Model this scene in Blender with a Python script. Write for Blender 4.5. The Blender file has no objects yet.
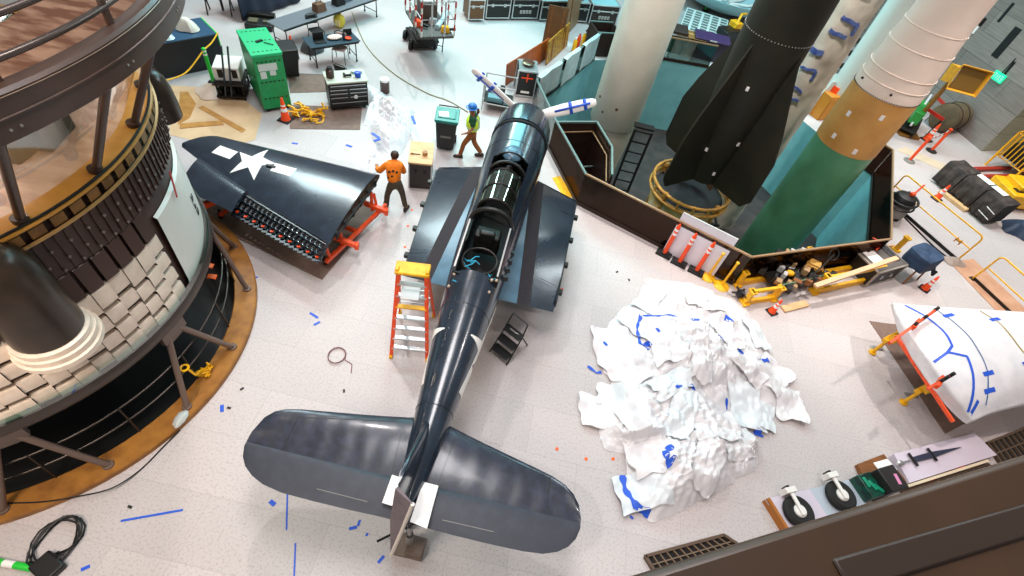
import bpy, bmesh, math, random
from mathutils import Vector, Matrix, noise
from mathutils.bvhtree import BVHTree
random.seed(7)
C = bpy.context.scene.collection
PI = math.pi
V = Vector
# ------------------------------------------------------------------ camera
CAM_H = 9.25; F_PX = 505.0; NAD = (410.0, 708.0)
_d = V((NAD[0]-512, -(NAD[1]-288), -F_PX)).normalized()
_up = -_d
_fw = V((0, 0, -1)); _fw = (_fw - _fw.dot(_up)*_up).normalized()
_rt = _fw.cross(_up)
CR = Matrix((_rt, _fw, _up))          # world = CR @ camera
def A(x, y, z=0.0):
    "ground point (at height z) that the photograph shows at x, y"
    r = CR @ V((x-512, -(y-288), -F_PX))
    t = (z-CAM_H)/r.z
    return V((r.x*t, r.y*t, z))
cam_d = bpy.data.cameras.new('camera'); cam = bpy.data.objects.new('camera', cam_d); C.objects.link(cam)
cam.matrix_world = Matrix.Translation((0, 0, CAM_H)) @ CR.to_4x4()
cam_d.sensor_width = 36; cam_d.lens = F_PX/1024*36; cam_d.clip_start = .05; cam_d.clip_end = 200
bpy.context.scene.camera = cam

# ------------------------------------------------------------------ materials
def lin(h):
    h = h.lstrip('#'); o = []
    for i in (0, 2, 4):
        c = int(h[i:i+2], 16)/255
        o.append(c/12.92 if c <= .04045 else ((c+.055)/1.055)**2.4)
    return (*o, 1)
MATS = {}
def mat(name, col, rough=.5, metal=0, col2=None, scale=6, detail=4, lo=.4, hi=.6, bump=0, bscale=None, coat=0, emit=0, spec=.5, stretch=None):
    if name in MATS: return MATS[name]
    m = bpy.data.materials.new(name); m.use_nodes = True
    nt = m.node_tree; p = nt.nodes['Principled BSDF']
    p.inputs['Base Color'].default_value = lin(col); p.inputs['Roughness'].default_value = rough
    p.inputs['Metallic'].default_value = metal; p.inputs['Coat Weight'].default_value = coat
    p.inputs['Coat Roughness'].default_value = .12
    p.inputs['Specular IOR Level'].default_value = spec
    if emit:
        p.inputs['Emission Color'].default_value = lin(col); p.inputs['Emission Strength'].default_value = emit
    if col2 or bump:
        tc = nt.nodes.new('ShaderNodeTexCoord'); src = tc.outputs['Object']
        if stretch:
            mp = nt.nodes.new('ShaderNodeMapping'); mp.inputs['Scale'].default_value = stretch
            nt.links.new(src, mp.inputs['Vector']); src = mp.outputs['Vector']
    if col2:
        n = nt.nodes.new('ShaderNodeTexNoise'); n.inputs['Scale'].default_value = scale; n.inputs['Detail'].default_value = detail
        nt.links.new(src, n.inputs['Vector'])
        r = nt.nodes.new('ShaderNodeValToRGB'); r.color_ramp.elements[0].position = lo; r.color_ramp.elements[1].position = hi
        r.color_ramp.elements[0].color = lin(col); r.color_ramp.elements[1].color = lin(col2)
        nt.links.new(n.outputs['Fac'], r.inputs['Fac']); nt.links.new(r.outputs['Color'], p.inputs['Base Color'])
    if bump:
        n2 = nt.nodes.new('ShaderNodeTexNoise'); n2.inputs['Scale'].default_value = bscale or scale; n2.inputs['Detail'].default_value = 3
        nt.links.new(src, n2.inputs['Vector'])
        b = nt.nodes.new('ShaderNodeBump'); b.inputs['Strength'].default_value = bump; b.inputs['Distance'].default_value = .02
        nt.links.new(n2.outputs['Fac'], b.inputs['Height']); nt.links.new(b.outputs['Normal'], p.inputs['Normal'])
    MATS[name] = m
    return m
def glass(name, tint, gloss=.25, rough=.03, gcol='#ffffff'):
    if name in MATS: return MATS[name]
    m = bpy.data.materials.new(name); m.use_nodes = True; nt = m.node_tree
    for n in list(nt.nodes): nt.nodes.remove(n)
    o = nt.nodes.new('ShaderNodeOutputMaterial'); mx = nt.nodes.new('ShaderNodeMixShader')
    t = nt.nodes.new('ShaderNodeBsdfTransparent'); t.inputs['Color'].default_value = lin(tint)
    g = nt.nodes.new('ShaderNodeBsdfGlossy'); g.inputs['Roughness'].default_value = rough; g.inputs['Color'].default_value = lin(gcol)
    mx.inputs[0].default_value = gloss
    nt.links.new(t.outputs[0], mx.inputs[1]); nt.links.new(g.outputs[0], mx.inputs[2]); nt.links.new(mx.outputs[0], o.inputs[0])
    MATS[name] = m
    return m

# ------------------------------------------------------------------ mesh builder
class B:
    def __init__(s): s.bm = bmesh.new()
    def add(s, vs, fs, mi=0):
        bv = [s.bm.verts.new(v) for v in vs]; out = []
        for f in fs:
            try:
                fc = s.bm.faces.new([bv[i] for i in f]); fc.material_index = mi; out.append(fc)
            except ValueError: pass
        return bv
    def box(s, c, d, rz=0, mi=0, M=None, taper=1):
        x, y, z = d[0]/2, d[1]/2, d[2]/2
        vs = [V((sx*x*(taper if sz > 0 else 1), sy*y*(taper if sz > 0 else 1), sz*z)) for sz in (-1, 1) for sy in (-1, 1) for sx in (-1, 1)]
        R = M.to_3x3() if M is not None else Matrix.Rotation(rz, 3, 'Z')
        vs = [R @ v + V(c) for v in vs]
        s.add(vs, [(0, 2, 3, 1), (4, 5, 7, 6), (0, 1, 5, 4), (2, 6, 7, 3), (0, 4, 6, 2), (1, 3, 7, 5)], mi)
        return s
    def bar(s, p0, p1, w, h=None, mi=0, up=(0, 0, 1)):
        h = h or w; p0 = V(p0); p1 = V(p1); d = p1-p0; L = d.length; y = d.normalized(); u = V(up)
        if abs(y.dot(u)) > .95: u = V((1, 0, 0))
        x = y.cross(u).normalized(); z = x.cross(y)
        M = Matrix((x, y, z)).transposed()
        return s.box((p0+p1)/2, (w, L, h), M=M, mi=mi)
    def tube(s, pts, r, n=8, closed=False, mi=0, caps=True):
        pts = [V(p) for p in pts]; k = len(pts); rr = r if isinstance(r, (list, tuple)) else [r]*k
        rings = []; prev = None
        for i, p in enumerate(pts):
            a = pts[i-1] if (i or closed) else p; b = pts[(i+1) % k] if (i < k-1 or closed) else p
            t = (b-a)
            if t.length < 1e-9: t = V((0, 0, 1))
            t.normalize()
            if prev is None:
                u = V((0, 0, 1)) if abs(t.z) < .9 else V((1, 0, 0)); x = t.cross(u).normalized()
            else:
                x = (prev - prev.dot(t)*t)
                x = x.normalized() if x.length > 1e-6 else t.cross(V((0, 0, 1))).normalized()
            prev = x; y = t.cross(x)
            rings.append([p + rr[i]*(math.cos(2*PI*j/n)*x + math.sin(2*PI*j/n)*y) for j in range(n)])
        return s.loft(rings, closed=closed, caps=caps and not closed, mi=mi)
    def cyl(s, p0, p1, r0, r1=None, n=16, mi=0, caps=True):
        return s.tube([p0, p1], [r0, r0 if r1 is None else r1], n, mi=mi, caps=caps)
    def loft(s, rings, closed=False, caps=True, mi=0, wrap=True):
        n = len(rings[0]); k = len(rings); vs = [v for r in rings for v in r]; fs = []
        for i in range(k if closed else k-1):
            a = i*n; b = ((i+1) % k)*n
            for j in range(n if wrap else n-1):
                fs.append((a+j, a+(j+1) % n, b+(j+1) % n, b+j))
        if caps and not closed and wrap:
            fs.append(tuple(range(n-1, -1, -1))); fs.append(tuple(range((k-1)*n, k*n)))
        s.add(vs, fs, mi); return s
    def lathe(s, prof, n=24, c=(0, 0, 0), mi=0, a0=0, a1=2*PI, caps=True):
        full = abs(a1-a0-2*PI) < 1e-6; m = n if full else n+1; c = V(c)
        rings = [[c+V((max(r, 1e-4)*math.cos(a0+(a1-a0)*j/n), max(r, 1e-4)*math.sin(a0+(a1-a0)*j/n), z)) for j in range(m)] for r, z in prof]
        return s.loft(rings, caps=caps and full, mi=mi, wrap=full)
    def prism(s, poly, z0, z1, mi=0):
        n = len(poly); vs = [V((p[0], p[1], z0)) for p in poly]+[V((p[0], p[1], z1)) for p in poly]
        s.add(vs, [tuple(range(n-1, -1, -1)), tuple(range(n, 2*n))]+[(i, (i+1) % n, n+(i+1) % n, n+i) for i in range(n)], mi); return s
    def ball(s, c, r, n=12, sc=(1, 1, 1), mi=0):
        k = max(5, n//2); c = V(c)
        rings = [[c+V((r*sc[0]*math.sin(PI*i/k)*math.cos(2*PI*j/n), r*sc[1]*math.sin(PI*i/k)*math.sin(2*PI*j/n), r*sc[2]*math.cos(PI*i/k))) for j in range(n)] for i in range(1, k)]
        s.loft(rings, caps=True, mi=mi); return s
    def grid(s, fn, nu, nv, mi=0):
        vs = [fn(i/nu, j/nv) for j in range(nv+1) for i in range(nu+1)]; w = nu+1
        s.add(vs, [(j*w+i, j*w+i+1, (j+1)*w+i+1, (j+1)*w+i) for j in range(nv) for i in range(nu)], mi); return s
    def make(s, name, m, parent=None, smooth=True, bevel=0, world=False, angle=40, solid=0, merge=0, loc=None, rz=0, sub=0):
        bm = s.bm
        if merge: bmesh.ops.remove_doubles(bm, verts=bm.verts, dist=merge)
        bmesh.ops.recalc_face_normals(bm, faces=bm.faces)
        if parent is not None and world:
            bm.transform(WM[parent.name].inverted())
        if parent is None and loc is not None:
            T = Matrix.Translation(loc) @ Matrix.Rotation(rz, 4, 'Z')
            if world: bm.transform(T.inverted())
        me = bpy.data.meshes.new(name); bm.to_mesh(me); bm.free()
        for x in (m if isinstance(m, (list, tuple)) else [m]): me.materials.append(x)
        if smooth:
            for p in me.polygons: p.use_smooth = True
            me.set_sharp_from_angle(angle=math.radians(angle))
        o = bpy.data.objects.new(name, me); C.objects.link(o)
        if parent is not None:
            o.parent = parent; WM[o.name] = WM[parent.name]
        elif loc is not None:
            o.location = loc; o.rotation_euler.z = rz; WM[o.name] = Matrix.Translation(loc) @ Matrix.Rotation(rz, 4, 'Z')
        else: WM[o.name] = Matrix()
        if bevel:
            b = o.modifiers.new('bevel', 'BEVEL'); b.width = bevel; b.segments = 2; b.limit_method = 'ANGLE'; b.angle_limit = math.radians(50)
        if solid:
            b = o.modifiers.new('solid', 'SOLIDIFY'); b.thickness = solid; b.offset = 1
        if sub:
            b = o.modifiers.new('sub', 'SUBSURF'); b.levels = sub; b.render_levels = sub
        return o
WM = {}
def thing(name, label, cat, loc=(0, 0, 0), rz=0, group=None):
    o = bpy.data.objects.new(name, None); C.objects.link(o); o.empty_display_size = .2
    o.location = loc; o.rotation_euler = (0, 0, rz); o['label'] = label; o['category'] = cat
    if group: o['group'] = group
    WM[o.name] = Matrix.Translation(V(loc)) @ Matrix.Rotation(rz, 4, 'Z')
    return o
def tag(o, label, cat, group=None, kind=None):
    o['label'] = label; o['category'] = cat
    if group: o['group'] = group
    if kind: o['kind'] = kind
    return o
def struct(o): o['kind'] = 'structure'; return o
def dup(root, loc, rz=0, label=None, scale=None):
    def cp(o, par):
        c = o.copy(); C.objects.link(c); c.parent = par
        for ch in list(o.children): cp(ch, c)
        return c
    c = cp(root, None); c.location = loc; c.rotation_euler.z = rz
    if label: c['label'] = label
    if scale: c.scale = scale
    return c
def base2(pl, pr, z=0):
    "floor edge seen from left px to right px -> mid point, yaw (local x runs left to right, +y away), length"
    a = A(*pl, z); b = A(*pr, z); d = b-a
    return (a+b)/2, math.atan2(d.y, d.x), d.length
def star(cx, cy, r, rot=0):
    return [(cx+(r if k % 2 == 0 else r*.382)*math.cos(rot+PI*k/5), cy+(r if k % 2 == 0 else r*.382)*math.sin(rot+PI*k/5)) for k in range(10)]
def drape(polys, target_obj, name, m, parent, axis='Z', off=.004, side=1, cuts=5):
    "paint mark: polygons (world xy, or yz for axis X) laid on the surface of target"
    if len(polys) > 1 and not name.endswith(('tape', 'strap')):
        return [drape([p], target_obj, name, m, parent, axis, off, side, cuts) for p in polys][0]
    me = target_obj.data; M = WM[target_obj.name]
    bvh = BVHTree.FromPolygons([M @ v.co for v in me.vertices], [tuple(p.vertices) for p in me.polygons])
    b = B()
    for poly in polys:
        bm = bmesh.new(); f = bm.faces.new([bm.verts.new((p[0], p[1], 0)) for p in poly])
        bmesh.ops.triangulate(bm, faces=[f])
        bmesh.ops.subdivide_edges(bm, edges=bm.edges, cuts=cuts, use_grid_fill=True)
        bmesh.ops.triangulate(bm, faces=bm.faces)
        bm.verts.ensure_lookup_table(); pos = []
        for v in bm.verts:
            if axis == 'Z': o = V((v.co.x, v.co.y, 20)); d = V((0, 0, -1))
            else: o = V((side*20, v.co.x, v.co.y)); d = V((-side, 0, 0))
            h, nrm, _, _ = bvh.ray_cast(o, d)
            pos.append(h - d*off if h else None)
        idx = {v.index: pos[i] for i, v in enumerate(bm.verts)}
        bm.verts.index_update(); vs = [p if p else V((0, 0, 0)) for p in pos]
        fs = [tuple(v.index for v in f.verts) for f in bm.faces if all(pos[v.index] for v in f.verts)]
        used = sorted({i for f in fs for i in f}); rem = {k: i for i, k in enumerate(used)}
        b.add([vs[i] for i in used], [tuple(rem[i] for i in f) for f in fs]); bm.free()
    return b.make(name, m, parent, world=True)

def tri(x): x = x-math.floor(x); return 1-abs(2*x-1)
def crumple(p, seed, n=8, f0=.55):
    z = 0; amp = 1; tot = 0
    for k in range(n):
        a = seed*1.7+k*2.399; f = f0*(1.55**k); w = noise.noise(V((p.x*.7*f, p.y*.7*f, seed+k)))*.55
        z += amp*tri((p.x*math.cos(a)+p.y*math.sin(a))*f+w+k*.37); tot += amp; amp *= .72
    return z/tot
def poly_sheet(pts, h, seed, name, m, parent, n=60, z0=0, f0=.55, edge=.35, ctr=None, pw=2.2):
    P_ = [A(*p) for p in pts]; c = sum(P_, V())/len(P_) if ctr is None else A(*ctr)
    def rad(a):
        d = V((math.cos(a), math.sin(a))); best = .1
        for i in range(len(P_)):
            p, q = P_[i].to_2d()-c.to_2d(), P_[(i+1) % len(P_)].to_2d()-c.to_2d(); e = q-p
            den = d.x*e.y-d.y*e.x
            if abs(den) < 1e-9: continue
            t = (p.x*e.y-p.y*e.x)/den; s = (p.x*d.y-p.y*d.x)/den
            if t > 0 and -1e-6 <= s <= 1+1e-6: best = max(best, t)
        return best
    M_ = 200; R0 = [rad(2*PI*k/M_) for k in range(M_)]
    b = B()
    def f(u, v):
        a = 2*PI*u; k = u*M_; i = int(k) % M_; R = R0[i]+(R0[(i+1) % M_]-R0[i])*(k-int(k))
        R *= 1+.06*noise.noise(V((math.cos(a)*7, math.sin(a)*7, seed)))
        r = v**.8; p = c+V((R*r*math.cos(a), R*r*math.sin(a), 0))
        k_ = 1-r**pw; cr_ = crumple(p, seed, f0=f0)
        env = .35+.65*max(0, .5+.8*noise.noise(V((p.x*.55, p.y*.55, seed))))
        z = h*(k_*env*.8+(.12+.88*k_)*1.25*(cr_-.35)*(edge+(1-edge)*k_))
        return V((p.x, p.y, z0+max(.006+.01*cr_, z)))
    b.grid(f, n*3, n); return b.make(name, m, parent, world=True, merge=.0005, angle=24)
# ------------------------------------------------------------------ palette
M_navy = mat('navy_paint', '#18222d', .24, 0, '#222f3d', 3, 5, .35, .7, bump=.06, bscale=4, coat=.5)
M_navy_d = mat('navy_paint_dark', '#10161e', .34, 0, '#1a232d', 3, 5, .35, .7, coat=.25)
M_navy_m = mat('navy_fabric_skin', '#20242f', .30, 0, '#2a3040', 8, 4, .4, .65, bump=.12, bscale=5, coat=.25)
M_steelblue = mat('steel_blue_paint', '#44677d', .35, 0, '#53788e', 3, 4, .4, .7, coat=.2)  # steel blue tone, lighter than the navy
M_walk = mat('walkway_strip', '#231d22', .8, 0, '#2d262b', 30, 3)
M_black = mat('black_plastic', '#121212', .45)
M_dark = mat('dark_interior', '#0b0b0c', .7)
M_rub = mat('black_rubber', '#171615', .8)
M_gun = mat('gunmetal', '#2b2826', .4, .6)
M_white = mat('white_paint', '#eae6e0', .45)
M_paper = mat('white_paper', '#f1ece8', .7)
M_orange = mat('safety_orange', '#f04a12', .45)
M_orange2 = mat('cradle_orange', '#f4521a', .4, 0, '#d8420f', 9, 3, .45, .7)
M_yellow = mat('safety_yellow', '#f2b50f', .45, 0, '#e0a10c', 8, 3, .4, .7)
M_steel = mat('bare_steel', '#a9a7a4', .35, .8)
M_alum = mat('aluminium', '#c4c4c4', .3, .85)
M_green = mat('job_box_green', '#0d9a55', .45, 0, '#0a8a4a', 5, 4, .4, .7)
M_lime = mat('lime_green_plastic', '#22c43a', .4)
M_ply = mat('plywood', '#d8b485', .6, 0, '#c59d6b', 2.5, 6, .35, .7, stretch=(1, 8, 1))
M_wood = mat('brown_wood', '#8a5320', .5, 0, '#6d3f16', 3, 6, .35, .7, stretch=(1, 7, 7))
M_curb = mat('curb_wood', '#a06a26', .5, 0, '#7d4d17', 4, 8, .35, .7)
M_blue = mat('blue_tape', '#1f55c8', .5)
M_otape = mat('orange_tape', '#f2641c', .5)
M_card = mat('brown_cardboard', '#7b6458', .8, 0, '#6d574d', 5, 4, .4, .7)
M_plastic = mat('white_sheeting', '#e2dfe0', .36, 0, '#d6d4d7', 3, 3, .4, .7, bump=.35, bscale=9)
M_teal = mat('teal_wall_paint', '#76b0b4', .6, 0, '#6ba3aa', 2, 3, .4, .7)
M_red = mat('signal_red', '#c0281c', .45)
M_skin = mat('skin', '#a9714f', .5)
M_hair = mat('dark_hair', '#3a2214', .6)
M_grey = mat('grey_paint', '#77756f', .5)
M_ltgrey = mat('light_grey', '#bcbcba', .5)

# ------------------------------------------------------------------ floor
SKY = V((-8.75, 4.2, 0))                       # axis of the round space station module
pit = [A(752, 257, 1.07), A(586, 174, 1.07), A(555.6, 119.5, 1.07), A(537, 80, 1.07), A(594, 60), A(607, 60), A(664, 60), A(708, 68)]
pit = [V((p.x, p.y, 0)) for p in pit]
pit += [V((8.6, 21.6, 0)), V((10.95, 17.93, 0)), V((11.61, 17.13, 0)), V((9.91, 12.01, 0))]
def floor_mat():
    m = bpy.data.materials.new('terrazzo_floor'); m.use_nodes = True; nt = m.node_tree; p = nt.nodes['Principled BSDF']
    tc = nt.nodes.new('ShaderNodeTexCoord')
    n1 = nt.nodes.new('ShaderNodeTexNoise'); n1.inputs['Scale'].default_value = 26; n1.inputs['Detail'].default_value = 5
    n2 = nt.nodes.new('ShaderNodeTexNoise'); n2.inputs['Scale'].default_value = .35; n2.inputs['Detail'].default_value = 3
    bk = nt.nodes.new('ShaderNodeTexBrick'); bk.inputs['Scale'].default_value = .25; bk.inputs['Mortar Size'].default_value = .0015
    bk.inputs['Color1'].default_value = lin('#c9bfbd'); bk.inputs['Color2'].default_value = lin('#c1b8b6'); bk.inputs['Mortar'].default_value = lin('#b6aeab')
    bk.offset = .5
    r = nt.nodes.new('ShaderNodeValToRGB'); r.color_ramp.elements[0].position = .33; r.color_ramp.elements[1].position = .5
    r.color_ramp.elements[0].color = (.80, .79, .79, 1); r.color_ramp.elements[1].color = (1, 1, 1, 1)
    r2 = nt.nodes.new('ShaderNodeValToRGB'); r2.color_ramp.elements[0].position = .3; r2.color_ramp.elements[1].position = .7
    r2.color_ramp.elements[0].color = (.9, .9, .9, 1); r2.color_ramp.elements[1].color = (1, 1, 1, 1)
    mx = nt.nodes.new('ShaderNodeMixRGB'); mx.blend_type = 'MULTIPLY'; mx.inputs[0].default_value = 1
    mx2 = nt.nodes.new('ShaderNodeMixRGB'); mx2.blend_type = 'MULTIPLY'; mx2.inputs[0].default_value = 1
    for n in (n1, n2, bk): nt.links.new(tc.outputs['Object'], n.inputs['Vector'])
    nt.links.new(n1.outputs['Fac'], r.inputs['Fac']); nt.links.new(n2.outputs['Fac'], r2.inputs['Fac'])
    nt.links.new(bk.outputs['Color'], mx.inputs[1]); nt.links.new(r.outputs['Color'], mx.inputs[2])
    nt.links.new(mx.outputs[0], mx2.inputs[1]); nt.links.new(r2.outputs['Color'], mx2.inputs[2])
    nt.links.new(mx2.outputs[0], p.inputs['Base Color']); p.inputs['Roughness'].default_value = .42
    return m
b = B(); bm = b.bm
outer = [(-24, -4), (36, -4), (36, 60), (-24, 60)]
for loop in (outer, [(p.x, p.y) for p in pit], [(SKY.x+3.45*math.cos(2*PI*k/72), SKY.y+3.45*math.sin(2*PI*k/72)) for k in range(72)]):
    vs = [bm.verts.new((x, y, 0)) for x, y in loop]
    for i in range(len(vs)): bm.edges.new((vs[i], vs[(i+1) % len(vs)]))
bmesh.ops.triangle_fill(bm, use_beauty=True, use_dissolve=False, edges=bm.edges)
fl = b.make('floor', floor_mat(), smooth=False)
if fl.data.polygons and fl.data.polygons[0].normal.z < 0: fl.data.flip_normals()
struct(fl)
# pit shell
PZ = -3.2
b = B(); n = len(pit)
for i in range(n):
    p, q = pit[i], pit[(i+1) % n]
    b.add([p, q, V((q.x, q.y, PZ)), V((p.x, p.y, PZ))], [(0, 1, 2, 3)])
struct(b.make('wall_pit', M_teal, smooth=False))
b = B(); b.add([V((p.x, p.y, PZ)) for p in pit], [tuple(range(n))])
struct(b.make('floor_pit', mat('pit_floor', '#2a2422', .7, 0, '#3a322e', 2, 4), smooth=False))
# well under the round module
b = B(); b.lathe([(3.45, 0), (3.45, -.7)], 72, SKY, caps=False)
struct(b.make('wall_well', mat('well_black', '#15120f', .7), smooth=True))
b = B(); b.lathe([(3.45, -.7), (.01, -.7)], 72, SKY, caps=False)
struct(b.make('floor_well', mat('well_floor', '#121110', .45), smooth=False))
b = B(); b.lathe([(3.45, -.05), (3.45, .1), (3.47, .12), (3.86, .12), (3.88, .1), (3.88, -.02)], 96, SKY, caps=False)
struct(b.make('trim_1', M_curb, smooth=True))
# grey panelled walls on the far right
def tile_mat(name, a, c):
    m = bpy.data.materials.new(name); m.use_nodes = True; nt = m.node_tree; p = nt.nodes['Principled BSDF']
    tc = nt.nodes.new('ShaderNodeTexCoord'); mp = nt.nodes.new('ShaderNodeMapping')
    bk = nt.nodes.new('ShaderNodeTexBrick'); bk.inputs['Scale'].default_value = 1; bk.inputs['Mortar Size'].default_value = .006
    bk.inputs['Brick Width'].default_value = 2.4; bk.inputs['Row Height'].default_value = .8
    bk.inputs['Color1'].default_value = lin(a); bk.inputs['Color2'].default_value = lin(c); bk.inputs['Mortar'].default_value = lin('#2c2a29')
    nn = nt.nodes.new('ShaderNodeTexNoise'); nn.inputs['Scale'].default_value = 1.2; nn.inputs['Detail'].default_value = 6
    mp2 = nt.nodes.new('ShaderNodeMapping'); mp2.inputs['Scale'].default_value = (1, 14, 1)
    mx = nt.nodes.new('ShaderNodeMixRGB'); mx.blend_type = 'MULTIPLY'; mx.inputs[0].default_value = .6
    nt.links.new(tc.outputs['UV'], bk.inputs['Vector']); nt.links.new(tc.outputs['UV'], mp2.inputs['Vector']); nt.links.new(mp2.outputs['Vector'], nn.inputs['Vector'])
    nt.links.new(bk.outputs['Color'], mx.inputs[1]); nt.links.new(nn.outputs['Fac'], mx.inputs[2]); nt.links.new(mx.outputs[0], p.inputs['Base Color'])
    p.inputs['Roughness'].default_value = .5
    return m
wc = A(981, 151); wl = A(950.7, 126); wr = A(1024, 150)
dl = (wl-wc).normalized(); dr = (wr-wc).normalized()
def wall(name, p, d, L, h, m):
    b = B(); q = p+d*L
    b.add([p, q, q+V((0, 0, h)), p+V((0, 0, h))], [(0, 1, 2, 3)])
    o = b.make(name, m, smooth=False); uv = o.data.uv_layers.new()
    for li, co in zip(range(4), ((0, 0), (L, 0), (L, h), (0, h))):
        vi = o.data.loops[li].vertex_index; c = o.data.vertices[vi].co
        uv.data[li].uv = ((c-p).to_2d().length, c.z)
    return struct(o)
wall('wall_right', wc, dl, 34, 14, tile_mat('grey_stone', '#ab9f97', '#968b84'))
wall('wall_far_right', wc, dr, 20, 14, tile_mat('pale_stone', '#d0d2b6', '#c4c7ad'))
# slots in the panelled wall
nrm = V((dl.y, -dl.x, 0)); 
if nrm.dot(V((0, 0, 0))-wc) < 0: nrm = -nrm
def onwall(x, y):
    r = CR @ V((x-512, -(y-288), -F_PX)); o = V((0, 0, CAM_H)); t = (wc-o).dot(nrm)/r.dot(nrm)
    return o+r*t
for i, (a, c, w) in enumerate((((1014, 3), (998, 22), .12), ((1019, 28), (994, 57), .32), ((1015, 62), (1004, 75), .1))):
    p, q = onwall(*a), onwall(*c); zc = (p.z+q.z)/2; L = (p-q).length
    b = B(); ctr = (p+q)/2; d = (q-p).normalized()
    b.bar(p+nrm*.005, q+nrm*.005, w, .02, up=nrm)
    struct(b.make('trim_%d' % (i+2), M_dark, smooth=False))

vs_ = bpy.context.scene.view_settings; vs_.view_transform = 'Standard'; vs_.look = 'None'; vs_.exposure = -.58; vs_.gamma = 1
# ------------------------------------------------------------------ light
w = bpy.data.worlds.new('hall'); bpy.context.scene.world = w; w.use_nodes = True
bg = w.node_tree.nodes['Background']; bg.inputs[0].default_value = (1, .95, .92, 1); bg.inputs[1].default_value = .34
def spot(loc, tgt, power, col, ang=70, size=.25, blend=.6):
    l = bpy.data.lights.new('spot', 'SPOT'); l.energy = power; l.color = col; l.spot_size = math.radians(ang); l.spot_blend = blend; l.shadow_soft_size = size
    o = bpy.data.objects.new('ceiling_spot', l); C.objects.link(o); o.location = loc
    o.rotation_euler = (V(tgt)-V(loc)).to_track_quat('-Z', 'Y').to_euler()
def area(loc, tgt, power, col, sx, sy):
    l = bpy.data.lights.new('area', 'AREA'); l.energy = power; l.color = col; l.shape = 'RECTANGLE'; l.size = sx; l.size_y = sy
    o = bpy.data.objects.new('fill_panel', l); C.objects.link(o); o.location = loc  # unseen panels added for fill, sheen and rim light
    o.rotation_euler = (V(tgt)-V(loc)).to_track_quat('-Z', 'Y').to_euler()
spot((-5.5, 11.5, 14), (-2.2, 5.5, 0), 3500, (1, .93, .92), 88)
spot((7.5, 7.5, 13), (4.5, 5, 0), 1300, (1, .92, .9), 70, .15)
spot((-2, 16.5, 14), (-4, 11.5, 0), 1300, (.86, .97, 1), 85)
spot((11.5, 10.5, 14), (13.6, 11.6, 0), 4900, (1, .9, .86), 80)
spot((-10, 19, 14), (-8.5, 15.5, 0), 2300, (1, .94, .87), 80)
spot((2.5, 13, 14.5), (6.5, 15.5, 0), 9000, (1, .95, .88), 72)  # added over the pit to brighten the missiles
spot((14.5, 18.5, 13), (14.5, 16.5, 0), 4600, (1, .92, .86), 80)
spot((-4, -1.5, 13), (-3, 1, 0), 2300, (.98, .96, .95), 75)
spot((-6.5, 25, 13), (-6, 16.5, 0), 5200, (1, .92, .86), 62, .12)
spot((5, -1, 13), (5.5, 2.5, 0), 1500, (1, .9, .86), 75)
area((-3, 23, 13.5), (-3, 20, 0), 2200, (.3, .86, 1), 7, 4)
area((5, 24, 13.5), (4, 22, 0), 1700, (.5, .92, 1), 5, 4)
area((-13, 21, 14), (-9, 15, 0), 1900, (.75, .95, 1), 5, 4)  # added so the left wings pick up sheen
area((11, 20, 14), (7, 14, 0), 1900, (.85, .96, 1), 5, 4)  # added so the right wing picks up sheen
area((-6, -2.5, 9.5), (-8, 4, 4), 900, (1, .82, .66), 2.5, 2.5)  # added on the camera side to warm the walkway fascia
area((-1.5, 5.5, 15), (-1.2, 5, 0), 1500, (1, .96, .97), 3, 5)  # added so fuselage and tailplane show highlights
area((-5, 23, 8.5), (4, 14, 4), 620, (.45, 1, .85), 3, 4)  # added for a teal rim on white missile and olive rocket
# fabric skin : faint chordwise ribs in the bump
nt = M_navy_m.node_tree; bp_ = [n for n in nt.nodes if n.type == 'BUMP'][0]; wv = nt.nodes.new('ShaderNodeTexWave'); wv.bands_direction = 'X'
wv.inputs['Scale'].default_value = .9; wv.inputs['Distortion'].default_value = 3.0; wv.inputs['Detail'].default_value = 2
b2_ = nt.nodes.new('ShaderNodeBump'); b2_.inputs['Strength'].default_value = .13; b2_.inputs['Distance'].default_value = .03
nt.links.new([n for n in nt.nodes if n.type == 'TEX_COORD'][0].outputs['Object'], wv.inputs['Vector']); nt.links.new(wv.outputs['Fac'], b2_.inputs['Height'])
nt.links.new(bp_.outputs['Normal'], b2_.inputs['Normal']); nt.links.new(b2_.outputs['Normal'], nt.nodes['Principled BSDF'].inputs['Normal'])
# ------------------------------------------------------------------ round space station module
def pol(r, a, z): a = math.radians(a); return V((r*math.cos(a), r*math.sin(a), z))   # local to SKY
sk = thing('space_station_module', 'huge round brown and white space station section standing over a dark well', 'spacecraft', SKY)
def band(r, z0, z1, a0, a1, step, mi=0, b=None, rt=None):
    k = max(2, int(round((a1-a0)/step)))
    return b.lathe([(r, z0), (rt or r, z1)], k, (0, 0, 0), mi, math.radians(a0), math.radians(a1), caps=False)
M_shell = mat('shell_brown', '#452e26', .4, .1, '#38241d', 5, 4, .4, .7)
M_shell2 = mat('shell_brown_rib', '#4a342c', .35, .1)
M_tile = mat('cream_tile', '#f2dfcc', .5, 0, '#e4d0bc', 6, 3, .4, .7)
M_smooth = mat('white_shell', '#e8e6dd', .35)
M_gold = mat('gold_ledge', '#d39a44', .4, .0, '#bf8633', 3, 4, .35, .7)
b = B(); b.lathe([(3.3, 1.72), (3.3, 4.5)], 96, caps=False); b.make('inner_shell', M_shell, sk)
# white smooth skin on the far side
b = B(); b.lathe([(3.34, 1.78), (3.36, 1.9), (3.36, 3.3), (3.31, 3.34)], 40, (0, 0, 0), 0, math.radians(9.5), math.radians(75), caps=False)
b.make('white_skin', M_smooth, sk)
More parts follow.
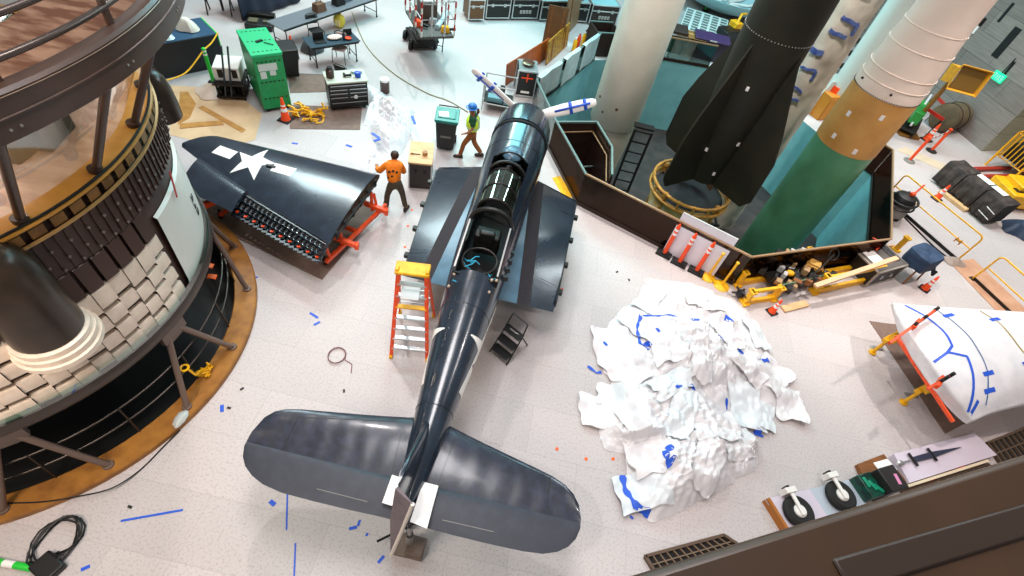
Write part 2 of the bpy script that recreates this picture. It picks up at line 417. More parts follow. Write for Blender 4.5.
# cream tile courses
b = B()
a = -75.0; step = 4.3; col = 0
while a < 6:
    for row in range(4):
        z0 = 1.84+row*.345 - (0, .1, .04)[col % 3]; z1 = z0+.235
        r = 3.36+.012*((col*7+row*3) % 3)
        if row == 3: z1 = 3.16
        k = 4; a1 = a+step-.12
        b.lathe([(r-.09, z0), (r+.012, z0), (r+.015, z0+.02), (r+.005, z1-.02), (r-.005, z1), (r-.09, z1)], k, (0, 0, 0), 0, math.radians(a), math.radians(a1), caps=False)
    a += step; col += 1
b.make('tile_skin', M_tile, sk, angle=30)
# dark ribbed course
b = B(); a = -75; k = 0
while a < 6:
    b.lathe([(3.3, 3.18), (3.39, 3.19), (3.36, 3.62), (3.3, 3.66)], 3, (0, 0, 0), 0, math.radians(a), math.radians(a+3.5), caps=False); a += 4.3
b.make('rib_course', M_shell2, sk, angle=30)
# studded panel : fine vertical flutes with rows of studs
b = B(); b.lathe([(3.33, 3.64), (3.36, 3.66), (3.36, 4.22), (3.33, 4.25)], 80, (0, 0, 0), 0, math.radians(-24), math.radians(78), caps=False)
for i in range(46):
    aa = -22+i*2.1
    b.bar(pol(3.365, aa, 3.67), pol(3.365, aa, 4.22), .028, .03, up=pol(1, aa, 0))
b.make('studded_panel', M_shell, sk, angle=30)
b = B()
for i in range(23):
    for j, z in enumerate((3.72, 3.86, 4.05)):
        aa = -20+i*4.2+(2.1 if j == 1 else 0)
        b.ball(pol(3.385, aa, z), .022, 6)
b.make('stud_row', mat('stud_grey', '#8c7f78', .4, .5), sk)
# gold edge strips and slot course
b = B(); b.lathe([(3.37, 4.24), (3.4, 4.25), (3.4, 4.275), (3.37, 4.28)], 80, (0, 0, 0), 0, math.radians(-28), math.radians(78), caps=False)
b.tube([pol(3.39, -24.5, 3.62), pol(3.39, -24.5, 4.25)], .016, 6); b.tube([pol(3.39, -29, 3.62), pol(3.39, -29, 4.25)], .016, 6)
b.lathe([(3.37, 3.6), (3.4, 3.61), (3.4, 3.635), (3.37, 3.64)], 6, (0, 0, 0), 0, math.radians(-29), math.radians(-24.5), caps=False)
b.make('gold_edging', mat('edging_tan', '#c09a62', .4, .3), sk)
b = B(); b.lathe([(3.35, 3.64), (3.35, 4.25)], 5, (0, 0, 0), 0, math.radians(-28.6), math.radians(-25), caps=False); b.make('gold_panel', M_gold, sk)
b = B()
for i in range(26):
    aa = -34+i*4.3
    b.lathe([(3.31, 4.29), (3.37, 4.3), (3.37, 4.43), (3.31, 4.45)], 3, (0, 0, 0), 0, math.radians(aa), math.radians(aa+2.9), caps=False)
b.make('slot_course', mat('slot_gold', '#8f6327', .45, 0, '#6e4a1b', 5, 3, .4, .65), sk, angle=30)
b = B(); b.lathe([(3.38, 4.46), (3.4, 4.47), (3.4, 4.49), (3.36, 4.51), (3.1, 4.53)], 96, caps=False)
b.make('gold_ledge', M_gold, sk)
b = B(); b.tube([pol(3.37, x, 4.525) for x in range(-80, 100, 3)], .018, 6)
b.make('ledge_cable', M_dark, sk)
# shiny inner barrel above the ledge
b = B(); b.lathe([(3.1, 4.53), (3.92, 5.96)], 96, caps=False)
b.make('inclined_glazing', glass('inclined_acrylic', '#f4ece6', .3, .04, '#f4efe8'), sk)
b = B(); b.lathe([(3.1, 4.5), (.01, 4.5)], 64, caps=False); b.make('upper_deck', mat('deck_pinkwhite', '#e2cdbf', .35, 0, '#b99f90', 1.3, 6, .4, .6, stretch=(1, 3, 1)), sk)
b = B()
for an, r, w, h in ((12, 2.35, .5, 1.2), (2, 2.3, .3, .9), (24, 2.2, .35, 1.3)): b.box(pol(r, an, 4.5+h/2), (w, w*1.2, h), math.radians(an))
b.make('reflection_block', mat('reflection_green', '#1d4436', .35, 0, '#12291f', 2, 3), sk, bevel=.03)  # blocks added in place of the dark green reflection in the glazing
b = B(); b.lathe([(.9, 4.5), (.9, 5.9), (.5, 6.1)], 40, caps=False); b.make('inner_column', mat('column_brown', '#3a2a22', .35), sk)
# dark fairings with white foot rings
def fairing(an, z0, z1, r=.56, rc=3.42, foot=True):
    b = B(); c = pol(rc, an, 0)
    b.lathe([(r, z0), (r, z1-.7), (r*.99, z1-.45), (r*.93, z1-.2), (r*.78, z1), (r*.5, z1+.12), (.02, z1+.18)], 32, c, caps=True)
    o = b.make('fairing', mat('fairing_black', '#2c2219', .3, 0, '#382b20', 3, 3, .4, .7), sk)
    if not foot: return
    b = B()
    for k in range(3): b.lathe([(r-.02, z0-.32+k*.1), (r+.1-.03*k, z0-.31+k*.1), (r+.1-.03*k, z0-.23+k*.1), (r+.03-.02*k, z0-.21+k*.1)], 32, c, caps=False)
    b.make('foot_ring', M_tile, o)
fairing(-25, 3.12, 4.4, .40, 3.42)
fairing(53, 3.7, 4.15, .3, 3.42, False)
# lettering and orange tag on the skin
b = B()
for k, (z, dz, da) in enumerate(((2.66, .12, 0), (2.5, .12, 0), (2.34, .12, 0))):
    b.bar(pol(3.372, 31.2, z), pol(3.372, 31.2, z-dz), .02, .01, up=pol(1, 31, 0))
    b.bar(pol(3.372, 31.2, z-dz), pol(3.372, 33.0, z-dz), .02, .01, up=pol(1, 31, 0))
    if k != 1: b.bar(pol(3.372, 33.0, z-.03), pol(3.372, 33.0, z-dz), .02, .01, up=pol(1, 31, 0))
b.make('lettering', M_dark, sk, smooth=False)
b = B(); b.bar(pol(3.41, 22, 3.62), pol(3.4, 20.2, 3.2), .05, .01, up=pol(1, 21, 0)); b.make('orange_tag', M_red, sk)
# lower hoop with clear edge, brackets and legs
b = B(); b.lathe([(3.28, 1.5), (3.39, 1.52), (3.44, 1.6), (3.44, 1.72), (3.41, 1.79), (3.34, 1.79)], 96, caps=False)
b.make('support_hoop', mat('hoop_grey', '#4a403b', .4, .4), sk)
b = B(); b.lathe([(3.42, 1.79), (3.42, 1.93)], 96, caps=False); b.make('hoop_edge', glass('clear_edge', '#a9c9c2', .2), sk)
b = B(); b.lathe([(3.3, 1.52), (2.6, 1.35), (.01, 1.3)], 64, caps=False); b.make('underside', M_dark, sk)
for nd in (-88, -46, -4, 40, 82):
    b = B(); b.box(pol(3.38, nd, 1.5), (.1, .5, .26), math.radians(nd)); b.box(pol(3.38, nd, 1.36), (.08, .3, .12), math.radians(nd))
    b.make('bracket', mat('bracket_grey', '#6b5b54', .45, .4), sk, bevel=.01)
    for s in (-1, 1):
        b = B(); b.tube([pol(3.38, nd+s*2, 1.45), pol(3.7, nd+s*10.5, .12)], .052, 12); b.cyl(pol(3.7, nd+s*10.5, .115), pol(3.7, nd+s*10.5, .15), .09, .08)
        b.make('leg', mat('leg_taupe', '#756258', .4, .3), sk)
# kerb rail inside the wooden ring
rl = thing('well_railing', 'thin dark rail following the inner edge of the wooden ring under the round spacecraft', 'railing', SKY)
for z, r in ((.5, 3.42), (.9, 3.42)):
    b = B(); b.tube([pol(r, x, z) for x in range(-90, 92, 4)], .018, 8); b.make('rail', mat('rail_dark', '#3b332e', .35, .6), rl)
for an in range(-86, 92, 20):
    b = B(); b.cyl(pol(3.47, an, .1), pol(3.42, an, .92), .016, n=8); b.make('post', MATS['rail_dark'], rl)
def flag(px, lab):
    p = A(*px, .55); b = B()
    o = p; b.grid(lambda u, v: o+V((.17*u-.03*v, .12*v+.05*u, .02*math.sin(4*u))), 4, 4)
    tag(b.make('orange_flag', M_otape, solid=.004, loc=o, world=True), lab, 'flag', 'orange flags on the well rail')
# ------------------------------------------------------------------ ring walkway above
wk = thing('ring_walkway', 'dark brown ring shaped walkway with tubular railings circling the round spacecraft', 'walkway', (SKY.x, SKY.y, 4.6))
M_fas = mat('fascia_brown', '#46332a', .36, .0, '#3b2b23', 3, 4, .4, .7)
def ring(name, prof, m, n=120, **k):
    b = B(); b.lathe([(r, z-4.6) for r, z in prof], n, caps=False, **k); return b.make(name, m, wk)
ring('fascia', [(4.0, 5.96), (4.27, 5.97), (4.28, 5.98), (4.28, 6.17), (4.295, 6.175), (4.295, 6.19), (4.28, 6.195), (4.28, 6.37), (4.25, 6.4), (4.12, 6.4), (4.12, 6.22)], M_fas)
ring('soffit', [(4.0, 5.96), (3.9, 5.96), (3.14, 6.1)], M_fas)
ring('walking_surface', [(4.12, 6.22), (3.0, 6.22)], mat('polished_deck', '#5d3b29', .16, .2, '#8d6d58', 2.2, 6, .42, .62, stretch=(1, 3, 1)))
ring('trim_line', [(4.288, 6.35), (4.292, 6.355), (4.288, 6.36)], mat('trim_line_tan', '#8d7868', .3, .5))
for z, r in ((6.56, 4.13), (6.86, 4.12)):
    b = B(); b.tube([pol(r, x*3, z-4.6) for x in range(120)], .032, 10, closed=True); b.make('handrail', mat('rail_tube', '#5a504b', .28, .7), wk)
for i in range(20):
    an = 2+i*18
    b = B(); b.bar(pol(4.14, an+4, 6.25-4.6), pol(4.12, an+4, 6.9-4.6), .06, .045, up=pol(1, an, 0)); b.make('rail_post', M_fas, wk)
    b = B(); b.tube([pol(3.28, an, -.08), pol(4.05, an+1, 5.98-4.6)], .05, 10); b.cyl(pol(3.28, an, -.08), pol(3.28, an, -.02), .085)
    b.make('inclined_post', M_fas, wk)
    b = B()
    for d in (-.6, .6): b.ball(pol(4.285, an+d+2, 6.08-4.6), .014, 6)
    b.make('bolt', M_steel, wk)
flag((203, 268), 'orange flag on the well rail nearer the back')
flag((206, 279), 'orange flag on the well rail nearer the front')
# yellow rag on the left leg, cable on the curb

for an in (-30, -8, 14, 36, 58):  # lights added under the ring to brighten the gold ledge
    l = bpy.data.lights.new('ledge_fill', 'POINT'); l.energy = 22; l.color = (1, .8, .55); l.shadow_soft_size = .08
    o = bpy.data.objects.new('ledge_fill', l); C.objects.link(o); o.location = SKY+pol(3.75, an, 5.85)

for an, r in ((-28, 2.2), (8, 1.6), (40, 2.2)):  # lights added inside to brighten what shows through the glazing
    l = bpy.data.lights.new('glazing_fill', 'POINT'); l.energy = 75; l.color = (1, .9, .84); l.shadow_soft_size = .15
    o = bpy.data.objects.new('glazing_fill', l); C.objects.link(o); o.location = SKY+pol(r, an, 5.95)
# ------------------------------------------------------------------ the dark blue fighter
PX = -.75
pl = thing('fighter_aircraft', 'dark navy propeller fighter with outer wings removed, standing in the middle of the floor', 'aircraft', (PX, 6.3, 0), 0)
def X(y): return PX+.011*(y-2)
def ZC(y): return 1.5+(y-2)*.082
ST = [  # y, half width, up, down
 (11.32, .56, .56, .56), (11.28, .62, .62, .62), (11.1, .665, .665, .665), (10.55, .69, .69, .69)]
def ring_pts(y, w, u, d, n=32, p=2.2):
    o = []
    for k in range(n):
        a = 2*PI*k/n; c, s = math.cos(a), math.sin(a)
        x = math.copysign(abs(c)**(2/p), c)*w; z = math.copysign(abs(s)**(2/p), s)*(u if s > 0 else d)
        o.append(V((X(y)+x, y, ZC(y)+z)))
    return o
b = B(); b.loft([ring_pts(*s, p=2) for s in ST]); b.loft([ring_pts(11.0, .5, .5, .5, p=2), ring_pts(11.34, .5, .5, .5, p=2)])
cowl = b.make('engine_cowl', M_navy, pl, world=True)
b = B()
for k in range(9):
    a = 2*PI*k/9; b.tube([V((X(10.5)+math.cos(a)*.692, 10.56, ZC(10.5)+math.sin(a)*.692)), V((X(11.2)+math.cos(a)*.66, 11.12, ZC(11.2)+math.sin(a)*.66))], .008, 4)
b.make('cowl_seam', M_navy_d, cowl, world=True)
b = B(); b.lathe([(.56, 0), (.5, -.12), (.1, -.14)], 24); 
bm = b.bm; bm.transform(Matrix.Translation((X(11.3), 11.36, ZC(11.3))) @ Matrix.Rotation(-PI/2, 4, 'X')); b.make('engine_face', M_gun, pl, world=True)
FS = [(10.5, .655, .655, .655), (10.2, .67, .66, .67), (9.6, .66, .67, .68), (9.0, .63, .70, .70), (8.4, .60, .74, .72), (7.6, .58, .76, .72), (6.8, .56, .72, .68), (6.2, .53, .66, .62), (5.6, .49, .58, .55),
      (5.0, .44, .50, .48), (4.3, .38, .42, .41), (3.6, .31, .36, .35), (3.0, .25, .30, .30), (2.5, .19, .25, .25), (2.15, .12, .20, .18), (2.0, .05, .12, .1)]
# finer stations
def interp(y):
    for i in range(len(FS)-1):
        if FS[i][0] >= y >= FS[i+1][0]:
            t = (FS[i][0]-y)/(FS[i][0]-FS[i+1][0]); return [FS[i][k]+(FS[i+1][k]-FS[i][k])*t for k in (1, 2, 3)]
    return FS[-1][1:]
ys = [10.5-.1*k for k in range(86)]
n = 40; rings = []
for y in ys:
    w, u, d = interp(y); rings.append(ring_pts(y, w, u, d, n, 2.15))
b = B(); vs = [v for r in rings for v in r]; fs = []
def open_at(y, v):
    dx = abs(v.x-X(y)); up = v.z > ZC(y)+.3
    return up and ((9.25 > y > 8.65 and dx < .40) or (8.65 >= y > 6.0 and dx < .37))
for i in range(len(ys)-1):
    for j in range(n):
        q = [i*n+j, i*n+(j+1) % n, (i+1)*n+(j+1) % n, (i+1)*n+j]
        cy = (ys[i]+ys[i+1])/2; cc = sum((vs[k] for k in q), V())/4
        if not open_at(cy, cc): fs.append(tuple(q))
fs += [tuple(range(n-1, -1, -1)), tuple(range((len(ys)-1)*n, len(ys)*n))]
b.add(vs, fs)
fus = b.make('fuselage', M_navy, pl, world=True, angle=60)
b = B()
for y in (10.46, 10.49):
    w, u, d = interp(y); b.tube(ring_pts(y, w+.012, u+.012, d+.012, 48, 2.1), .02, 6, closed=True)
b.make('cowl_flap_ring', M_dark, pl, world=True)
b = B()
for y in (9.75, 5.35, 3.55):
    w, u, d = interp(y); b = B(); b.tube(ring_pts(y, w+.001, u+.001, d+.001, 48, 2.15), .006, 4, closed=True); b.make('panel_seam', M_navy_d, fus, world=True)
for s in (-1, 1):
    b = B(); b.tube([V((X(y)+s*interp(y)[0]*.5, y, ZC(y)+interp(y)[1]*.86)) for y in [10.4-.1*k for k in range(11)]], .006, 4); b.make('panel_seam', M_navy_d, fus, world=True)
# cockpit tub
b = B()
def tub(y0, y1, w, zb, zt):
    x = X((y0+y1)/2); zc = ZC((y0+y1)/2)
    b.box((x, (y0+y1)/2, zc+zb), (2*w, y0-y1, .03))
    for s in (-1, 1): b.box((x+s*w, (y0+y1)/2, zc+(zb+zt)/2), (.03, y0-y1, zt-zb))
    for yy in (y0, y1): b.box((x, yy, zc+(zb+zt)/2), (2*w, .03, zt-zb))
tub(9.3, 5.95, .40, -.2, .42)
b.make('cockpit_tub', M_dark, pl, world=True)
b = B()   # bulkhead, frame arch, instrument hood
x = X(8.9)
b.tube([V((X(8.75)+.41*math.cos(t*PI/12), 8.75+.12*math.sin(t*PI/12), ZC(8.75)+.42+.36*math.sin(t*PI/12))) for t in range(13)], .035, 8)
b.tube([V((X(9.2)+.36*math.cos(t*PI/12), 9.22, ZC(9.2)+.44+.3*math.sin(t*PI/12))) for t in range(13)], .02, 8)
for k in range(-2, 3): b.tube([V((X(9)+k*.12, 8.8, ZC(9)+.78-.05*abs(k))), V((X(9.2)+k*.11, 9.2, ZC(9)+.66-.07*abs(k)))], .012, 6)
b.make('windscreen_frame', M_black, pl, world=True)
b = B(); b.box((x, 8.85, ZC(8.9)+.3), (.6, .12, .3)); b.cyl((x, 8.8, ZC(8.9)+.45), (x, 9.0, ZC(8.9)+.55), .09)
b.make('instrument_panel', M_gun, pl, world=True, bevel=.02)
b = B(); b.ball((X(9.25), 9.35, ZC(9.3)+.62), .24, 16, (1, 1.1, .55)); b.make('gun_sight_hood', M_steelblue, pl, world=True)
# rear bay contents
b = B()
x = X(6.4)
b.tube([V((X(6.3)+.33*math.cos(t*PI/12), 6.4+.33*math.sin(t*PI/12), ZC(6.4)+.45)) for t in range(24)], .025, 8, closed=True)
b.make('bay_ring', M_gun, pl, world=True)
b = B(); b.box((X(7.05), 7.05, ZC(7)+.3), (.5, .3, .5)); b.box((X(7.05), 6.92, ZC(7)+.55), (.3, .14, .28)); b.make('seat_back', M_black, pl, world=True, bevel=.04)
for s in (-1, 1):
    b = B(); b.bar((X(7)+s*.4, 7.15, ZC(7.1)+.66), (X(6)+s*.4, 6.05, ZC(6)+.55), .03, .04); b.make('canopy_rail', M_steel, pl, world=True)
random.seed(3)
b = B()
for k in range(9):
    p = V((X(6)+random.uniform(-.3, .3), random.uniform(5.95, 6.5), ZC(6)+random.uniform(.3, .5))); pts = [p]
    for j in range(5): p = p+V((random.uniform(-.12, .12), random.uniform(-.14, .12), random.uniform(-.05, .06))); pts.append(p)
    b.tube(pts, .011, 5)
b.make('wiring', mat('wire_cyan', '#2f9fc0', .5), pl, world=True)
b = B()
for k in range(10):
    s = random.choice((-1, 1)); p = V((X(5.7)+s*random.uniform(.2, .42), random.uniform(5.55, 6.0), ZC(5.7)+random.uniform(.35, .6)))
    b.ball(p, .03, 6)
b.make('tag', mat('wire_tag', '#b9a28c', .6), pl, world=True)
# middle canopy section
M_can = glass('canopy_glass', '#bcd9c6', .32, .06, '#e6fff2')
def arch(y, r=.34, h=.34, zo=.62): return [V((X(y)+r*math.cos(t*PI/14), y, ZC(y)+zo+h*math.sin(t*PI/14))) for t in range(15)]
b = B(); b.loft([arch(8.4), arch(8.0), arch(7.5)], wrap=False, caps=False); can = b.make('canopy', M_can, pl, world=True)
b = B()
for y in (8.4, 7.95, 7.5): b.tube(arch(y, .345, .345), .018 if y != 7.5 else .03, 8)
b.tube([arch(8.4)[7], arch(7.5)[7]], .014, 6)
for s in (-1, 1): b.tube([V((X(8.4)+s*.34, 8.42, ZC(8.4)+.62)), V((X(7.5)+s*.34, 7.4, ZC(7.5)+.62))], .022, 6)
b.make('canopy_frame', M_gun, can, world=True)
b = B(); b.tube([V((X(7.3)+.42*math.cos(t*PI/14), 7.32, ZC(7.3)+.45+.42*math.sin(t*PI/14))) for t in range(15)], .05, 8)
b.make('roll_arch', M_black, pl, world=True)
b = B()
for k in range(4): b.box((X(6.5)+.53, 6.3+.22*k, ZC(6.4)+.26), (.1, .07, .12), .2)
b.make('side_lug', M_black, pl, world=True)
# generic airfoil surface
def foil(le, te, th, n=20, camber=.0):
    le, te = V(le), V(te); o = []
    for k in range(n):
        a = 2*PI*k/n; t = (1+math.cos(a))/2
        h = th*2.6*(math.sqrt(max(t, 0))*.55*(1-t)+.12*(1-t)*t)
        o.append(le+(te-le)*t+V((0, 0, h*(1 if a <= PI else -.6))))
    return o
def wing_mat_split(o, mats, f):
    for m in mats: o.data.materials.append(m)
    for p in o.data.polygons: p.material_index = f(WM[o.name] @ p.center)
for s, side in ((-1, 'L'), (1, 'R')):
    tip = 1.84; TIPT = 1.55 if s < 0 else 1.72
    def strip(d0, d1, k, m, name, par):
        secs = []
        for i in range(k+1):
            f = i/k; pts = []
            t = None
            for q in range(28):
                a = 2*PI*q/28; tc = (1+math.cos(a))/2
                dd = d0(tc)+(d1(tc)-d0(tc))*f; t = max(0, (dd-.42)/(tip-.42))
                le, te = 10.55-.02*t, 6.42+.35*t
                h = (.34-.06*t)*2.6*(math.sqrt(tc)*.55*(1-tc)+.12*(1-tc)*tc)*(1 if a <= PI else -.6)
                pts.append(V((PX+s*dd, le+(te-le)*tc, 1.36-.42*t-.05*tc+h)))
            secs.append(pts)
        b = B(); b.loft(secs); return b.make(name, m, par, world=True, angle=50)
    D1 = lambda tc: .56+.36*tc
    D2 = lambda tc: .9+.3*tc
    D3 = lambda tc: tip+(TIPT-tip)*tc
    o = strip(D2, D3, 8, M_navy, 'wing_stub', pl)
    strip(lambda tc: .40, D1, 5, M_steelblue, 'wing_root_skin', o)
    strip(D1, D2, 5, M_walk, 'wing_walkway', o)
    b = B(); b.bar((PX+s*(tip+.0), 10.3, .95), (PX+s*(TIPT+.02), 6.95, .93), .04, .2)
    for k in range(4): b.box((PX+s*(tip+.05+(TIPT-tip)*(1-k/3)*.8), 7.3+k*.85, .96), (.1, .12, .1))
    b.make('fold_joint', M_gun, o, world=True, bevel=.01)
    for yy in (7.35, 9.7):
        b = B(); b.tube([V((PX+s*(1.25+.1*k), yy, 1.36-.42*(.83+.1*k)/1.42+(.09 if yy < 8 else .16))) for k in range(5)], .006, 4); b.make('panel_seam', M_navy_d, o, world=True)
    # main gear
    gx = PX+s*1.55
    b = B(); b.cyl((gx, 9.1, 1.0), (gx, 9.3, .45), .07); b.make('gear_strut', M_steel, pl, world=True)
    b = B(); b.bm.free(); b.bm = bmesh.new(); b.tube([(gx-.12, 9.3, .41), (gx-.1, 9.3, .41), (gx+.1, 9.3, .41), (gx+.12, 9.3, .41)], [.3, .4, .4, .3], 28)
    b.make('wheel', M_rub, pl, world=True)
# tailplane
TZ = 1.5; PX0 = PX; PX = -.735
def tl(s): # outline half span points of the hinge-line shaped tailplane:  (t, LE y, TE y)
    if s < 0: return [(0.0, 3.55, 1.92), (.3, 3.46, 1.92), (.7, 3.38, 1.91), (1.2, 3.29, 1.91), (1.7, 3.21, 1.92), (2.0, 3.16, 1.97), (2.2, 3.11, 2.05), (2.35, 3.03, 2.15), (2.45, 2.90, 2.27), (2.51, 2.66, 2.42)]
    return [(0.0, 3.55, 1.92), (.3, 3.46, 1.92), (.7, 3.36, 1.91), (1.2, 3.25, 1.91), (1.7, 3.14, 1.92), (2.0, 3.07, 1.95), (2.2, 2.99, 2.02), (2.35, 2.88, 2.12), (2.45, 2.74, 2.25), (2.5, 2.54, 2.40)]
for s in (-1, 1):
    H = 2.46
    sec = []; sec2 = []
    for t, l, e in tl(s):
        x = PX+s*(.05+t); th = .15*(1-t/2.9)
        hh = H if l > H+.02 else (l+e)/2
        sec.append(foil((x, l, TZ), (x, hh-.0, TZ), th*1.0, 16)); 
        sec2.append(foil((x, hh+.03, TZ), (x, e, TZ), th*.5, 16))
    b = B(); b.loft(sec); o = b.make('tailplane', M_navy_m, pl, world=True, angle=50)
    drape([[(PX+s*(2.0), 3.04), (PX+s*2.02, 3.04), (PX+s*2.02, 2.48), (PX+s*2.0, 2.48)], [(PX+s*.42, 3.4), (PX+s*.44, 3.4), (PX+s*.36, 2.48), (PX+s*.34, 2.48)],
           [(PX+s*.4, 3.36), (PX+s*2.0, 3.03), (PX+s*2.0, 3.01), (PX+s*.4, 3.34)]], o, 'panel_seam', M_navy_d, o)
    b = B(); b.loft(sec2); e = b.make('elevator', mat('elevator_fabric', '#20232f', .5, 0, '#292c38', 6, 4, .4, .7), pl, world=True, angle=50)
    drape([[(PX+s*.55, 2.06), (PX+s*1.3, 2.07), (PX+s*1.3, 2.08), (PX+s*.55, 2.07)]], e, 'trim_tab_edge', M_grey, e)
PX = PX0
# fin with a swung rudder
b = B()
def fin_sec(z, l, e, th, dx):
    o = []
    for k in range(14):
        a = 2*PI*k/14; t = (1+math.cos(a))/2; h = th*1.35*math.sqrt(max(t, 0))*(1-t)*(1 if a <= PI else -1)
        if t > .98: h = 0
        o.append(V((PX+dx+h, l+(e-l)*t, z)))
    return o
b.loft([fin_sec(1.55, 3.9, 2.02, .14, 0), fin_sec(1.85, 3.45, 2.05, .14, -.01), fin_sec(2.1, 2.95, 2.07, .12, -.04), fin_sec(2.3, 2.6, 2.1, .09, -.07), fin_sec(2.4, 2.35, 2.12, .05, -.09)])
b.make('fin', M_navy, pl, world=True, angle=60)
HT, HB = V((PX-.1, 2.1, 2.36)), V((PX-.08, 1.75, .95))
TT, TM, TB = V((PX+.16, 1.96, 2.3)), V((PX+.06, 1.78, 1.58)), V((PX-.05, 1.6, .86))
hm = (HT+HB)/2+V((-.03, -.03, 0))
b = B(); nn = V((-.55, -.8, .1)).normalized()*.03
b.loft([[HT-nn, TT-nn*.4, TT+nn*.4, HT+nn], [hm-nn, TM-nn*.4, TM+nn*.4, hm+nn], [HB-nn, TB-nn*.4, TB+nn*.4, HB+nn]])
rd = b.make('rudder', mat('rudder_grey', '#6f6468', .55, 0, '#5f565c', 8, 3, .4, .7), pl, world=True, bevel=.008)
b = B(); b.tube([TT, TM, TB], .028, 8); b.make('trailing_edge', mat('edge_cream', '#d9cfc6', .5), rd, world=True)
# tail wheel and jack
b = B(); b.cyl((PX, 2.6, 1.3), (PX+.02, 2.35, .28), .04); b.tube([(PX-.05, 2.32, .16), (PX-.04, 2.32, .16), (PX+.06, 2.32, .16), (PX+.07, 2.32, .16)], [.1, .16, .16, .1], 20)
b.make('tail_wheel', M_rub, pl, world=True)
# white star marks on the body sides, propeller
for s in (-1, 1):
    cy, cz = 4.85, ZC(4.85)+.0
    drape([star(cy, cz, .46, PI/2)]+[[(cy+q*.4, cz+.14), (cy+q*.95, cz+.14), (cy+q*.95, cz-.12), (cy+q*.4, cz-.12)][::q] for q in (-1, 1)], fus, 'star_marking', M_white, fus, 'X', .004, s)
HUB = V((X(11.6), 11.62, ZC(11.4)))
pr = B(); pr.lathe([(.01, .32), (.1, .27), (.15, .15), (.16, 0), (.13, -.2)], 20)
pr.bm.transform(Matrix.Translation(HUB) @ Matrix.Rotation(-PI/2, 4, 'X')); ph = pr.make('propeller', M_gun, pl, world=True)
for an in (149, 29, -91):
    a = math.radians(an); dr = V((math.cos(a), 0, math.sin(a))); tn = V((-math.sin(a), 0, math.cos(a)))
    secs = []
    for t, w, th, tw in ((.08, .08, .07, 60), (.3, .1, .07, 50), (.6, .13, .06, 40), (1.0, .14, .055, 32), (1.4, .13, .045, 26), (1.7, .10, .04, 22), (1.78, .06, .025, 22)):
        c = HUB+dr*t; ax = tn*math.cos(math.radians(tw))+V((0, 1, 0))*math.sin(math.radians(tw)); nz = ax.cross(dr)
        secs.append([c+ax*w*math.cos(q*PI/6)+nz*th*math.sin(q*PI/6) for q in range(12)])
    b = B(); b.loft(secs); bl = b.make('blade', M_paper, ph, world=True)
    b = B()
    for t0, t1, w in ((.75, 1.65, .025), (1.12, 1.2, .145), (1.48, 1.56, .13)):
        c0, c1 = HUB+dr*t0, HUB+dr*t1; tw = math.radians(28); ax = tn*math.cos(tw)+V((0, 1, 0))*math.sin(tw); nz = ax.cross(dr)
        for q in (-1, 1):
            o = nz*.062*q
            b.add([c0-ax*w+o, c0+ax*w+o, c1+ax*w+o, c1-ax*w+o], [(0, 1, 2, 3)])
    b.make('blue_tape', M_blue, bl, world=True, solid=.004)
# cards and jack under the tail
def card(pts, lab):
    p0 = A(*pts[0], 1.66); b = B(); c = sum((A(*p, 1.66) for p in pts), V())/len(pts)
    b.prism([A(*p, 1.66) for p in pts], 1.615, 1.63); tag(b.make('foam_sheet', M_paper, smooth=False, loc=V((c.x, c.y, 1.615)), world=True), lab, 'sheet', 'white sheets on the tailplane')
card(((392, 474), (405, 478), (398, 507), (382, 502)), 'white foam sheet on the tail left of the rudder')
card(((423, 481), (438.5, 485), (427, 528), (410, 521)), 'white foam sheet on the tail right of the rudder')
p = A(412, 545)
jk = thing('tail_jack', 'small brown and steel jack on the floor under the aircraft tail', 'jack', (PX+.12, 1.95, 0))
b = B(); b.box((0, 0, .05), (.5, .34, .1)); b.box((.1, -.02, .2), (.28, .26, .2)); b.make('base', mat('jack_brown', '#77655a', .6), jk, bevel=.01)
b = B(); b.cyl((0, .0, .3), (0, 0, .8), .06); b.cyl((0, 0, .8), (0, 0, 1.25), .035); b.make('ram', M_steel, jk)
b = B(); b.tube([(-.2, .05, .12), (-.32, .05, .3), (-.5, -.1, .32)], .02); b.make('handle', M_gun, jk)
# ------------------------------------------------------------------ detached outer wing on its cradle (left)
lw = thing('outer_wing', 'dark navy detached wing with a white star and bars, flat on an orange cradle', 'aircraft wing', A(270, 190, 1.0))
Zw = 1.0
def LEy(t): # t 0 root .. 1 tip
    a, b_ = A(378, 174, Zw), A(222, 137, Zw); return a.lerp(b_, t)
rootLE, rootTE = A(378, 174, Zw), A(327, 243, Zw)
tipc = [A(222, 137, Zw), A(205, 138, Zw), A(192, 145, Zw), A(186.5, 154, Zw)]
# stations run from root to tip; each is LE, TE
TEs = [A(327, 243, Zw), A(286, 218, Zw), A(246, 193, Zw), A(246, 193, Zw)+V((-.02, -.42, 0)), A(234, 213, Zw), A(208, 200, Zw), A(196, 181, Zw), A(190, 168, Zw), A(187, 158, Zw)]
xs = [rootTE.x, A(286, 218, Zw).x, A(246, 193, Zw).x, A(246, 193, Zw).x-.03, A(208, 200, Zw).x+.35, A(208, 200, Zw).x, -7.45, -7.85, -8.12, -8.32]
def le_at(x):
    if x > -7.9: return 9.6+.0*(x)
    t = (-7.9-x)/.62; return 9.6-1.0*(1-math.sqrt(max(0, 1-min(t, 1)**2)))
def te_at(x):
    x0 = rootTE.x; xm = A(246, 193, Zw).x
    if x >= xm-.001: return rootTE.y+(A(246, 193, Zw).y-rootTE.y)*(x-x0)/(xm-x0)
    q = A(200, 161, Zw); p = V((xm, te_at(xm), 0))
    if x > q.x: return p.y+(q.y-p.y)*(x-p.x)/(q.x-p.x)
    t = (q.x-x)/(q.x+8.52); return q.y+(8.95-q.y)*t
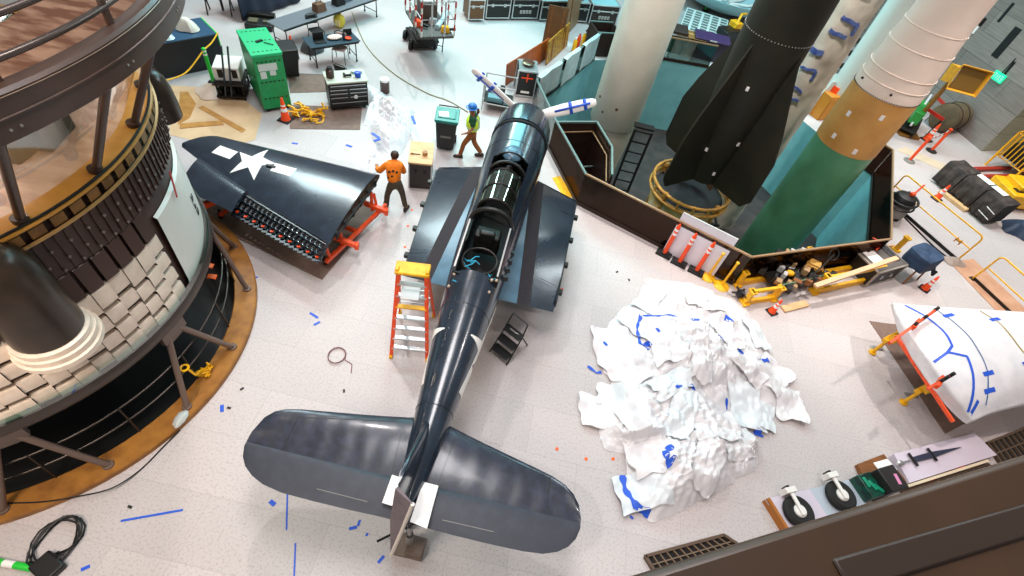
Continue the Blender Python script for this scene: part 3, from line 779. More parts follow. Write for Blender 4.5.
xx = [rootTE.x+.05-.15*k for k in range(int((rootTE.x+8.45)/.15)+1)]
xm = A(246, 193, Zw).x; xx = sorted(set(xx+[xm]+[-8.3, -8.4, -8.46]), reverse=True)
secs = []
for x in xx:
    t = (rootTE.x-x)/4.4
    l, e = le_at(x), te_at(x)
    secs.append(foil((x+(.22*(1-t) if False else 0)+(.19 if t < .02 else 0)*0, l, Zw), (x, max(min(e, l-.05), 0), Zw), .36-.24*t, 24))
# skew the root rib to the photographed line
for k, s_ in enumerate(secs[:8]):
    f = 1-k/8
    for v in s_: v.x += f*.2*(v.y-rootTE.y)/(rootLE.y-rootTE.y)
b = B(); b.loft(secs, caps=True); wg = b.make('wing_skin', M_navy, lw, world=True, angle=50)
b = B(); hx = [xm-.0, xm-.25, xm-.55, xm-.85, xm-1.1, xm-1.3, xm-1.5]; ar, at_ = A(235, 214, .95), A(206, 199, .95); asec = []
for x in hx:
    f = (hx[0]-x)/(hx[0]-hx[-1]); y1 = ar.y+(at_.y-ar.y)*min(1, (x-ar.x)/(at_.x-ar.x)); y1 += max(0, f-.6)**2*2.6
    asec.append(foil((x, te_at(x)+.06, Zw+.02), (x, min(y1, te_at(x)-.06), .95), .1, 16))
b.loft(asec); b.make('aileron', M_navy, lw, world=True, angle=50)
b = B()
rt = [v.copy() for v in secs[0]]; c = sum(rt, V())/len(rt)
b.add([c+(v-c)*1.0+V((.012, 0, 0)) for v in rt], [tuple(range(len(rt)))])
b.make('root_rib', mat('rib_brown', '#5a4026', .6, 0, '#33241a', 9, 3, .4, .6), lw, world=True, smooth=False)
b = B()
for k in range(6):
    q = .1+.15*k; p = rt[0].lerp(rootLE, q); b.box((rootTE.x+.1+.2*q, rootTE.y+(rootLE.y-rootTE.y)*q, Zw+.03), (.03, .1, .2)); 
b.tube([(rootTE.x+.12, 7.3, Zw), (rootTE.x+.2, 8.1, Zw+.08), (rootTE.x+.27, 9.2, Zw)], .025)
b.make('rib_fitting', M_dark, lw, world=True, bevel=.01)
P = lambda *q: [(A(x, y, 1.12).x, A(x, y, 1.12).y) for x, y in q]
drape([P((268.3, 149), (263, 158), (276, 165), (262, 166), (253.6, 179), (248, 167), (228.6, 170.5), (242, 161), (239.7, 152), (252, 157))], wg, 'star_marking', M_white, wg)
drape([P((220.3, 145), (238.3, 152), (229.4, 158.3), (211, 151)), P((275.8, 164.4), (297.2, 170.6), (290.3, 177.8), (270.3, 171.4))], wg, 'bar_marking', M_white, wg)
P2 = lambda *q: P(*q)
drape([P((243, 190), (219, 162.5), (219.6, 162), (243.8, 189.5)), P((200, 160), (230, 176), (246, 192), (245, 193), (229, 177), (200, 161))][:1], wg, 'panel_seam', M_navy_d, wg)
b = B(); h = A(270.5, 164.8, 1.2); b.box((h.x, h.y, 1.17), (.22, .06, .03)); b.make('handhold', M_black, wg, world=True)
# hanging flap with two rows of round holes (frames with orange showing)
p0, p1 = A(245, 195, .95), A(327, 245, .95); q1, q0 = A(318, 262, .72), A(233, 215, .72)
b = B()
for r in range(4):
    f = r/3; b.bar(p0.lerp(q0, f), p1.lerp(q1, f), .05, .05)
for k in range(20):
    f = k/19; b.bar(p0.lerp(p1, f), q0.lerp(q1, f), .06, .04)
for k in range(19):
    for r in range(3):
        f = (k+.5)/19; g = (r+.5)/3; c = p0.lerp(p1, f).lerp(q0.lerp(q1, f), g)
        if r == 2: b.box(c, (.2, .2, .025), .2)
        else: b.tube([c+V((.085*math.cos(a), .085*math.sin(a), .01)) for a in [PI*j/5 for j in range(10)]], .022, 5, closed=True)
b.make('flap_frame', M_navy_d, lw, world=True)
b = B()
for k in range(10):
    c = p0.lerp(p1, (k*2+.5)/19).lerp(q0.lerp(q1, (k*2+.5)/19), .82); b.box(c+V((0, 0, .02)), (.07, .05, .03), .3)
b.make('orange_fitting', M_orange, lw, world=True)
# cradle
cr = thing('wing_cradle', 'orange steel cradle on castors carrying the dark starred wing', 'cradle', A(345, 232))
b = B()
r0, r1 = A(326, 262, .3), A(386, 205, .3)
b.bar(r0, r1, .08, .1); b.bar(A(220, 215, .3), A(275, 170, .3), .08, .1); b.bar((r0+r1)/2, A(248, 190, .3), .08, .1)
b.make('frame', M_orange2, cr, world=True, bevel=.008)
for (u, v) in ((348, 243), (378, 209)):
    c = A(u, v, .42); b = B(); b.bar(c+V((-.35, .0, .1)), c+V((.22, -.02, 0)), .1, .12); b.box(c+V((.22, -.02, 0)), (.09, .14, .16), .2)
    b.cyl(c+V((-.15, 0, -.1)), c+V((-.15, 0, .5)), .04)
    b.make('outrigger', M_orange2, cr, world=True, bevel=.01)
c = A(213, 204, .7); b = B(); b.bar(c+V((.12, .12, .1)), c+V((-.18, -.16, 0)), .12, .14); b.make('end_arm', M_orange2, cr, world=True, bevel=.01)
for (u, v) in ((326, 264), (386, 207), (222, 218), (277, 173)):
    c = A(u, v); b = B(); b.cyl(c+V((-.03, 0, .07)), c+V((.03, 0, .07)), .07, n=16); b.box(c+V((0, 0, .16)), (.1, .1, .04)); b.bar(c+V((0, 0, .16)), c+V((0, 0, .28)), .03, .05); b.make('castor', M_black, cr, world=True)
for (u, v) in ((330, 258), (378, 212)):
    c = A(u, v, .3); b = B(); b.cyl(c, V((c.x-.1, c.y+.05, .82)), .035); b.make('upright', M_orange2, cr, world=True)
# brown board under the wing; also stands in for the flap's shadow
b = B(); poly = [A(x, y) for x, y in ((206, 196), (232, 213), (330, 274), (318, 278), (290, 270), (226, 233), (203, 214))]
def slab(pts, z1, name, m, lab, cat, group=None, z0=0.0):
    ps = [A(*p) for p in pts]; c = sum(ps, V())/len(ps)
    b = B(); b.prism(ps, z0, z1)
    return tag(b.make(name, m, smooth=False, loc=V((c.x, c.y, z0)), world=True), lab, cat, group)
slab(((207, 190), (262, 166), (383, 207), (322, 280), (226, 233), (203, 214)), .008, 'floor_board', M_card, 'brown board on the floor beneath the starred wing, partly drawn for its shadow', 'floor board')
# light dots come through the flap holes
# ------------------------------------------------------------------ wrapped wing on its cradle (right)
ww = thing('wrapped_wing', 'detached wing wrapped in white sheeting and blue tape on the orange cradle at right', 'wrapped wing', A(960, 360, 1.0))
def U(x, y, z): return A(x, y, z)
top = [[U(893, 303, 1.25), U(902, 304, 1.32), U(930, 306, 1.42), U(975, 309, 1.42), U(1024, 312, 1.4), U(1100, 318, 1.3)],
       [U(905, 330, 1.35), U(913, 331, 1.45), U(940, 332, 1.62), U(985, 336, 1.6), U(1035, 338, 1.55), U(1105, 345, 1.4)],
       [U(925, 362, 1.35), U(933, 362, 1.47), U(958, 361, 1.62), U(1000, 363, 1.6), U(1045, 362, 1.55), U(1110, 368, 1.4)],
       [U(948, 396, 1.2), U(956, 394, 1.34), U(978, 390, 1.45), U(1012, 386, 1.42), U(1052, 382, 1.38), U(1115, 382, 1.3)],
       [U(969, 420, 1.0), U(975, 420, 1.05), U(994, 412, 1.12), U(1024, 404, 1.12), U(1060, 398, 1.1), U(1120, 392, 1.1)]]
def bez(tab, u, v):
    def cr_(a, t):
        n_ = len(a)-1; f = min(t*n_, n_-1e-6); i = int(f); f -= i
        p = [a[max(i-1, 0)], a[i], a[i+1], a[min(i+2, n_)]]
        return .5*((2*p[1])+(p[2]-p[0])*f+(2*p[0]-5*p[1]+4*p[2]-p[3])*f*f+(3*p[1]-p[0]-3*p[2]+p[3])*f*f*f)
    return cr_([cr_(r, u) for r in tab], v)
def wtop(u, v):
    p = bez(top, u, v); w = noise.noise(p*2.2)*.035*min(1, 8*min(v, 1-v))
    return p+V((0, 0, w-.0))
def wbot(u, v):
    p = bez(top, u, v); e = 1-abs(2*v-1)**3; q = min(1, u*6)
    return V((p.x, p.y, p.z-.08-.16*e*q-.08*q))
NU, NV = 40, 36
b = B(); b.grid(wtop, NU, NV); b.grid(wbot, NU, NV)
for v in (0, 1): b.grid(lambda s_, t, v=v: wtop(s_, v).lerp(wbot(s_, v), t), NU, 2)
for u in (0, 1): b.grid(lambda s_, t, u=u: wtop(u, s_).lerp(wbot(u, s_), t), NV, 2)
wr_ = b.make('wrapping', M_plastic, ww, world=True, merge=.002, angle=60)
def tline(pts, w, name, m, z=1.4):
    polys = []
    for a, c in zip(pts[:-1], pts[1:]):
        p, q = A(*a, z), A(*c, z); d = (q-p).to_2d().normalized(); nn = V((-d.y, d.x))*w/2; p, q = p.to_2d()-d*w*.2, q.to_2d()+d*w*.2
        polys.append([(p+nn), (q+nn), (q-nn), (p-nn)])
    return drape([[(v.x, v.y) for v in pl_] for pl_ in polys], wr_, name, m, wr_, off=.008)
tline([(907, 304), (922, 318), (934, 335), (943, 352), (939, 358), (931, 364)], .055, 'blue_tape', M_blue)
tline([(940, 358), (958, 362), (966, 378), (976, 402), (983, 417)], .06, 'blue_tape', M_blue)
tline([(971, 405), (972, 417)], .07, 'blue_tape', M_blue, 1.15)
tline([(930, 306), (945, 322), (962, 345), (980, 375), (992, 402)], .03, 'blue_strap', mat('strap_blue', '#2b5f95', .6))
for c in ((945, 318), (982, 377), (989, 391), (991, 322), (1021, 367)): tline([(c[0]-4.5, c[1]+1.2), (c[0]+4.5, c[1]-1.2)], .09, 'blue_tape', M_blue)
tline([(976, 309), (993, 325), (1008, 348), (1024, 368)], .04, 'tan_strap', mat('strap_tan', '#a08a3a', .6))
c2 = thing('wing_cradle', 'orange steel cradle with yellow outriggers holding the white wrapped wing', 'cradle', A(935, 380))
b = B(); b.bar(U(896, 336, 1.15), U(953, 422, 1.0), .05, .08); b.bar(U(907, 334, .55), U(1000, 330, .55), .09, .09); b.bar(U(955, 398, .42), U(1040, 385, .42), .09, .09)
b.make('frame', M_orange2, c2, world=True, bevel=.008)
for (q0, q1, y0) in (((898, 337), (937, 309), (884, 341)), ((931, 387), (950, 376), (917, 392))):
    b = B(); a, c = U(*q0, 1.5), U(*q1, 1.78); b.bar(a.lerp(c, -.22), c, .06, .09); b.bar(a.lerp(c, .3)+V((0, 0, .07)), a.lerp(c, .95)+V((0, 0, .07)), .035, .05)
    mid = a.lerp(c, .45); b.bar(mid+V((-.12, -.15, 0)), mid+V((.12, .15, 0)), .07, .12)
    b.make('clamp_arm', M_orange2, c2, world=True, bevel=.01)
    for q_ in (.35, .6, .9):
        b = B(); b.cyl(a.lerp(c, q_)+V((0, 0, .02)), a.lerp(c, q_)+V((0, 0, .16)), .035, n=10); b.make('clamp_knob', M_black, c2, world=True)
    b = B(); y = U(*y0, .55); b.bar(y, U(q0[0]+8, q0[1]-7, .7), .12, .14); b.box(U(q0[0]-2, q0[1]+1, .72), (.2, .18, .22), .5); b.cyl(V((y.x+.1, y.y+.04, .04)), V((y.x+.1, y.y+.04, .5)), .04); b.cyl(V((y.x+.1, y.y+.04, 0)), V((y.x+.1, y.y+.04, .05)), .09)
    b.make('outrigger', M_yellow, c2, world=True, bevel=.01)
for (u, v) in ((950, 408), (915, 345), (1010, 398), (1000, 340)):
    c = A(u, v); b = B(); b.cyl(c+V((-.04, 0, .09)), c+V((.04, 0, .09)), .09, n=16); b.bar(c+V((0, 0, .1)), c+V((0, 0, .42)), .05); b.make('castor', M_black, c2, world=True)
slab(((869, 321), (891, 324), (1030, 330), (1000, 405), (945, 434)), .008, 'floor_board', M_card, 'brown protective board on the floor beneath the white wrapped wing', 'floor board')
for (x, y) in ((875, 348), (909, 395)):
    b = B(); p = A(x, y); b.box((p.x+.04, p.y, .02), (.32, .09, .04), .15); tag(b.make('steel_plate', M_steel, loc=V((p.x+.04, p.y, 0)), world=True, bevel=.004), 'small steel plate under the %s yellow outrigger' % ('rear' if y < 360 else 'front'), 'plate', 'plates under outriggers')
# ------------------------------------------------------------------ missiles standing in the pit
M_mw = mat('missile_white', '#e6e0d2', .5, 0, '#d8d2c3', 1.2, 5, .35, .7)
ms = thing('white_missile', 'tall plain white missile standing in the pit behind the aircraft nose', 'missile', (2.19, 17.5, PZ))
b = B(); b.lathe([(.87, 2.72), (.89, 2.75), (.89, 6.5), (.89, 14)], 48); b.make('body', M_mw, ms)
b = B(); b.lathe([(.62, 0), (.66, .3), (.74, 1.2), (.84, 2.7)], 40); 
for k in range(4):
    a = PI*k/2+.5; b.bar((math.cos(a)*.66, math.sin(a)*.66, .15), (math.cos(a)*.66, math.sin(a)*.66, 1.4), .06, .5, up=(math.cos(a), math.sin(a), 0))
b.make('tail_skirt', mat('skirt_cream', '#c3b9a8', .55), ms)
b = B(); b.lathe([(.7, -.0), (.75, .05), (.75, .16), (.6, .18)], 24); b.make('stand', M_gun, ms)
for a, z, r in ((-98, 3.6, .055), (-128, 3.3, .045), (-150, 3.7, .05)):
    a = math.radians(a); c = V((.885*math.cos(a), .885*math.sin(a), z)); d = V((math.cos(a), math.sin(a), 0))
    b = B(); b.cyl(c-d*.02, c+d*.012, r, n=16); b.make('port_cover', mat('port_brown', '#5d3f2c', .6), ms)
# V shaped dark green rocket with fins on a golden stand
vr = thing('dark_green_rocket', 'huge dark olive rocket with broad tail fins standing over a golden launch stand', 'rocket', (4.7, 13.35, PZ))
M_ol = mat('rocket_olive', '#201f16', .55, 0, '#29271b', 1.3, 5, .4, .7, spec=.3)
VB = 4.05; pr_ = [(.02, .0), (.55, .0), (.60, .35), (.68, 1.2), (.77, 2.4), (.815, 3.6), (.825, 4.6), (.82, 6), (.74, 8), (.55, 10), (.3, 12), (.05, 13.4)]
b = B(); b.lathe([(r, z+VB) for r, z in pr_], 56); b.make('body', M_ol, vr)
for k in range(4):
    a = math.radians(k*90+42); d = V((math.cos(a), math.sin(a), 0)); n_ = V((-d.y, d.x, 0))
    out = [(.78, 4.0), (1.05, 3.3), (1.5, 2.2), (1.72, 1.5), (1.75, .25), (1.55, -.05), (.55, .0)]
    inn = [(.60, 4.0), (.60, 3.3), (.58, 2.2), (.55, 1.5), (.5, .25), (.45, -.0), (.4, 0)]
    rg = []
    for (ro, zo), (ri, zi) in zip(out, inn):
        po = d*ro+V((0, 0, zo+VB)); pi_ = d*ri+V((0, 0, zi+VB)); th = .13 if zo < 3.9 else .05
        rg.append([pi_-n_*th, po-n_*.025, po+n_*.025, pi_+n_*th])
    b = B(); b.loft(rg); b.make('fin', M_ol, vr)
b = B()
for k in range(64):
    a = 2*PI*k/64; b.ball((math.cos(a)*.828, math.sin(a)*.828, VB+4.15), .014, 5)
b.make('rivet_row', M_alum, vr)
for k, (a, z) in enumerate(((200, 2.3), (235, 1.1), (292, 1.5), (250, 3.0), (275, .5))):
    a = math.radians(a); r = .8 if z > 2 else .72; b = B(); b.box((math.cos(a)*r, math.sin(a)*r, z+VB), (.02, .07, .1), a); b.make('inspection_label', M_paper, vr)
st = thing('launch_stand', 'golden launch stand with a ring frame and foil deflector beneath the dark olive rocket', 'launch stand', (4.72, 13.72, PZ))
M_gf = mat('gold_foil', '#b78a3e', .35, .45, '#8f6526', 4, 4, .4, .65, bump=.4, bscale=9)
M_gfr = mat('gold_frame', '#c08f40', .4, .1, '#a0752f', 8, 3, .4, .65)
SC = V((4.95, 13.05, 0))
b = B()
for z, r in ((3.35, 1.22), (3.08, 1.24)): b.tube([(r*math.cos(2*PI*k/40), r*math.sin(2*PI*k/40), z) for k in range(40)], .05, 8, closed=True)
for k in range(16):
    a = 2*PI*k/16; b.bar((1.23*math.cos(a), 1.23*math.sin(a), 3.03), (1.22*math.cos(a), 1.22*math.sin(a), 3.4), .09, .05)
b.make('ring_frame', M_gfr, st)
for k in range(4):
    a = PI/2*k+.75; b = B(); b.tube([(1.12*math.cos(a), 1.12*math.sin(a), 3.2), (1.3*math.cos(a), 1.3*math.sin(a), 0)], .06, 8); b.box((1.3*math.cos(a), 1.3*math.sin(a), .04), (.3, .3, .08), a)
    b.ball((1.15*math.cos(a), 1.15*math.sin(a), 3.25), .12, 8); b.make('leg', M_gfr, st)
    a2 = a+PI/2; b = B(); b.tube([(1.13*math.cos(a), 1.13*math.sin(a), 3.1), (1.24*math.cos(a2), 1.24*math.sin(a2), 1.2)], .03, 6); b.make('brace', M_gfr, st)
b = B()
for k in range(16):
    a0, a1 = 2*PI*k/16, 2*PI*(k+1)/16
    P_ = [(1.12, 3.12), (1.1, 2.7), (1.0, 2.1), (.9, 1.6)]
    b.loft([[V((r*math.cos(a), r*math.sin(a), z+.03*math.sin(k*2.3))) for a in (a0, (a0+a1)/2, a1)] for r, z in P_], wrap=False, caps=False)
b.make('foil_drum', mat('foil_pale', '#e9c276', .4, .0, '#f4e0b4', 2.2, 3, .45, .6, bump=.4, bscale=7), st, merge=.01, angle=20)
b = B(); b.lathe([(1.12, 3.05), (.6, 3.0), (.01, 3.0)], 28, caps=False); b.make('deck_plate', M_dark, st)
for k, (a, z, l) in enumerate(((100, 3.3, .5), (60, 3.35, .45), (20, 3.3, .5), (150, 3.3, .4))):
    a = math.radians(a); b = B(); b.box((.62*math.cos(a), .62*math.sin(a), z+.12), (.06, .34, .4), a); b.make('vane', mat('vane_grey', '#6f6a72', .5) if k % 2 else mat('vane_brown', '#6e5138', .6), st, bevel=.015)
# green / tan / white missile
M_mg = mat('missile_green', '#4f8f68', .35, 0, '#5f9f78', 1.5, 4, .35, .7)
M_mt = mat('missile_tan', '#d09a52', .5, 0, '#c08a45', 2, 5, .35, .7)
mm = thing('banded_missile', 'tall missile with green base, tan band and white upper stage', 'missile', (8.26, 14.1, PZ))
mz = lambda z: z-PZ
b = B(); b.lathe([(.78, 0), (.83, .1), (.835, mz(2.43))], 56); b.make('green_stage', M_mg, mm)
b = B(); b.lathe([(.845, mz(2.43)), (.845, mz(2.5)), (.84, mz(3.9)), (.825, mz(4.02))], 56); b.make('tan_stage', M_mt, mm)
b = B(); b.lathe([(.835, mz(4.02)), (.84, mz(4.06)), (.83, mz(4.2)), (.78, mz(5)), (.70, mz(5.8)), (.69, mz(6.4)), (.67, mz(7.2)), (.665, mz(9.5))], 56); ws = b.make('white_stage', mat('missile_cream', '#f6e2d2', .45, 0, '#eed9c8', 1.5, 4, .4, .7), mm)
for z, r in ((4.34, .832), (4.62, .812), (5.2, .765), (5.65, .718)):
    b = B(); b.tube([(r*math.cos(2*PI*k/48), r*math.sin(2*PI*k/48), mz(z)) for k in range(48)], .014, 6, closed=True); b.make('weld_ring', MATS['missile_cream'], ws)
b = B()
for k in range(90):
    a = 2*PI*k/90; b.ball((.842*math.cos(a), .842*math.sin(a), mz(4.04)), .016, 5)
b.make('rivet_row', M_dark, mm)
for a, z, r in ((215, 2.75, .85), (262, 3.65, .845), (262, 2.62, .85), (212, 3.4, .845)):
    a = math.radians(a); b = B(); b.box((r*math.cos(a), r*math.sin(a), mz(z)), (.01, .1, .14), a+.0); b.make('paper_label', M_paper, mm)
b = B()
for a in (250, 190): 
    a = math.radians(a); b.cyl((.83*math.cos(a), .83*math.sin(a), mz(4.22)), (.86*math.cos(a), .86*math.sin(a), mz(4.22)), .03, n=10)
b.make('port', M_gun, mm)
# paper wrapped missile with blue brush marks
wm = thing('wrapped_missile', 'slim missile wrapped in crumpled pale paper with blue lettering, between two larger missiles', 'missile', (7.5, 16.8, PZ))
b = B()
def wrapf(u, v):
    a = 2*PI*u; z = 10.5*v; r = .56+.035*noise.noise(V((math.cos(a)*2, math.sin(a)*2, z*1.4)))+.02*noise.noise(V((math.cos(a)*6, math.sin(a)*6, z*4)))
    return V((r*math.cos(a), r*math.sin(a), z))
b.grid(wrapf, 48, 120); b.make('paper_wrap', mat('wrap_paper', '#d2c4b6', .7, 0, '#a89b90', 1.6, 5, .4, .7), wm, merge=.001, angle=80)
M_bm = mat('blue_lettering', '#3a4f92', .6, 0, '#5c6ea6', 7, 4, .4, .6)
random.seed(5)
for k in range(13):
    b = B(); z0 = 3.3+k*.52+random.uniform(-.1, .1); a0 = math.radians(random.uniform(195, 235)); w = random.choice((.07, .1, .15)); sl = random.uniform(-.02, .03)
    R_w = lambda a, z: V((.60*math.cos(a), .60*math.sin(a), z))
    pts = [R_w(a0+t*.17, z0+sl*t+.02*math.sin(t*2.1+k)) for t in range(random.randint(4, 7))]
    for p, q in zip(pts[:-1], pts[1:]): b.bar(p, q, w, .03, up=(p.x, p.y, 0))
    if k % 3 == 0: b.bar(pts[-1], pts[-1]+V((0, 0, -.3)), .08, .03, up=(pts[-1].x, pts[-1].y, 0))
    b.make('blue_letter', M_bm, wm)
# another white rocket further back
p = (10.7, 21.0, 0)
wr2 = thing('slim_white_rocket', 'slim pale rocket behind the tan banded missile', 'rocket', p)
b = B(); b.lathe([(.4, 0), (.4, 8), (.34, 9), (.1, 10.5)], 36); b.make('body', mat('rocket_pale', '#c8d2cc', .5), wr2)
for k in range(4):
    a = PI/2*k+.4; b = B(); d = V((math.cos(a), math.sin(a), 0)); n_ = V((-d.y, d.x, 0))
    b.loft([[d*.45-n_*.03+V((0, 0, .1)), d*1.0-n_*.02+V((0, 0, .1)), d*1.0+n_*.02+V((0, 0, .1)), d*.45+n_*.03+V((0, 0, .1))], [d*.45-n_*.03+V((0, 0, 1.4)), d*.6-n_*.02+V((0, 0, 1.4)), d*.6+n_*.02+V((0, 0, 1.4)), d*.45+n_*.03+V((0, 0, 1.4))]])
    b.make('fin', MATS['rocket_pale'], wr2)
# ------------------------------------------------------------------ barrier round the pit
M_bg = glass('barrier_glass', '#7d6a60', .34, .04, '#5a4a42')
M_bg2 = glass('barrier_glass_clear', '#a9b7b4', .22, .04)
M_rail = mat('rail_bronze', '#3a2c24', .35, .5)
M_cap = mat('rail_cap', '#a58463', .35, .3)
def barrier(p, q, lab, gl=M_bg, h=1.07, cap=M_cap):
    p, q = V((p.x, p.y, 0)), V((q.x, q.y, 0)); m = (p+q)/2
    t = thing('pit_barrier', lab, 'glass barrier', m, 0, 'glass barriers round the pit'); d = (q-p).normalized()*.01
    b = B(); b.bar(p+d+V((0, 0, h/2+.03)), q-d+V((0, 0, h/2+.03)), .014, h-.06); b.make('glass_panel', gl, t, world=True, smooth=False)
    b = B(); b.bar(p+V((0, 0, h)), q+V((0, 0, h)), .05, .045); b.make('top_rail', cap, t, world=True)
    b = B(); b.bar(p+V((0, 0, .06)), q+V((0, 0, .06)), .05, .12); b.make('bottom_channel', M_rail, t, world=True)
    return t
names = ['front glass barrier between the leaning white board and the plywood strips', 'glass barrier along the pit beside the yellow strips on the floor', 'glass barrier along the pit below the propeller blade', 'glass barrier hung with pale blankets beside the wooden boards']
for i in range(4): barrier(pit[i], pit[i+1], names[i], M_bg if i < 2 else M_bg2, cap=M_cap if i < 1 else mat('rail_teal', '#6f8783', .35, .3))
barrier(pit[11], pit[0], 'glass barrier behind the long yellow steel frames')
barrier(pit[10], pit[11], 'glass barrier between the banded missile and the vacuum', M_bg)
barrier(pit[9], pit[10], 'short angled glass barrier behind the banded missile', M_bg)
for i, l in ((5, 'rear glass barrier beside the white missile'), (6, 'rear glass barrier near the dark cases')): barrier(pit[i], pit[i+1], l, M_bg2, .95)
# blankets hung over the left rear barrier
p, q = pit[3], pit[4]; d = (q-p); L = d.length; d.normalize(); nin = V((d.y, -d.x, 0))
for k, (f0, f1, dr_) in enumerate(((.02, .33, .9), (.38, .62, 1.05), (.68, .95, 1.0))):
    b = B()
    def bl_(u, v, f0=f0, f1=f1, dr_=dr_):
        s_ = p+d*L*(f0+(f1-f0)*u); w = .02*math.sin(u*9+k)
        if v < .35: return s_-nin*(.04+w)+V((0, 0, 1.11-.5*(.35-v)/.35))
        if v < .45: return s_+nin*((v-.4)/.05*.05)+V((0, 0, 1.125))
        return s_+nin*(.05+w+.02)+V((0, 0, 1.11-dr_*(v-.45)/.55))
    b.grid(bl_, 16, 20); tag(b.make('blanket', mat('blanket_pale', '#aebfc0', .8, 0, '#9fb2b4', 3, 3), loc=p+d*L*f0+V((0, 0, 1.1)), world=True, solid=.012), ['pale blanket over the pit barrier closest to the propeller', 'pale blanket over the pit barrier between two others', 'pale blanket over the pit barrier beside the dark bin'][k], 'blanket', 'blankets over the pit barrier')
# stair well inside the pit
sp = [A(556, 122, 1.0), A(597, 122, 1.0), A(612, 147, 1.0), A(612, 175, 1.0)]; sp = [V((v.x, v.y, 0)) for v in sp]
sw = thing('pit_stair', 'dark enclosed stair landing with glass sides going down into the pit', 'stairs', (1.2, 13.0, PZ))
p2, p3 = pit[1], pit[2]
b = B(); b.prism([(sp[0].x+.25, sp[0].y-.2), (sp[1].x, sp[1].y), (sp[2].x, sp[2].y), (sp[3].x, sp[3].y), (p2.x+.15, p2.y+.15)], PZ, -1.2); b.make('landing', mat('landing_brown', '#2f2019', .6), sw, world=True, smooth=False)
for i in range(3):
    p, q = sp[i], sp[i+1]
    b = B(); b.bar(p+V((0, 0, -.1)), q+V((0, 0, -.1)), .05, 2.1); b.make('side_panel', mat('panel_brown', '#2e1f19', .3), sw, world=True, smooth=False)
    b = B(); b.bar(p+V((0, 0, 1.0)), q+V((0, 0, 1.0)), .06, .05); b.make('top_rail', MATS['rail_teal'], sw, world=True)
    b = B(); b.bar(p*.92+q*.0+V((.07, 1.0, .72)), q*.94+V((.03, .75, .72)), .03, .03); b.make('handrail', M_cap, sw, world=True)
for k in range(5):
    b = B(); b.box((1.3+.05*k, 12.3+.28*k, -1.1+.0+.16*(4-k)), (.9, .3, .16)); b.make('step', mat('step_dark', '#241b17', .6), sw, world=True, smooth=False)
b = B(); b.bar((1.05, 13.6, -.2), (1.6, 13.9, -.2), .04); b.bar((1.05, 13.6, -.2), (1.1, 12.6, -.2), .04); b.make('inner_rail', MATS['rail_teal'], sw, world=True)
# steel frame stand between the missiles
fr = thing('steel_tower', 'dark steel ladder frame in the pit between the white missile and the olive rocket', 'frame', (3.15, 16.2, PZ))
b = B()
for x in (-.3, .3): b.tube([(x, 0, 0), (x, 0, 3.3)], .05, 6)
for k in range(8): b.bar((-.3, 0, .3+k*.42), (.3, 0, .3+k*.42), .05)
b.make('ladder', M_dark, fr)
b = B(); b.box((0, .2, 3.35), (.7, .3, .06)); b.make('shelf', M_gun, fr)
p = A(640, 150, -1.5); 
# low steel clutter on the pit floor
pc = thing('pit_pallet', 'dark steel frame lying in the pit between the wrapped missile and the banded missile', 'frame', (6.3, 15.9, PZ))
b = B()
for k in range(4): b.bar((-.5+.33*k, -.7, .9), (-.5+.33*k, .7, .9), .07)
for y in (-.7, .7): b.bar((-.6, y, .9), (.6, y, .9), .07)
for x in (-.5, .5):
    for y in (-.65, .65): b.bar((x, y, 0), (x, y, .9), .06)
b.make('deck_frame', M_gun, pc)
# ------------------------------------------------------------------ small repeated kinds
def cone(px, h, lab, group='traffic cones', m_=None):
    p = A(*px); t = thing('traffic_cone', lab, 'cone', p, random.uniform(0, 1.5), group); k = h/.71
    b = B(); b.box((0, 0, .02*k), (.36*k, .36*k, .04*k)); b.make('base', M_rub, t, bevel=.01)
    b = B(); b.lathe([(.14*k, .04*k), (.125*k, .06*k), (.03*k, .7*k), (.022*k, .71*k)], 20); b.make('body', M_orange, t)
    for z0, z1 in ((.3, .4), (.46, .53)):
        b = B(); b.lathe([((.1265-.1*(z0-.06)/.64)*k+.002, z0*k), ((.1265-.1*(z1-.06)/.64)*k+.002, z1*k)], 20, caps=False); b.make('white_band', M_paper, t)
    return t
cone((286, 120), .72, 'orange cone with white bands in front of the green steel box')
cone((293.5, 57), .72, 'orange cone with white bands behind the green steel box')
cone((771.5, 312), .5, 'orange cone in front of the yellow steel frame')
cone((924, 289), .55, 'orange cone beside the blue bag on the grey case')
cone((936, 199), .62, 'orange cone in front of the draped black carts')
cone((926, 140), .75, 'orange cone behind the orange and white tape by the grey wall')
# ------------------------------------------------------------------ green steel job box
m_, yaw, L = base2((265.5, 113.5), (292.5, 109))
gb = thing('job_box', 'bright green steel tool box with papers taped to its front', 'tool box', m_, yaw)
D, H = 1.5, 1.72
b = B(); b.box((0, D/2, H/2+.06), (L, D, H-.12)); b.make('body', M_green, gb, bevel=.015)
b = B(); b.box((0, D/2, H), (L+.04, D+.04, .08)); b.make('lid', mat('job_box_lid', '#17b877', .4), gb, bevel=.012)
for sx in (-1, 1):
    for y in (.12, D-.12):
        b = B(); b.box((sx*(L/2-.12), y, .05), (.1, .1, .1)); b.make('foot', M_black, gb)
for i in range(6):
    for z in (.45, .95, H-.18):
        b = B(); b.box((-L/2+.1+i*(L-.2)/5, -.004, z), (.06, .012, .03)); b.make('vent_hole', M_dark, gb, smooth=False)
    for y in (.15, .75, 1.35):
        b = B(); b.box((-L/2+.1+i*(L-.2)/5, y, H+.041), (.06, .03, .008)); b.make('vent_hole', M_dark, gb, smooth=False)
for x, z, w, h in ((-.05, 1.38, .5, .2), (.06, 1.2, .16, .14), (-.2, 1.16, .16, .2)):
    b = B(); b.box((x, -.006, z), (w, .01, h)); b.make('paper_notice', mat('notice_paper', '#c9d6cf', .7), gb, smooth=False)
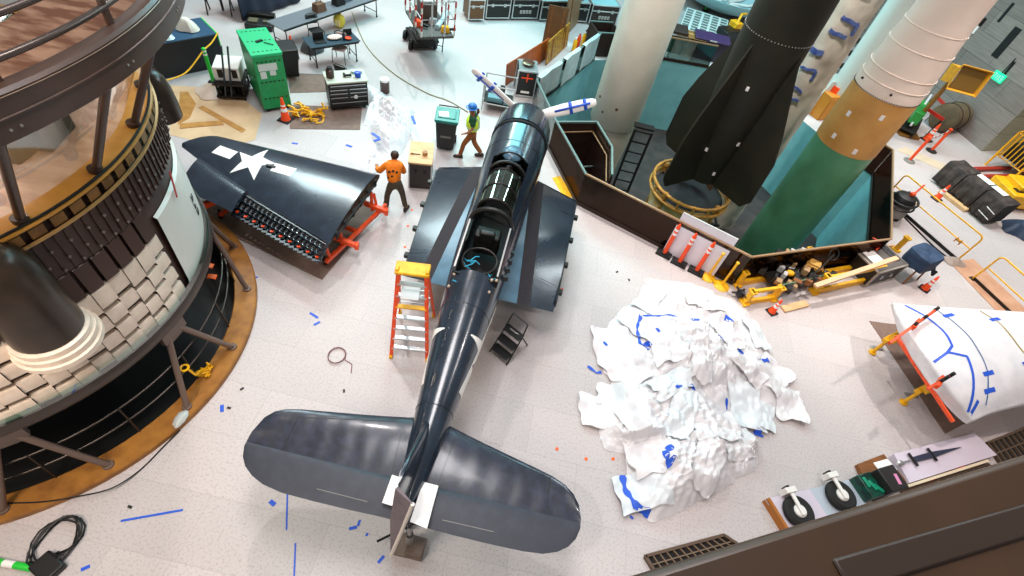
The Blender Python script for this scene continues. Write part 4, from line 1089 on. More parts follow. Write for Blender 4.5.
b = B(); b.tube([(.1, .6, H+.06), (.3, .4, H+.06)], .012); b.box((-.0, .7, H+.06), (.2, .08, .03), .4); b.make('latch', M_gun, gb)
# cart with pipes beside it
m_, yaw, L = base2((221, 101), (244, 102))
ct = thing('tool_cart', 'low steel cart with white box top and two dark channels leaning on it', 'cart', m_, yaw)
b = B()
for x in (-.35, .35):
    for y in (.1, .9): b.cyl((x, y, 0), (x, y, .55), .03)
b.box((0, .5, .12), (.8, .95, .05)); b.box((0, .5, .5), (.85, 1.0, .04)); b.make('frame', M_gun, ct, bevel=.005)
b = B(); b.box((-.02, .6, .72), (.7, .75, .4)); b.make('white_box', M_white, ct, bevel=.02)
for x in (-.18, .2):
    b = B(); b.box((x, .216, .75), (.14, .012, .24)); b.make('control_panel', M_gun, ct, smooth=False)
for x in (0, .16):
    b = B(); b.bar((x-.15, .05, .15), (x+.05, .25, 1.55), .07, .04); b.make('channel', mat('channel_blue', '#3b4650', .4, .5), ct)
for k in range(5):
    b = B(); b.box((-.3+.15*k, .25+.1*(k % 2), .22), (.12, .3, .14), .2*k); b.make('tool', M_black if k % 2 else M_gun, ct, bevel=.01)
# black plinth with blue top and plastic sheeting
m_, yaw, L = base2((160, 80), (226, 66))
pb = thing('dark_plinth', 'long black display plinth with a blue top near the green bollard', 'plinth', m_, yaw)
b = B(); b.box((0, .6, .5), (L, 1.2, 1.0)); b.make('body', mat('plinth_black', '#15161c', .5), pb, bevel=.01)
b = B(); b.box((0, .6, 1.01), (L-.02, 1.18, .02)); b.make('top', mat('plinth_blue', '#1f4a68', .4), pb)
b = B(); b.box((L/2+.015, .6, .5), (.03, 1.2, 1.04)); b.make('green_edge', M_lime, pb)
def sheet_heap(name, lab, cat, ctr, rx, ry, h, seed, m, rz=0, group=None, n=36, z=0.0, rough=1.0):
    "crumpled sheeting : a ragged mound"
    b = B(); cx, cy = ctr[0], ctr[1]
    def f(u, v):
        a = 2*PI*u; r = v; rag = 1+.28*noise.noise(V((math.cos(a)*1.6, math.sin(a)*1.6, seed)))+.1*noise.noise(V((math.cos(a)*5, math.sin(a)*5, seed)))
        x, y = r*rx*rag*math.cos(a), r*ry*rag*math.sin(a); c, s = math.cos(rz), math.sin(rz)
        p = V((cx+x*c-y*s, cy+x*s+y*c, 0))
        q = V((p.x*1.5, p.y*1.5, seed*3.1)); d = noise.voronoi(q*1.1)[0]; d2 = noise.voronoi(q*2.6)[0]
        k = (1-r**2.2)
        z_ = h*k*(.35+.5*(.5+.5*noise.noise(q*.9)))+rough*(.28*h*(d[1]-d[0])*k+.10*h*(d2[1]-d2[0])*(.25+k))
        return V((p.x, p.y, z+max(.004, z_+.015)))
    b.grid(f, n*2, n); o = b.make(name, m, loc=V((cx, cy, z)), world=True, merge=.001, angle=35)
    return tag(o, lab, cat, group)
c = pb.location; R_ = Matrix.Rotation(yaw, 3, 'Z')
q = c+R_ @ V((-.55, .55, 1.03)); sheet_heap('plastic_wrap', 'clear plastic heap on the blue topped black plinth next to the walkway', 'plastic sheet', q, .5, .42, .35, 4, mat('clear_plastic', '#b9cccf', .25), n=16, z=1.025)
q = c+R_ @ V((.35, .6, 1.03)); sheet_heap('plastic_wrap', 'round bundle of pale plastic on the middle of the black plinth', 'plastic sheet', q, .32, .28, .5, 9, mat('pale_plastic', '#d9d2c4', .3), n=14, z=1.025)
# green bollard and yellow rope
def bollard(px, top, lab, m):
    p = A(*px); t = thing('bollard', lab, 'bollard', p)
    b = B(); b.lathe([(.16, 0), (.16, .04), (.06, .06)], 20); b.make('base', M_rub, t)
    b = B(); b.lathe([(.055, .05), (.055, top-.02), (.03, top)], 16); b.make('post', m, t)
    for z in (top-.12, top-.22): 
        b = B(); b.lathe([(.057, z), (.057, z+.05)], 16, caps=False); b.make('reflective_band', M_paper, t)
    return t
bollard((214, 83), 1.1, 'bright green bollard in front of the black plinth', M_lime)
tp = A(203, 47, 1.1)
def cable(name, pts, r, m, lab, cat='cable', n=6, group=None):
    # smooth the polyline
    P_ = [V(p) for p in pts]; out = []
    for i in range(len(P_)-1):
        a0, a1, a2, a3 = P_[max(i-1, 0)], P_[i], P_[i+1], P_[min(i+2, len(P_)-1)]
        for k in range(6):
            t = k/6; out.append(.5*((2*a1)+(a2-a0)*t+(2*a0-5*a1+4*a2-a3)*t*t+(3*a1-a0-3*a2+a3)*t**3))
    out.append(P_[-1]); b = B(); b.tube(out, r, n)
    return tag(b.make(name, m, loc=out[0].copy(), world=True), lab, cat, group)
bp = A(214, 83); q = bp+V((0, 0, 1.02))
pe = c+R_ @ V((L/2+.04, .0, 1.05))
cable('barrier_rope', [A(160, 82, .95), (A(160, 82, .95)+q)/2+V((0, 0, -.22)), q, (q+pe)/2+V((0, 0, -.05)), pe], .02, M_yellow, 'yellow rope hung on the green bollard', 'rope')
# patterned brown boards lying on the floor
def flatpoly(pts, lab, m, name='floor_board', cat='floor board', z1=.012, group=None): return slab(pts, z1, name, m, lab, cat, group)
M_tanb = mat('tan_board', '#b9843e', .7, 0, '#a8742f', 4, 4)
flatpoly(((180, 92), (188, 92), (196, 104), (190, 118), (178, 125)), 'tan paper piece on the floor nearest the round spacecraft', M_tanb, 'tan_board')
flatpoly(((198, 108), (203, 106), (246, 130), (242, 133)), 'long thin tan strip pointing at the starred wing', M_tanb, 'tan_board', z1=.014)
flatpoly(((180, 124), (222, 121), (224, 125), (180, 129)), 'long tan strip lying behind the starred wing', M_tanb, 'tan_board', z1=.02)
flatpoly(((288, 73), (331, 75), (331, 92), (290, 93)), 'brown floor mat beside the green box', M_card, 'floor_mat', 'mat')
flatpoly(((289, 105), (362, 108), (360, 130), (290, 129)), 'brown floor mat in front of the tool chest', M_card, 'floor_mat', 'mat')
flatpoly(((166, 85), (232, 90), (262, 114), (255, 140), (225, 148), (170, 135)), 'pale plywood floor area between the wing and the black plinth', mat('floor_ply', '#d6b48c', .6, 0, '#ccaa82', 2, 3), 'floor_sheet', 'floor covering', z1=.006)
q = A(214, 92); sheet_heap('plastic_wrap', 'crumpled clear plastic on the floor at the foot of the green bollard', 'plastic sheet', q, .5, .45, .14, 12, mat('clear_plastic2', '#dcc6b4', .3), n=14, z=.007)
# black soft bin behind the box
m_, yaw, L = base2((283, 82), (302, 80))
bn = thing('wheeled_bin', 'black wheeled tub behind the green steel box', 'bin', m_, yaw)
b = B(); b.loft([[V((sx*(L/2-.05), y, .15)) for sx, y in ((-1, .05), (1, .05), (1, .6), (-1, .6))], [V((sx*(L/2+.05), y, 1.0)) for sx, y in ((-1, 0), (1, 0), (1, .7), (-1, .7))]]); b.make('tub', M_black, bn, bevel=.03)
for x in (-.25, .25):
    b = B(); b.cyl((x-.03, .3, .08), (x+.03, .3, .08), .08); b.make('wheel', M_rub, bn)
b = B(); b.tube([(-L/2, -.03, .98), (L/2, -.03, .98)], .025); b.make('rim', M_gun, bn)
# yellow caution tape heap
random.seed(11)
p = A(309, 116); b = B()
for k in range(22):
    q = p+V((random.uniform(-.45, .45), random.uniform(-.22, .22), .06)); pts = []
    for j in range(5): pts.append(q.copy()); q = q+V((random.uniform(-.22, .22), random.uniform(-.16, .16), random.uniform(-.05, .1))); q.z = max(.02, min(.3, q.z))
    b.tube(pts, .028, 4)
tag(b.make('caution_tape', M_yellow, loc=p, world=True), 'tangled heap of yellow tape beside the orange cone', 'tape')
# ------------------------------------------------------------------ tool chest, work tables, chairs
m_, yaw, L = base2((331.5, 112), (369, 108.5))
tc = thing('tool_chest', 'black rolling tool chest with a pale worktop', 'tool chest', m_, yaw)
D, H = .62, .95
b = B(); b.box((0, D/2, .5), (L, D, .78)); b.make('body', M_black, tc, bevel=.01)
b = B(); b.box((0, D/2, H-.02), (L+.06, D+.08, .05)); b.make('worktop', mat('worktop_pale', '#bfc4b2', .5), tc, bevel=.008)
for z in (.25, .42, .55, .67, .8):
    for sx in ((-.25, .25) if z > .3 and z < .75 else (0,)):
        b = B(); b.box((sx*L, -.008, z), (L*(.46 if sx else .95), .02, .1)); dr_ = b.make('drawer', mat('drawer_dark', '#1d1d1f', .35), tc, bevel=.004)
        b = B(); b.box((sx*L, -.024, z+.035), (L*(.44 if sx else .9), .015, .018)); b.make('drawer_pull', M_alum, dr_)
for x in (-L/2+.1, L/2-.1):
    for y in (.1, D-.1):
        b = B(); b.cyl((x-.02, y, .06), (x+.02, y, .06), .06); b.make('castor', M_rub, tc)
b = B(); b.cyl((.2, -.02, .45), (.2, -.03, .45), .06, n=16); b.make('round_label', M_paper, tc)
zt = H+.01
def on(t, lx, ly, z): return t.matrix_basis @ V((lx, ly, z)) if False else Matrix.Translation(t.location) @ Matrix.Rotation(t.rotation_euler.z, 4, 'Z') @ V((lx, ly, z))
def small(name, t, lx, ly, z, lab, cat, parts, group=None):
    q = on(t, lx, ly, z); o = thing(name, lab, cat, q, t.rotation_euler.z, group)
    for nm, m, fn in parts:
        b = B(); fn(b); b.make(nm, m, o, bevel=.004)
    return o
small('plastic_jar', tc, -L/2+.14, .3, zt, 'dark brown jar at the end of the tool chest top', 'jar', (('jar', mat('jar_brown', '#3a1d14', .3), lambda b: b.lathe([(.11, 0), (.12, .03), (.12, .22), (.07, .27)], 18)), ('lid', M_rub, lambda b: b.lathe([(.08, .27), (.08, .31)], 18))))
small('tape_roll', tc, L/2-.22, .22, zt, 'blue roll of tape standing on the tool chest', 'tape', (('roll', M_blue, lambda b: b.lathe([(.035, 0), (.09, 0), (.09, .14), (.035, .14), (.035, 0)], 20, caps=False)), ('core', M_paper, lambda b: b.lathe([(.033, .005), (.028, .005), (.028, .13), (.033, .13)], 16, caps=False))))
small('hand_drill', tc, .05, .25, zt, 'dark power drill lying on the tool chest', 'drill', (('body', M_gun, lambda b: b.cyl((-.12, 0, .05), (.12, 0, .05), .035)), ('grip', M_black, lambda b: b.bar((-.05, 0, .05), (-.08, .16, .03), .05))))
small('clear_tray', tc, L/2-.2, .48, zt, 'teal tray at the back of the tool chest top', 'tray', (('tray', mat('tray_teal', '#7fc0c0', .4), lambda b: b.box((0, 0, .03), (.3, .16, .06))), ('rim', M_ltgrey, lambda b: b.box((0, 0, .062), (.32, .18, .008)))))
def table(pl, pr, D, H, lab, m, edge):
    m_, yaw, L = base2(pl, pr); t = thing('folding_table', lab, 'table', m_, yaw)
    b = B(); b.box((0, D/2, H-.015), (L, D, .03)); b.make('tabletop', m, t, bevel=.006)
    b = B(); b.box((0, .03, H-.06), (L-.1, .03, .06)); b.box((0, D-.03, H-.06), (L-.1, .03, .06)); b.make('apron', edge, t)
    for x in (-L/2+.15, L/2-.15):
        for y in (.08, D-.08):
            b = B(); b.tube([(x, y, H-.03), (x, y, .05), (x, y, 0)], .02, 8); b.cyl((x-.02, y, .035), (x+.02, y, .035), .035); b.make('leg', M_gun, t)
        b = B(); b.tube([(x, .08, .2), (x, D-.08, .2)], .015); b.make('stretcher', M_gun, t)
    return t, L
t1, L1 = table((314, 70), (362, 62), .75, .74, 'small dark folding table with laptop and chair', mat('table_blue', '#2f4652', .35), M_gun)
small('laptop', t1, -.42, .3, .745, 'black closed laptop on the small dark table', 'laptop', (('base', M_black, lambda b: b.box((0, 0, .012), (.36, .26, .024))), ('screen', M_gun, lambda b: b.box((0, .13, .13), (.36, .02, .24)))))
small('cloth_bundle', t1, .12, .38, .745, 'pale pink cloth bundle on the small dark table', 'cloth', (('cloth', mat('cloth_pink', '#d9bdb2', .8), lambda b: b.ball((0, 0, .05), .2, 14, (1.3, .8, .3))), ('tie', M_white, lambda b: b.tube([(.0, -.17, .05), (0, 0, .115), (0, .17, .05)], .012))))
small('bowl', t1, .52, .2, .745, 'small orange bowl on the small dark table', 'bowl', (('bowl', M_orange, lambda b: b.lathe([(.05, 0), (.1, .03), (.11, .06), (.09, .03), (.0, .015)], 18)), ('foot', M_orange, lambda b: b.lathe([(.05, 0), (.05, .01)], 14))))
small('monitor', t1, .62, .5, .745, 'black tablet propped at the far corner of the small dark table', 'tablet', (('screen', M_black, lambda b: b.box((0, 0, .1), (.3, .03, .2))), ('foot', M_gun, lambda b: b.box((0, .05, .01), (.16, .12, .02)))))
small('water_bottle', t1, .36, .2, .745, 'dark slim bottle on the small dark table', 'bottle', (('body', mat('bottle_navy', '#22303f', .3), lambda b: b.lathe([(.04, 0), (.045, .01), (.045, .2), (.02, .24)], 14)), ('cap', M_black, lambda b: b.lathe([(.022, .24), (.022, .27)], 12))))
t2, L2 = table((287, 52), (381, 17), .8, .74, 'long grey folding table at the back with boxes on it', mat('table_grey', '#6d7278', .35), M_gun)
for k, (lx, ly, nm) in enumerate(((-.35, .4, 'brown'), (.55, .4, 'dark'), (1.0, .5, 'striped'))):
    small('toolbox', t2, lx, ly, .745, nm+' tool bag on the long grey table', 'bag', (('body', [mat('bag_brown', '#6b4a35', .7), M_black, mat('bag_grey', '#55606a', .7)][k], lambda b: b.box((0, 0, .13), (.42, .3, .26), taper=.85)), ('handle', M_black, lambda b: b.tube([(-.12, 0, .26), (-.1, 0, .36), (.1, 0, .36), (.12, 0, .26)], .015))))
def chair(px, rz, lab, m, back=True):
    p = A(*px); t = thing('stacking_chair', lab, 'chair', p, rz, 'chairs around the work tables')
    b = B(); b.box((0, 0, .45), (.44, .42, .03)); b.make('seat', m, t, bevel=.012)
    for x in (-.2, .2):
        for y in (-.18, .18):
            b = B(); b.tube([(x, y, .45), (x*1.1, y*1.25, 0)], .013, 6); b.make('leg', M_gun, t)
    b = B(); b.tube([(-.2, .2, .45), (-.21, .27, .86), (-.12, .28, .9), (.12, .28, .9), (.21, .27, .86), (.2, .2, .45)], .015, 6); b.make('back_frame', M_gun, t)
    b = B(); b.grid(lambda u, v: V((-.18+.36*u, .23+.045*v+.02*math.cos(PI*(u-.5)), .58+.28*v)), 8, 5); b.make('backrest', m, t, solid=.012)
    return t
chair((341, 61), .1, 'pale backed chair tucked behind the small dark table', mat('chair_pink', '#c6aaa5', .6))
chair((347, 88), 3.0, 'black chair behind the tool chest', M_black)
chair((318, 43), .9, 'dark chair with a brown bag between the two work tables', M_black)
p = A(312, 50); sheet_heap('dust_cover', 'grey cloth bundle on the floor behind the small dark table', 'cloth', p, .4, .35, .75, 3, mat('cloth_grey', '#4d5156', .8), n=14)
ch = A(340, 28); p = ch; t = thing('yellow_pack', 'small yellow bag on the floor behind the pale backed chair', 'bag', p)
b = B(); b.ball((0, 0, .28), .22, 14, (1, .8, 1.25)); b.make('body', mat('bag_yellow', '#c9b53a', .7), t); b = B(); b.tube([(-.1, 0, .5), (0, 0, .64), (.1, 0, .5)], .02); b.box((0, -.17, .25), (.16, .05, .2)); b.make('strap', mat('bag_tan', '#e0c98c', .7), t)
# dark clutter : brown case on floor, blue covered bench
m_, yaw, L = base2((250, 30), (268, 32))
fc = thing('open_case', 'flat black case lying open on the floor behind the green box', 'case', m_, .3)
b = B(); b.box((0, .3, .1), (.9, .6, .2)); b.make('base', M_black, fc, bevel=.02); b = B(); b.box((0, .75, .16), (.9, .25, .28)); b.make('lid', M_gun, fc, bevel=.02)
b = B(); b.cyl((.2, .3, .2), (.2, .3, .24), .09); b.box((-.2, .3, .22), (.3, .3, .05)); b.make('foam_insert', mat('foam_olive', '#55503a', .8), fc)
m_, yaw, L = base2((243, 22), (300, 2))
bb = thing('covered_bench', 'bench under a dark blue cloth near the top of the hall', 'bench', m_, yaw)
b = B(); b.box((0, .6, .9), (L, 1.2, .06)); b.make('top', mat('cloth_blue', '#2c4a80', .7), bb, bevel=.01); b = B(); b.grid(lambda u, v: V((-L/2+L*u, -.02-.04*v+.03*math.sin(u*26), .9-.85*v)), 40, 4); b.make('cloth_drop', mat('cloth_navy', '#1a2336', .8), bb, solid=.01)
for x in (-.8, 0, .8):
    b = B(); b.box((x, .5, 1.05), (.4, .5, .24), x); b.make('box', M_gun, bb, bevel=.02)
for x in (-L/2+.1, L/2-.1):
    for y in (.1, 1.1):
        b = B(); b.bar((x, y, 0), (x, y, .88), .06); b.make('leg', M_gun, bb)
for k, (px, rz) in enumerate((((206, 8), .3), ((235, -6), .3))):
    pass
m_, yaw, L = base2((206, 12), (236, 14))
tr = thing('steel_trestle', 'thin steel trestle near the top of the hall beside the walkway', 'trestle', m_, yaw)
b = B(); b.bar((-L/2, 0, .6), (L/2, 0, .6), .05); b.make('beam', M_gun, tr)
for x in (-L/2+.1, L/2-.1):
    for y in (-.25, .25):
        b = B(); b.bar((x, y, 0), (x, 0, .6), .04); b.make('leg', M_gun, tr)
# ------------------------------------------------------------------ second sheeting heap with cabinet and bin
h2 = thing('plastic_sheeting', 'tall heap of crumpled white sheeting between the tool chest and the wooden topped cabinet', 'plastic sheet', A(388, 135))
poly_sheet(((372, 96), (392, 96), (402, 108), (414, 112), (412, 132), (402, 152), (388, 168), (372, 150), (370, 132)), .62, 5, 'folded_sheet', M_plastic, h2, 44, f0=.6)
poly_sheet(((372, 138), (388, 150), (390, 166), (372, 174), (356, 170), (357, 160)), .28, 11, 'loose_sheet', M_plastic, h2, 30, f0=.9)
poly_sheet(((366, 84), (384, 92), (392, 110), (382, 132), (362, 124), (370, 108)), .42, 15, 'thin_sheet', mat('thin_sheeting', '#dfe3e6', .3, 0, '#d3d9dc', 3, 3, .4, .7), h2, 30, f0=.7)
for a_, c_ in (((372, 133), (379, 138)), ((374, 141), (380, 139)), ((412, 116), (415, 124))):
    b = B(); b.bar(A(*a_, .42), A(*c_, .40), .08, .02); b.make('blue_tape', M_blue, h2, world=True)
p = A(383, 100, .5); 
sb = thing('spray_can', 'dark can with a white lid standing behind the tall sheeting heap', 'can', A(385, 92))
b = B(); b.lathe([(.14, 0), (.15, .02), (.15, .4)], 20); b.make('can', mat('can_brown', '#4a2f28', .4), sb); b = B(); b.lathe([(.152, .4), (.152, .46), (.1, .48)], 20); b.make('lid', M_paper, sb)
m_, yaw, L = base2((408.5, 188), (431, 190))
cb = thing('wooden_topped_cabinet', 'black equipment case with a plywood top beside the aircraft wing', 'cabinet', m_, yaw)
D, H = .95, .82
b = B(); b.box((0, D/2, H/2+.02), (L, D, H-.04)); b.make('body', mat('case_brownblack', '#2b221f', .5), cb, bevel=.01)
b = B(); b.box((0, D/2, H+.02), (L+.02, D+.02, .05)); b.make('plywood_top', M_ply, cb, bevel=.006)
for x in (-L/2+.01, L/2-.01):
    b = B(); b.bar((x, -.006, .04), (x, -.006, H-.02), .03, .012, up=(0, 1, 0)); b.make('edge_trim', M_alum, cb)
for x in (-.12, .12):
    b = B(); b.box((x, -.01, H*.72), (.07, .02, .09)); b.make('latch', M_gun, cb)
b = B(); b.cyl((-.13, -.012, H*.72), (-.13, -.018, H*.72), .03); b.make('label', M_ltgrey, cb)
small('tape_roll', cb, .1, .38, H+.047, 'brown tape roll on the plywood topped cabinet', 'tape', (('roll', mat('tape_tan', '#b07a4a', .6), lambda b: b.lathe([(.03, 0), (.07, 0), (.07, .1), (.03, .1), (.03, 0)], 18, caps=False)), ('core', M_paper, lambda b: b.lathe([(.028, .01), (.024, .01), (.024, .09), (.028, .09)], 14, caps=False))))
small('hand_tool', cb, -.12, .36, H+.047, 'small dark hand tool on the plywood topped cabinet', 'tool', (('shaft', M_gun, lambda b: b.tube([(-.1, 0, .012), (.1, .01, .012)], .01)), ('grip', M_wood, lambda b: b.tube([(-.16, 0, .018), (-.08, 0, .018)], .018))))
m_, yaw, L = base2((433.5, 150.5), (455.5, 153.5))
wb = thing('wheeled_bin', 'black wheeled bin with a teal lid next to the worker in the yellow vest', 'bin', m_, yaw)
H = 1.0; w0, w1, D = .25, .31, .62
b = B(); b.loft([[V((-w0, .06, .06)), V((w0, .06, .06)), V((w0, D-.05, .06)), V((-w0, D-.05, .06))], [V((-w1, 0, H)), V((w1, 0, H)), V((w1, D+.05, H)), V((-w1, D+.05, H))]]); b.make('tub', mat('bin_black', '#1e1f1f', .5), wb, bevel=.03)
b = B(); b.box((0, .0, H+.0), (.66, .06, .06)); b.box((0, D/2+.02, H+.035), (.68, D+.12, .06)); b.box((0, D/2, H+.075), (.5, .42, .03)); b.make('lid', mat('bin_teal', '#0f7a72', .4), wb, bevel=.02)
b = B(); b.box((-.1, D/2-.03, H+.094), (.28, .26, .006), .15); b.make('paper', M_paper, wb, smooth=False)
b = B(); b.tube([(-.28, D+.07, H), (-.28, D+.15, H+.06), (.28, D+.15, H+.06), (.28, D+.07, H)], .02); b.make('handle', M_black, wb)
for x in (-.27, .27):
    b = B(); b.cyl((x-.03, D-.02, .11), (x+.03, D-.02, .11), .11, n=20); b.make('wheel', M_rub, wb)
for z in (.5, .72):
    b = B(); b.box((.0, .03-.0, z), (.3 if z < .6 else .12, .02, .06)); b.make('moulded_mark', M_grey, wb)
# ------------------------------------------------------------------ scissor lift
m_, yaw, L = base2((433.5, 51), (443, 51))
sl = thing('lift_platform', 'raised lift platform with white and red striped rails and a short ladder', 'lift', A(438, 51), 0)
S = A(438, 51)
Zp = 1.25
a_, b_ = A(421.5, 37, Zp), A(454, 36, Zp); W_ = (b_-a_).length; xx_ = (b_-a_).normalized(); yy_ = V((-xx_.y, xx_.x, 0)); O = (a_+b_)/2
T = lambda x, y, z: O+xx_*x+yy_*y+V((0, 0, z))
b = B(); b.prism([T(-W_/2, 0, 0), T(W_/2, 0, 0), T(W_/2, 2.0, 0), T(-W_/2, 2.0, 0)], Zp-.08, Zp); b.make('platform', mat('lift_deck', '#4b4744', .6), sl, world=True)
for x in (-W_/2, -W_*.2, W_*.2, W_/2):
    for y in ((0, 2.0) if abs(x) < W_*.4 else (0, .7, 1.4, 2.0)):
        b = B(); k = 6 if abs(x) > W_*.4 else 1
        for j in range(k): b.bar(T(x, y, 1.1*j/k), T(x, y, 1.1*(j+1)/k), .05, mi=j % 2)
        b.make('rail_post', [M_white, M_red] if k > 1 else [M_ltgrey, M_ltgrey], sl, world=True)
for z in (.55, 1.1):
    b = B(); b.tube([T(-W_/2, 0, z), T(W_/2, 0, z), T(W_/2, 2.0, z), T(-W_/2, 2.0, z)], .025, 8, closed=True); b.make('guard_rail', M_ltgrey, sl, world=True)
b = B(); 
for x in (-.16, .16): b.tube([V((S.x+x, S.y, 0)), V((S.x+x, S.y+.25, Zp-.05))], .02)
for k in range(4): b.tube([V((S.x-.16, S.y+.05*k+.02, .2+.28*k)), V((S.x+.16, S.y+.05*k+.02, .2+.28*k))], .014)
b.make('ladder', M_gun, sl, world=True)
b = B(); b.prism([T(-W_/2+.15, 1.5, 0), T(W_/2-.15, 1.5, 0), T(W_/2-.15, 2.6, 0), T(-W_/2+.15, 2.6, 0)], .12, .4); b.make('chassis', M_gun, sl, world=True, bevel=.02)
for x in (-1, 1):
    for y in (1.65, 2.45):
        q = T(x*(W_/2-.1), y, 0); b = B(); b.cyl(V((q.x-.05, q.y, .17)), V((q.x+.05, q.y, .17)), .17, n=18); b.make('wheel', M_rub, sl, world=True)
b = B()
for k in range(4):
    for x in (-.4, .4): b.bar(T(x, 1.1, .5-Zp+.17*k), T(x, 2.0, .5-Zp+.17*(k+1)), .05) if k % 2 == 0 else b.bar(T(x, 2.0, .5-Zp+.17*k), T(x, 1.1, .5-Zp+.17*(k+1)), .05)
b.make('scissor_arm', M_gun, sl, world=True)
b = B(); b.box(O+xx_*.0+yy_*1.3+V((0, 0, .3)), (W_*.5, .6, .6), math.atan2(xx_.y, xx_.x)); gen_ = b.make('generator', mat('gen_brown', '#4a3b33', .5), sl, world=True, bevel=.03)
b = B(); b.box(O+yy_*1.3+V((0, 0, .63)), (W_*.3, .35, .06), math.atan2(xx_.y, xx_.x)); b.make('grey_cover', M_ltgrey, sl, world=True, bevel=.01)
for x, y, m, nm in ((-.45, .8, M_orange, 'orange'), (.1, .9, M_ltgrey, 'grey'), (.35, .3, M_yellow, 'yellow')):
    q = T(x, y, 0); t = thing('power_tool', nm+' power tool lying on the raised lift platform', 'tool', q, x)
    b = B(); b.box((0, 0, .1), (.3, .2, .2), taper=.8); b.make('body', m, t, bevel=.02); b = B(); b.bar((.1, 0, .1), (.36, .1, .08), .07); b.make('grip', M_black, t)
q = T(.45, 1.0, 0); b = B(); b.tube([q+V((0, -.6, .08)), q+V((.05, .7, .1))], .09, 12); tag(b.make('sheeting_roll', mat('roll_blue', '#b9d3dc', .4), loc=q, world=True), 'pale rolled sheeting lying on the raised lift platform', 'roll')
# hose across the floor
cable('floor_hose', [A(352, 12, .02), A(366, 45, .02), A(392, 72, .02), A(425, 92, .02), A(449, 101, .02), A(468, 112, .02)], .02, mat('hose_olive', '#a39c80', .6), 'thin olive hose curving across the floor behind the yellow vested worker', 'hose')
# ------------------------------------------------------------------ delineator posts, leaning board, stanchions
def delin(px, px2, lab):
    p = A(*px); t = thing('delineator_post', lab, 'post', p, -.35, 'orange delineator posts')
    b = B(); b.box((0, 0, .03), (.42, .26, .06)); b.box((0, 0, .07), (.26, .18, .04)); b.make('base', M_rub, t, bevel=.01)
    b = B(); b.lathe([(.055, .08), (.055, 1.02), (.035, 1.06), (.03, 1.12), (.015, 1.14)], 16); b.make('post', M_orange, t)
    for z in (.76, .9):
        b = B(); b.lathe([(.057, z), (.057, z+.08)], 16, caps=False); b.make('reflective_band', M_paper, t)
delin((663.5, 254.5), 0, 'orange post at the corner of the leaning white board farthest from the yellow stanchions')
delin((678.5, 263.5), 0, 'orange post in the middle of the leaning white board')
delin((695.5, 272), 0, 'orange post on the side of the white board next to the yellow stanchions')
pA, pB = pit[1], pit[0]; d = (pB-pA).normalized(); nout = V((d.y, -d.x, 0))
if nout.y > 0: nout = -nout
a = A(671.5, 250); c = A(717, 271.5)
L = (c-a).length; b = B()
foot = (a+c)/2+nout*.24; yaw = math.atan2(d.y, d.x)
wbd = thing('foam_board', 'large white board leaning on the pit barrier behind the orange posts', 'board', foot, yaw)
b = B(); b.bar((0, 0, .0), (0, .0, 1.0), L, .05, up=(0, 1, 0)) if False else b.box((-.12, .07, .66), (L*1.12, .05, 1.3), M=Matrix.Rotation(-.1, 4, 'X')); b.make('board', mat('board_white', '#dcd9e2', .6), wbd, bevel=.004)
b = B(); b.box((-.12, .137, 1.313), (L*1.12, .055, .012), M=Matrix.Rotation(-.1, 4, 'X')); b.make('edge', M_ltgrey, wbd)
def stanch(px, h, lab, m=M_yellow, base=None):
    p = A(*px); t = thing('stanchion', lab, 'stanchion', p, 0, 'barrier stanchions')
    b = B(); b.lathe([(.21, 0), (.21, .025), (.14, .05), (.03, .07)], 24); b.make('base', base or m, t)
    b = B(); k_ = .055 if m is M_orange else .032; b.lathe([(k_, .05), (k_, h-.03), (k_+.013, h-.03), (k_+.013, h), (.02, h+.02)], 14); b.make('post', m, t)
stanch((707.5, 277), .92, 'yellow stanchion right next to the leaning white board')
stanch((721, 286), .92, 'yellow stanchion between its yellow twin and the steel frame')
stanch((909, 161), 1.05, 'orange stanchion on a round grey base, nearest the yellow guard rail', M_orange, M_grey)
stanch((931, 151), 1.0, 'orange stanchion on a dark base behind the draped carts', M_orange, M_rub)
b = B(); q0, q1 = A(909, 161)+V((0, 0, 1.03)), A(931, 151)+V((0, 0, .98)); pts = [q0.lerp(q1, k/10)-V((0, 0, .12*math.sin(PI*k/10))) for k in range(11)]
for k in range(10): b.bar(pts[k], pts[k+1], .012, .07, mi=k % 2)
tag(b.make('barrier_tape', [M_white, M_red], loc=q0, world=True), 'red and white striped tape strung between the two orange stanchions', 'tape')
# ------------------------------------------------------------------ yellow lifting frame and machinery
lf = thing('lifting_frame', 'yellow and black steel lifting frame lying along the pit barrier', 'steel frame', A(800, 285))
def ch_(name, p, q, w, h, m=M_yellow, z0=0):
    b = B(); b.bar(p+V((0, 0, z0+h/2)), q+V((0, 0, z0+h/2)), w, h); return b.make(name, m, lf, world=True, bevel=.008)
ch_('beam', A(742, 304), A(772, 300), .09, .16); ch_('beam', A(736, 285), A(765, 280), .12, .18)
ch_('beam', A(812, 293.5), A(871, 281), .09, .2); ch_('beam', A(806, 278), A(860, 268), .12, .18); ch_('beam', A(797, 268), A(862, 259), .1, .16)
def upr(x, y, h, w=.1):
    p = A(x, y); b = B(); b.box((p.x, p.y, h/2), (w, .14, h), .5); b.box((p.x, p.y, .03), (w+.1, .26, .06), .5); b.box((p.x, p.y, h-.03), (w+.06, .2, .06), .5); b.make('upright', M_yellow, lf, world=True, bevel=.008)
upr(744, 303, .5); upr(772, 299, .5); upr(736, 285, .55); upr(813, 292, .7); upr(797, 266, .7); upr(871, 280, .6); upr(895, 250, .55)
ch_('beam', A(744, 303), A(772, 299), .08, .1, z0=.42); ch_('beam', A(813, 292), A(871, 280), .08, .12, z0=.52); ch_('beam', A(797, 266), A(862, 258), .08, .1, z0=.5)
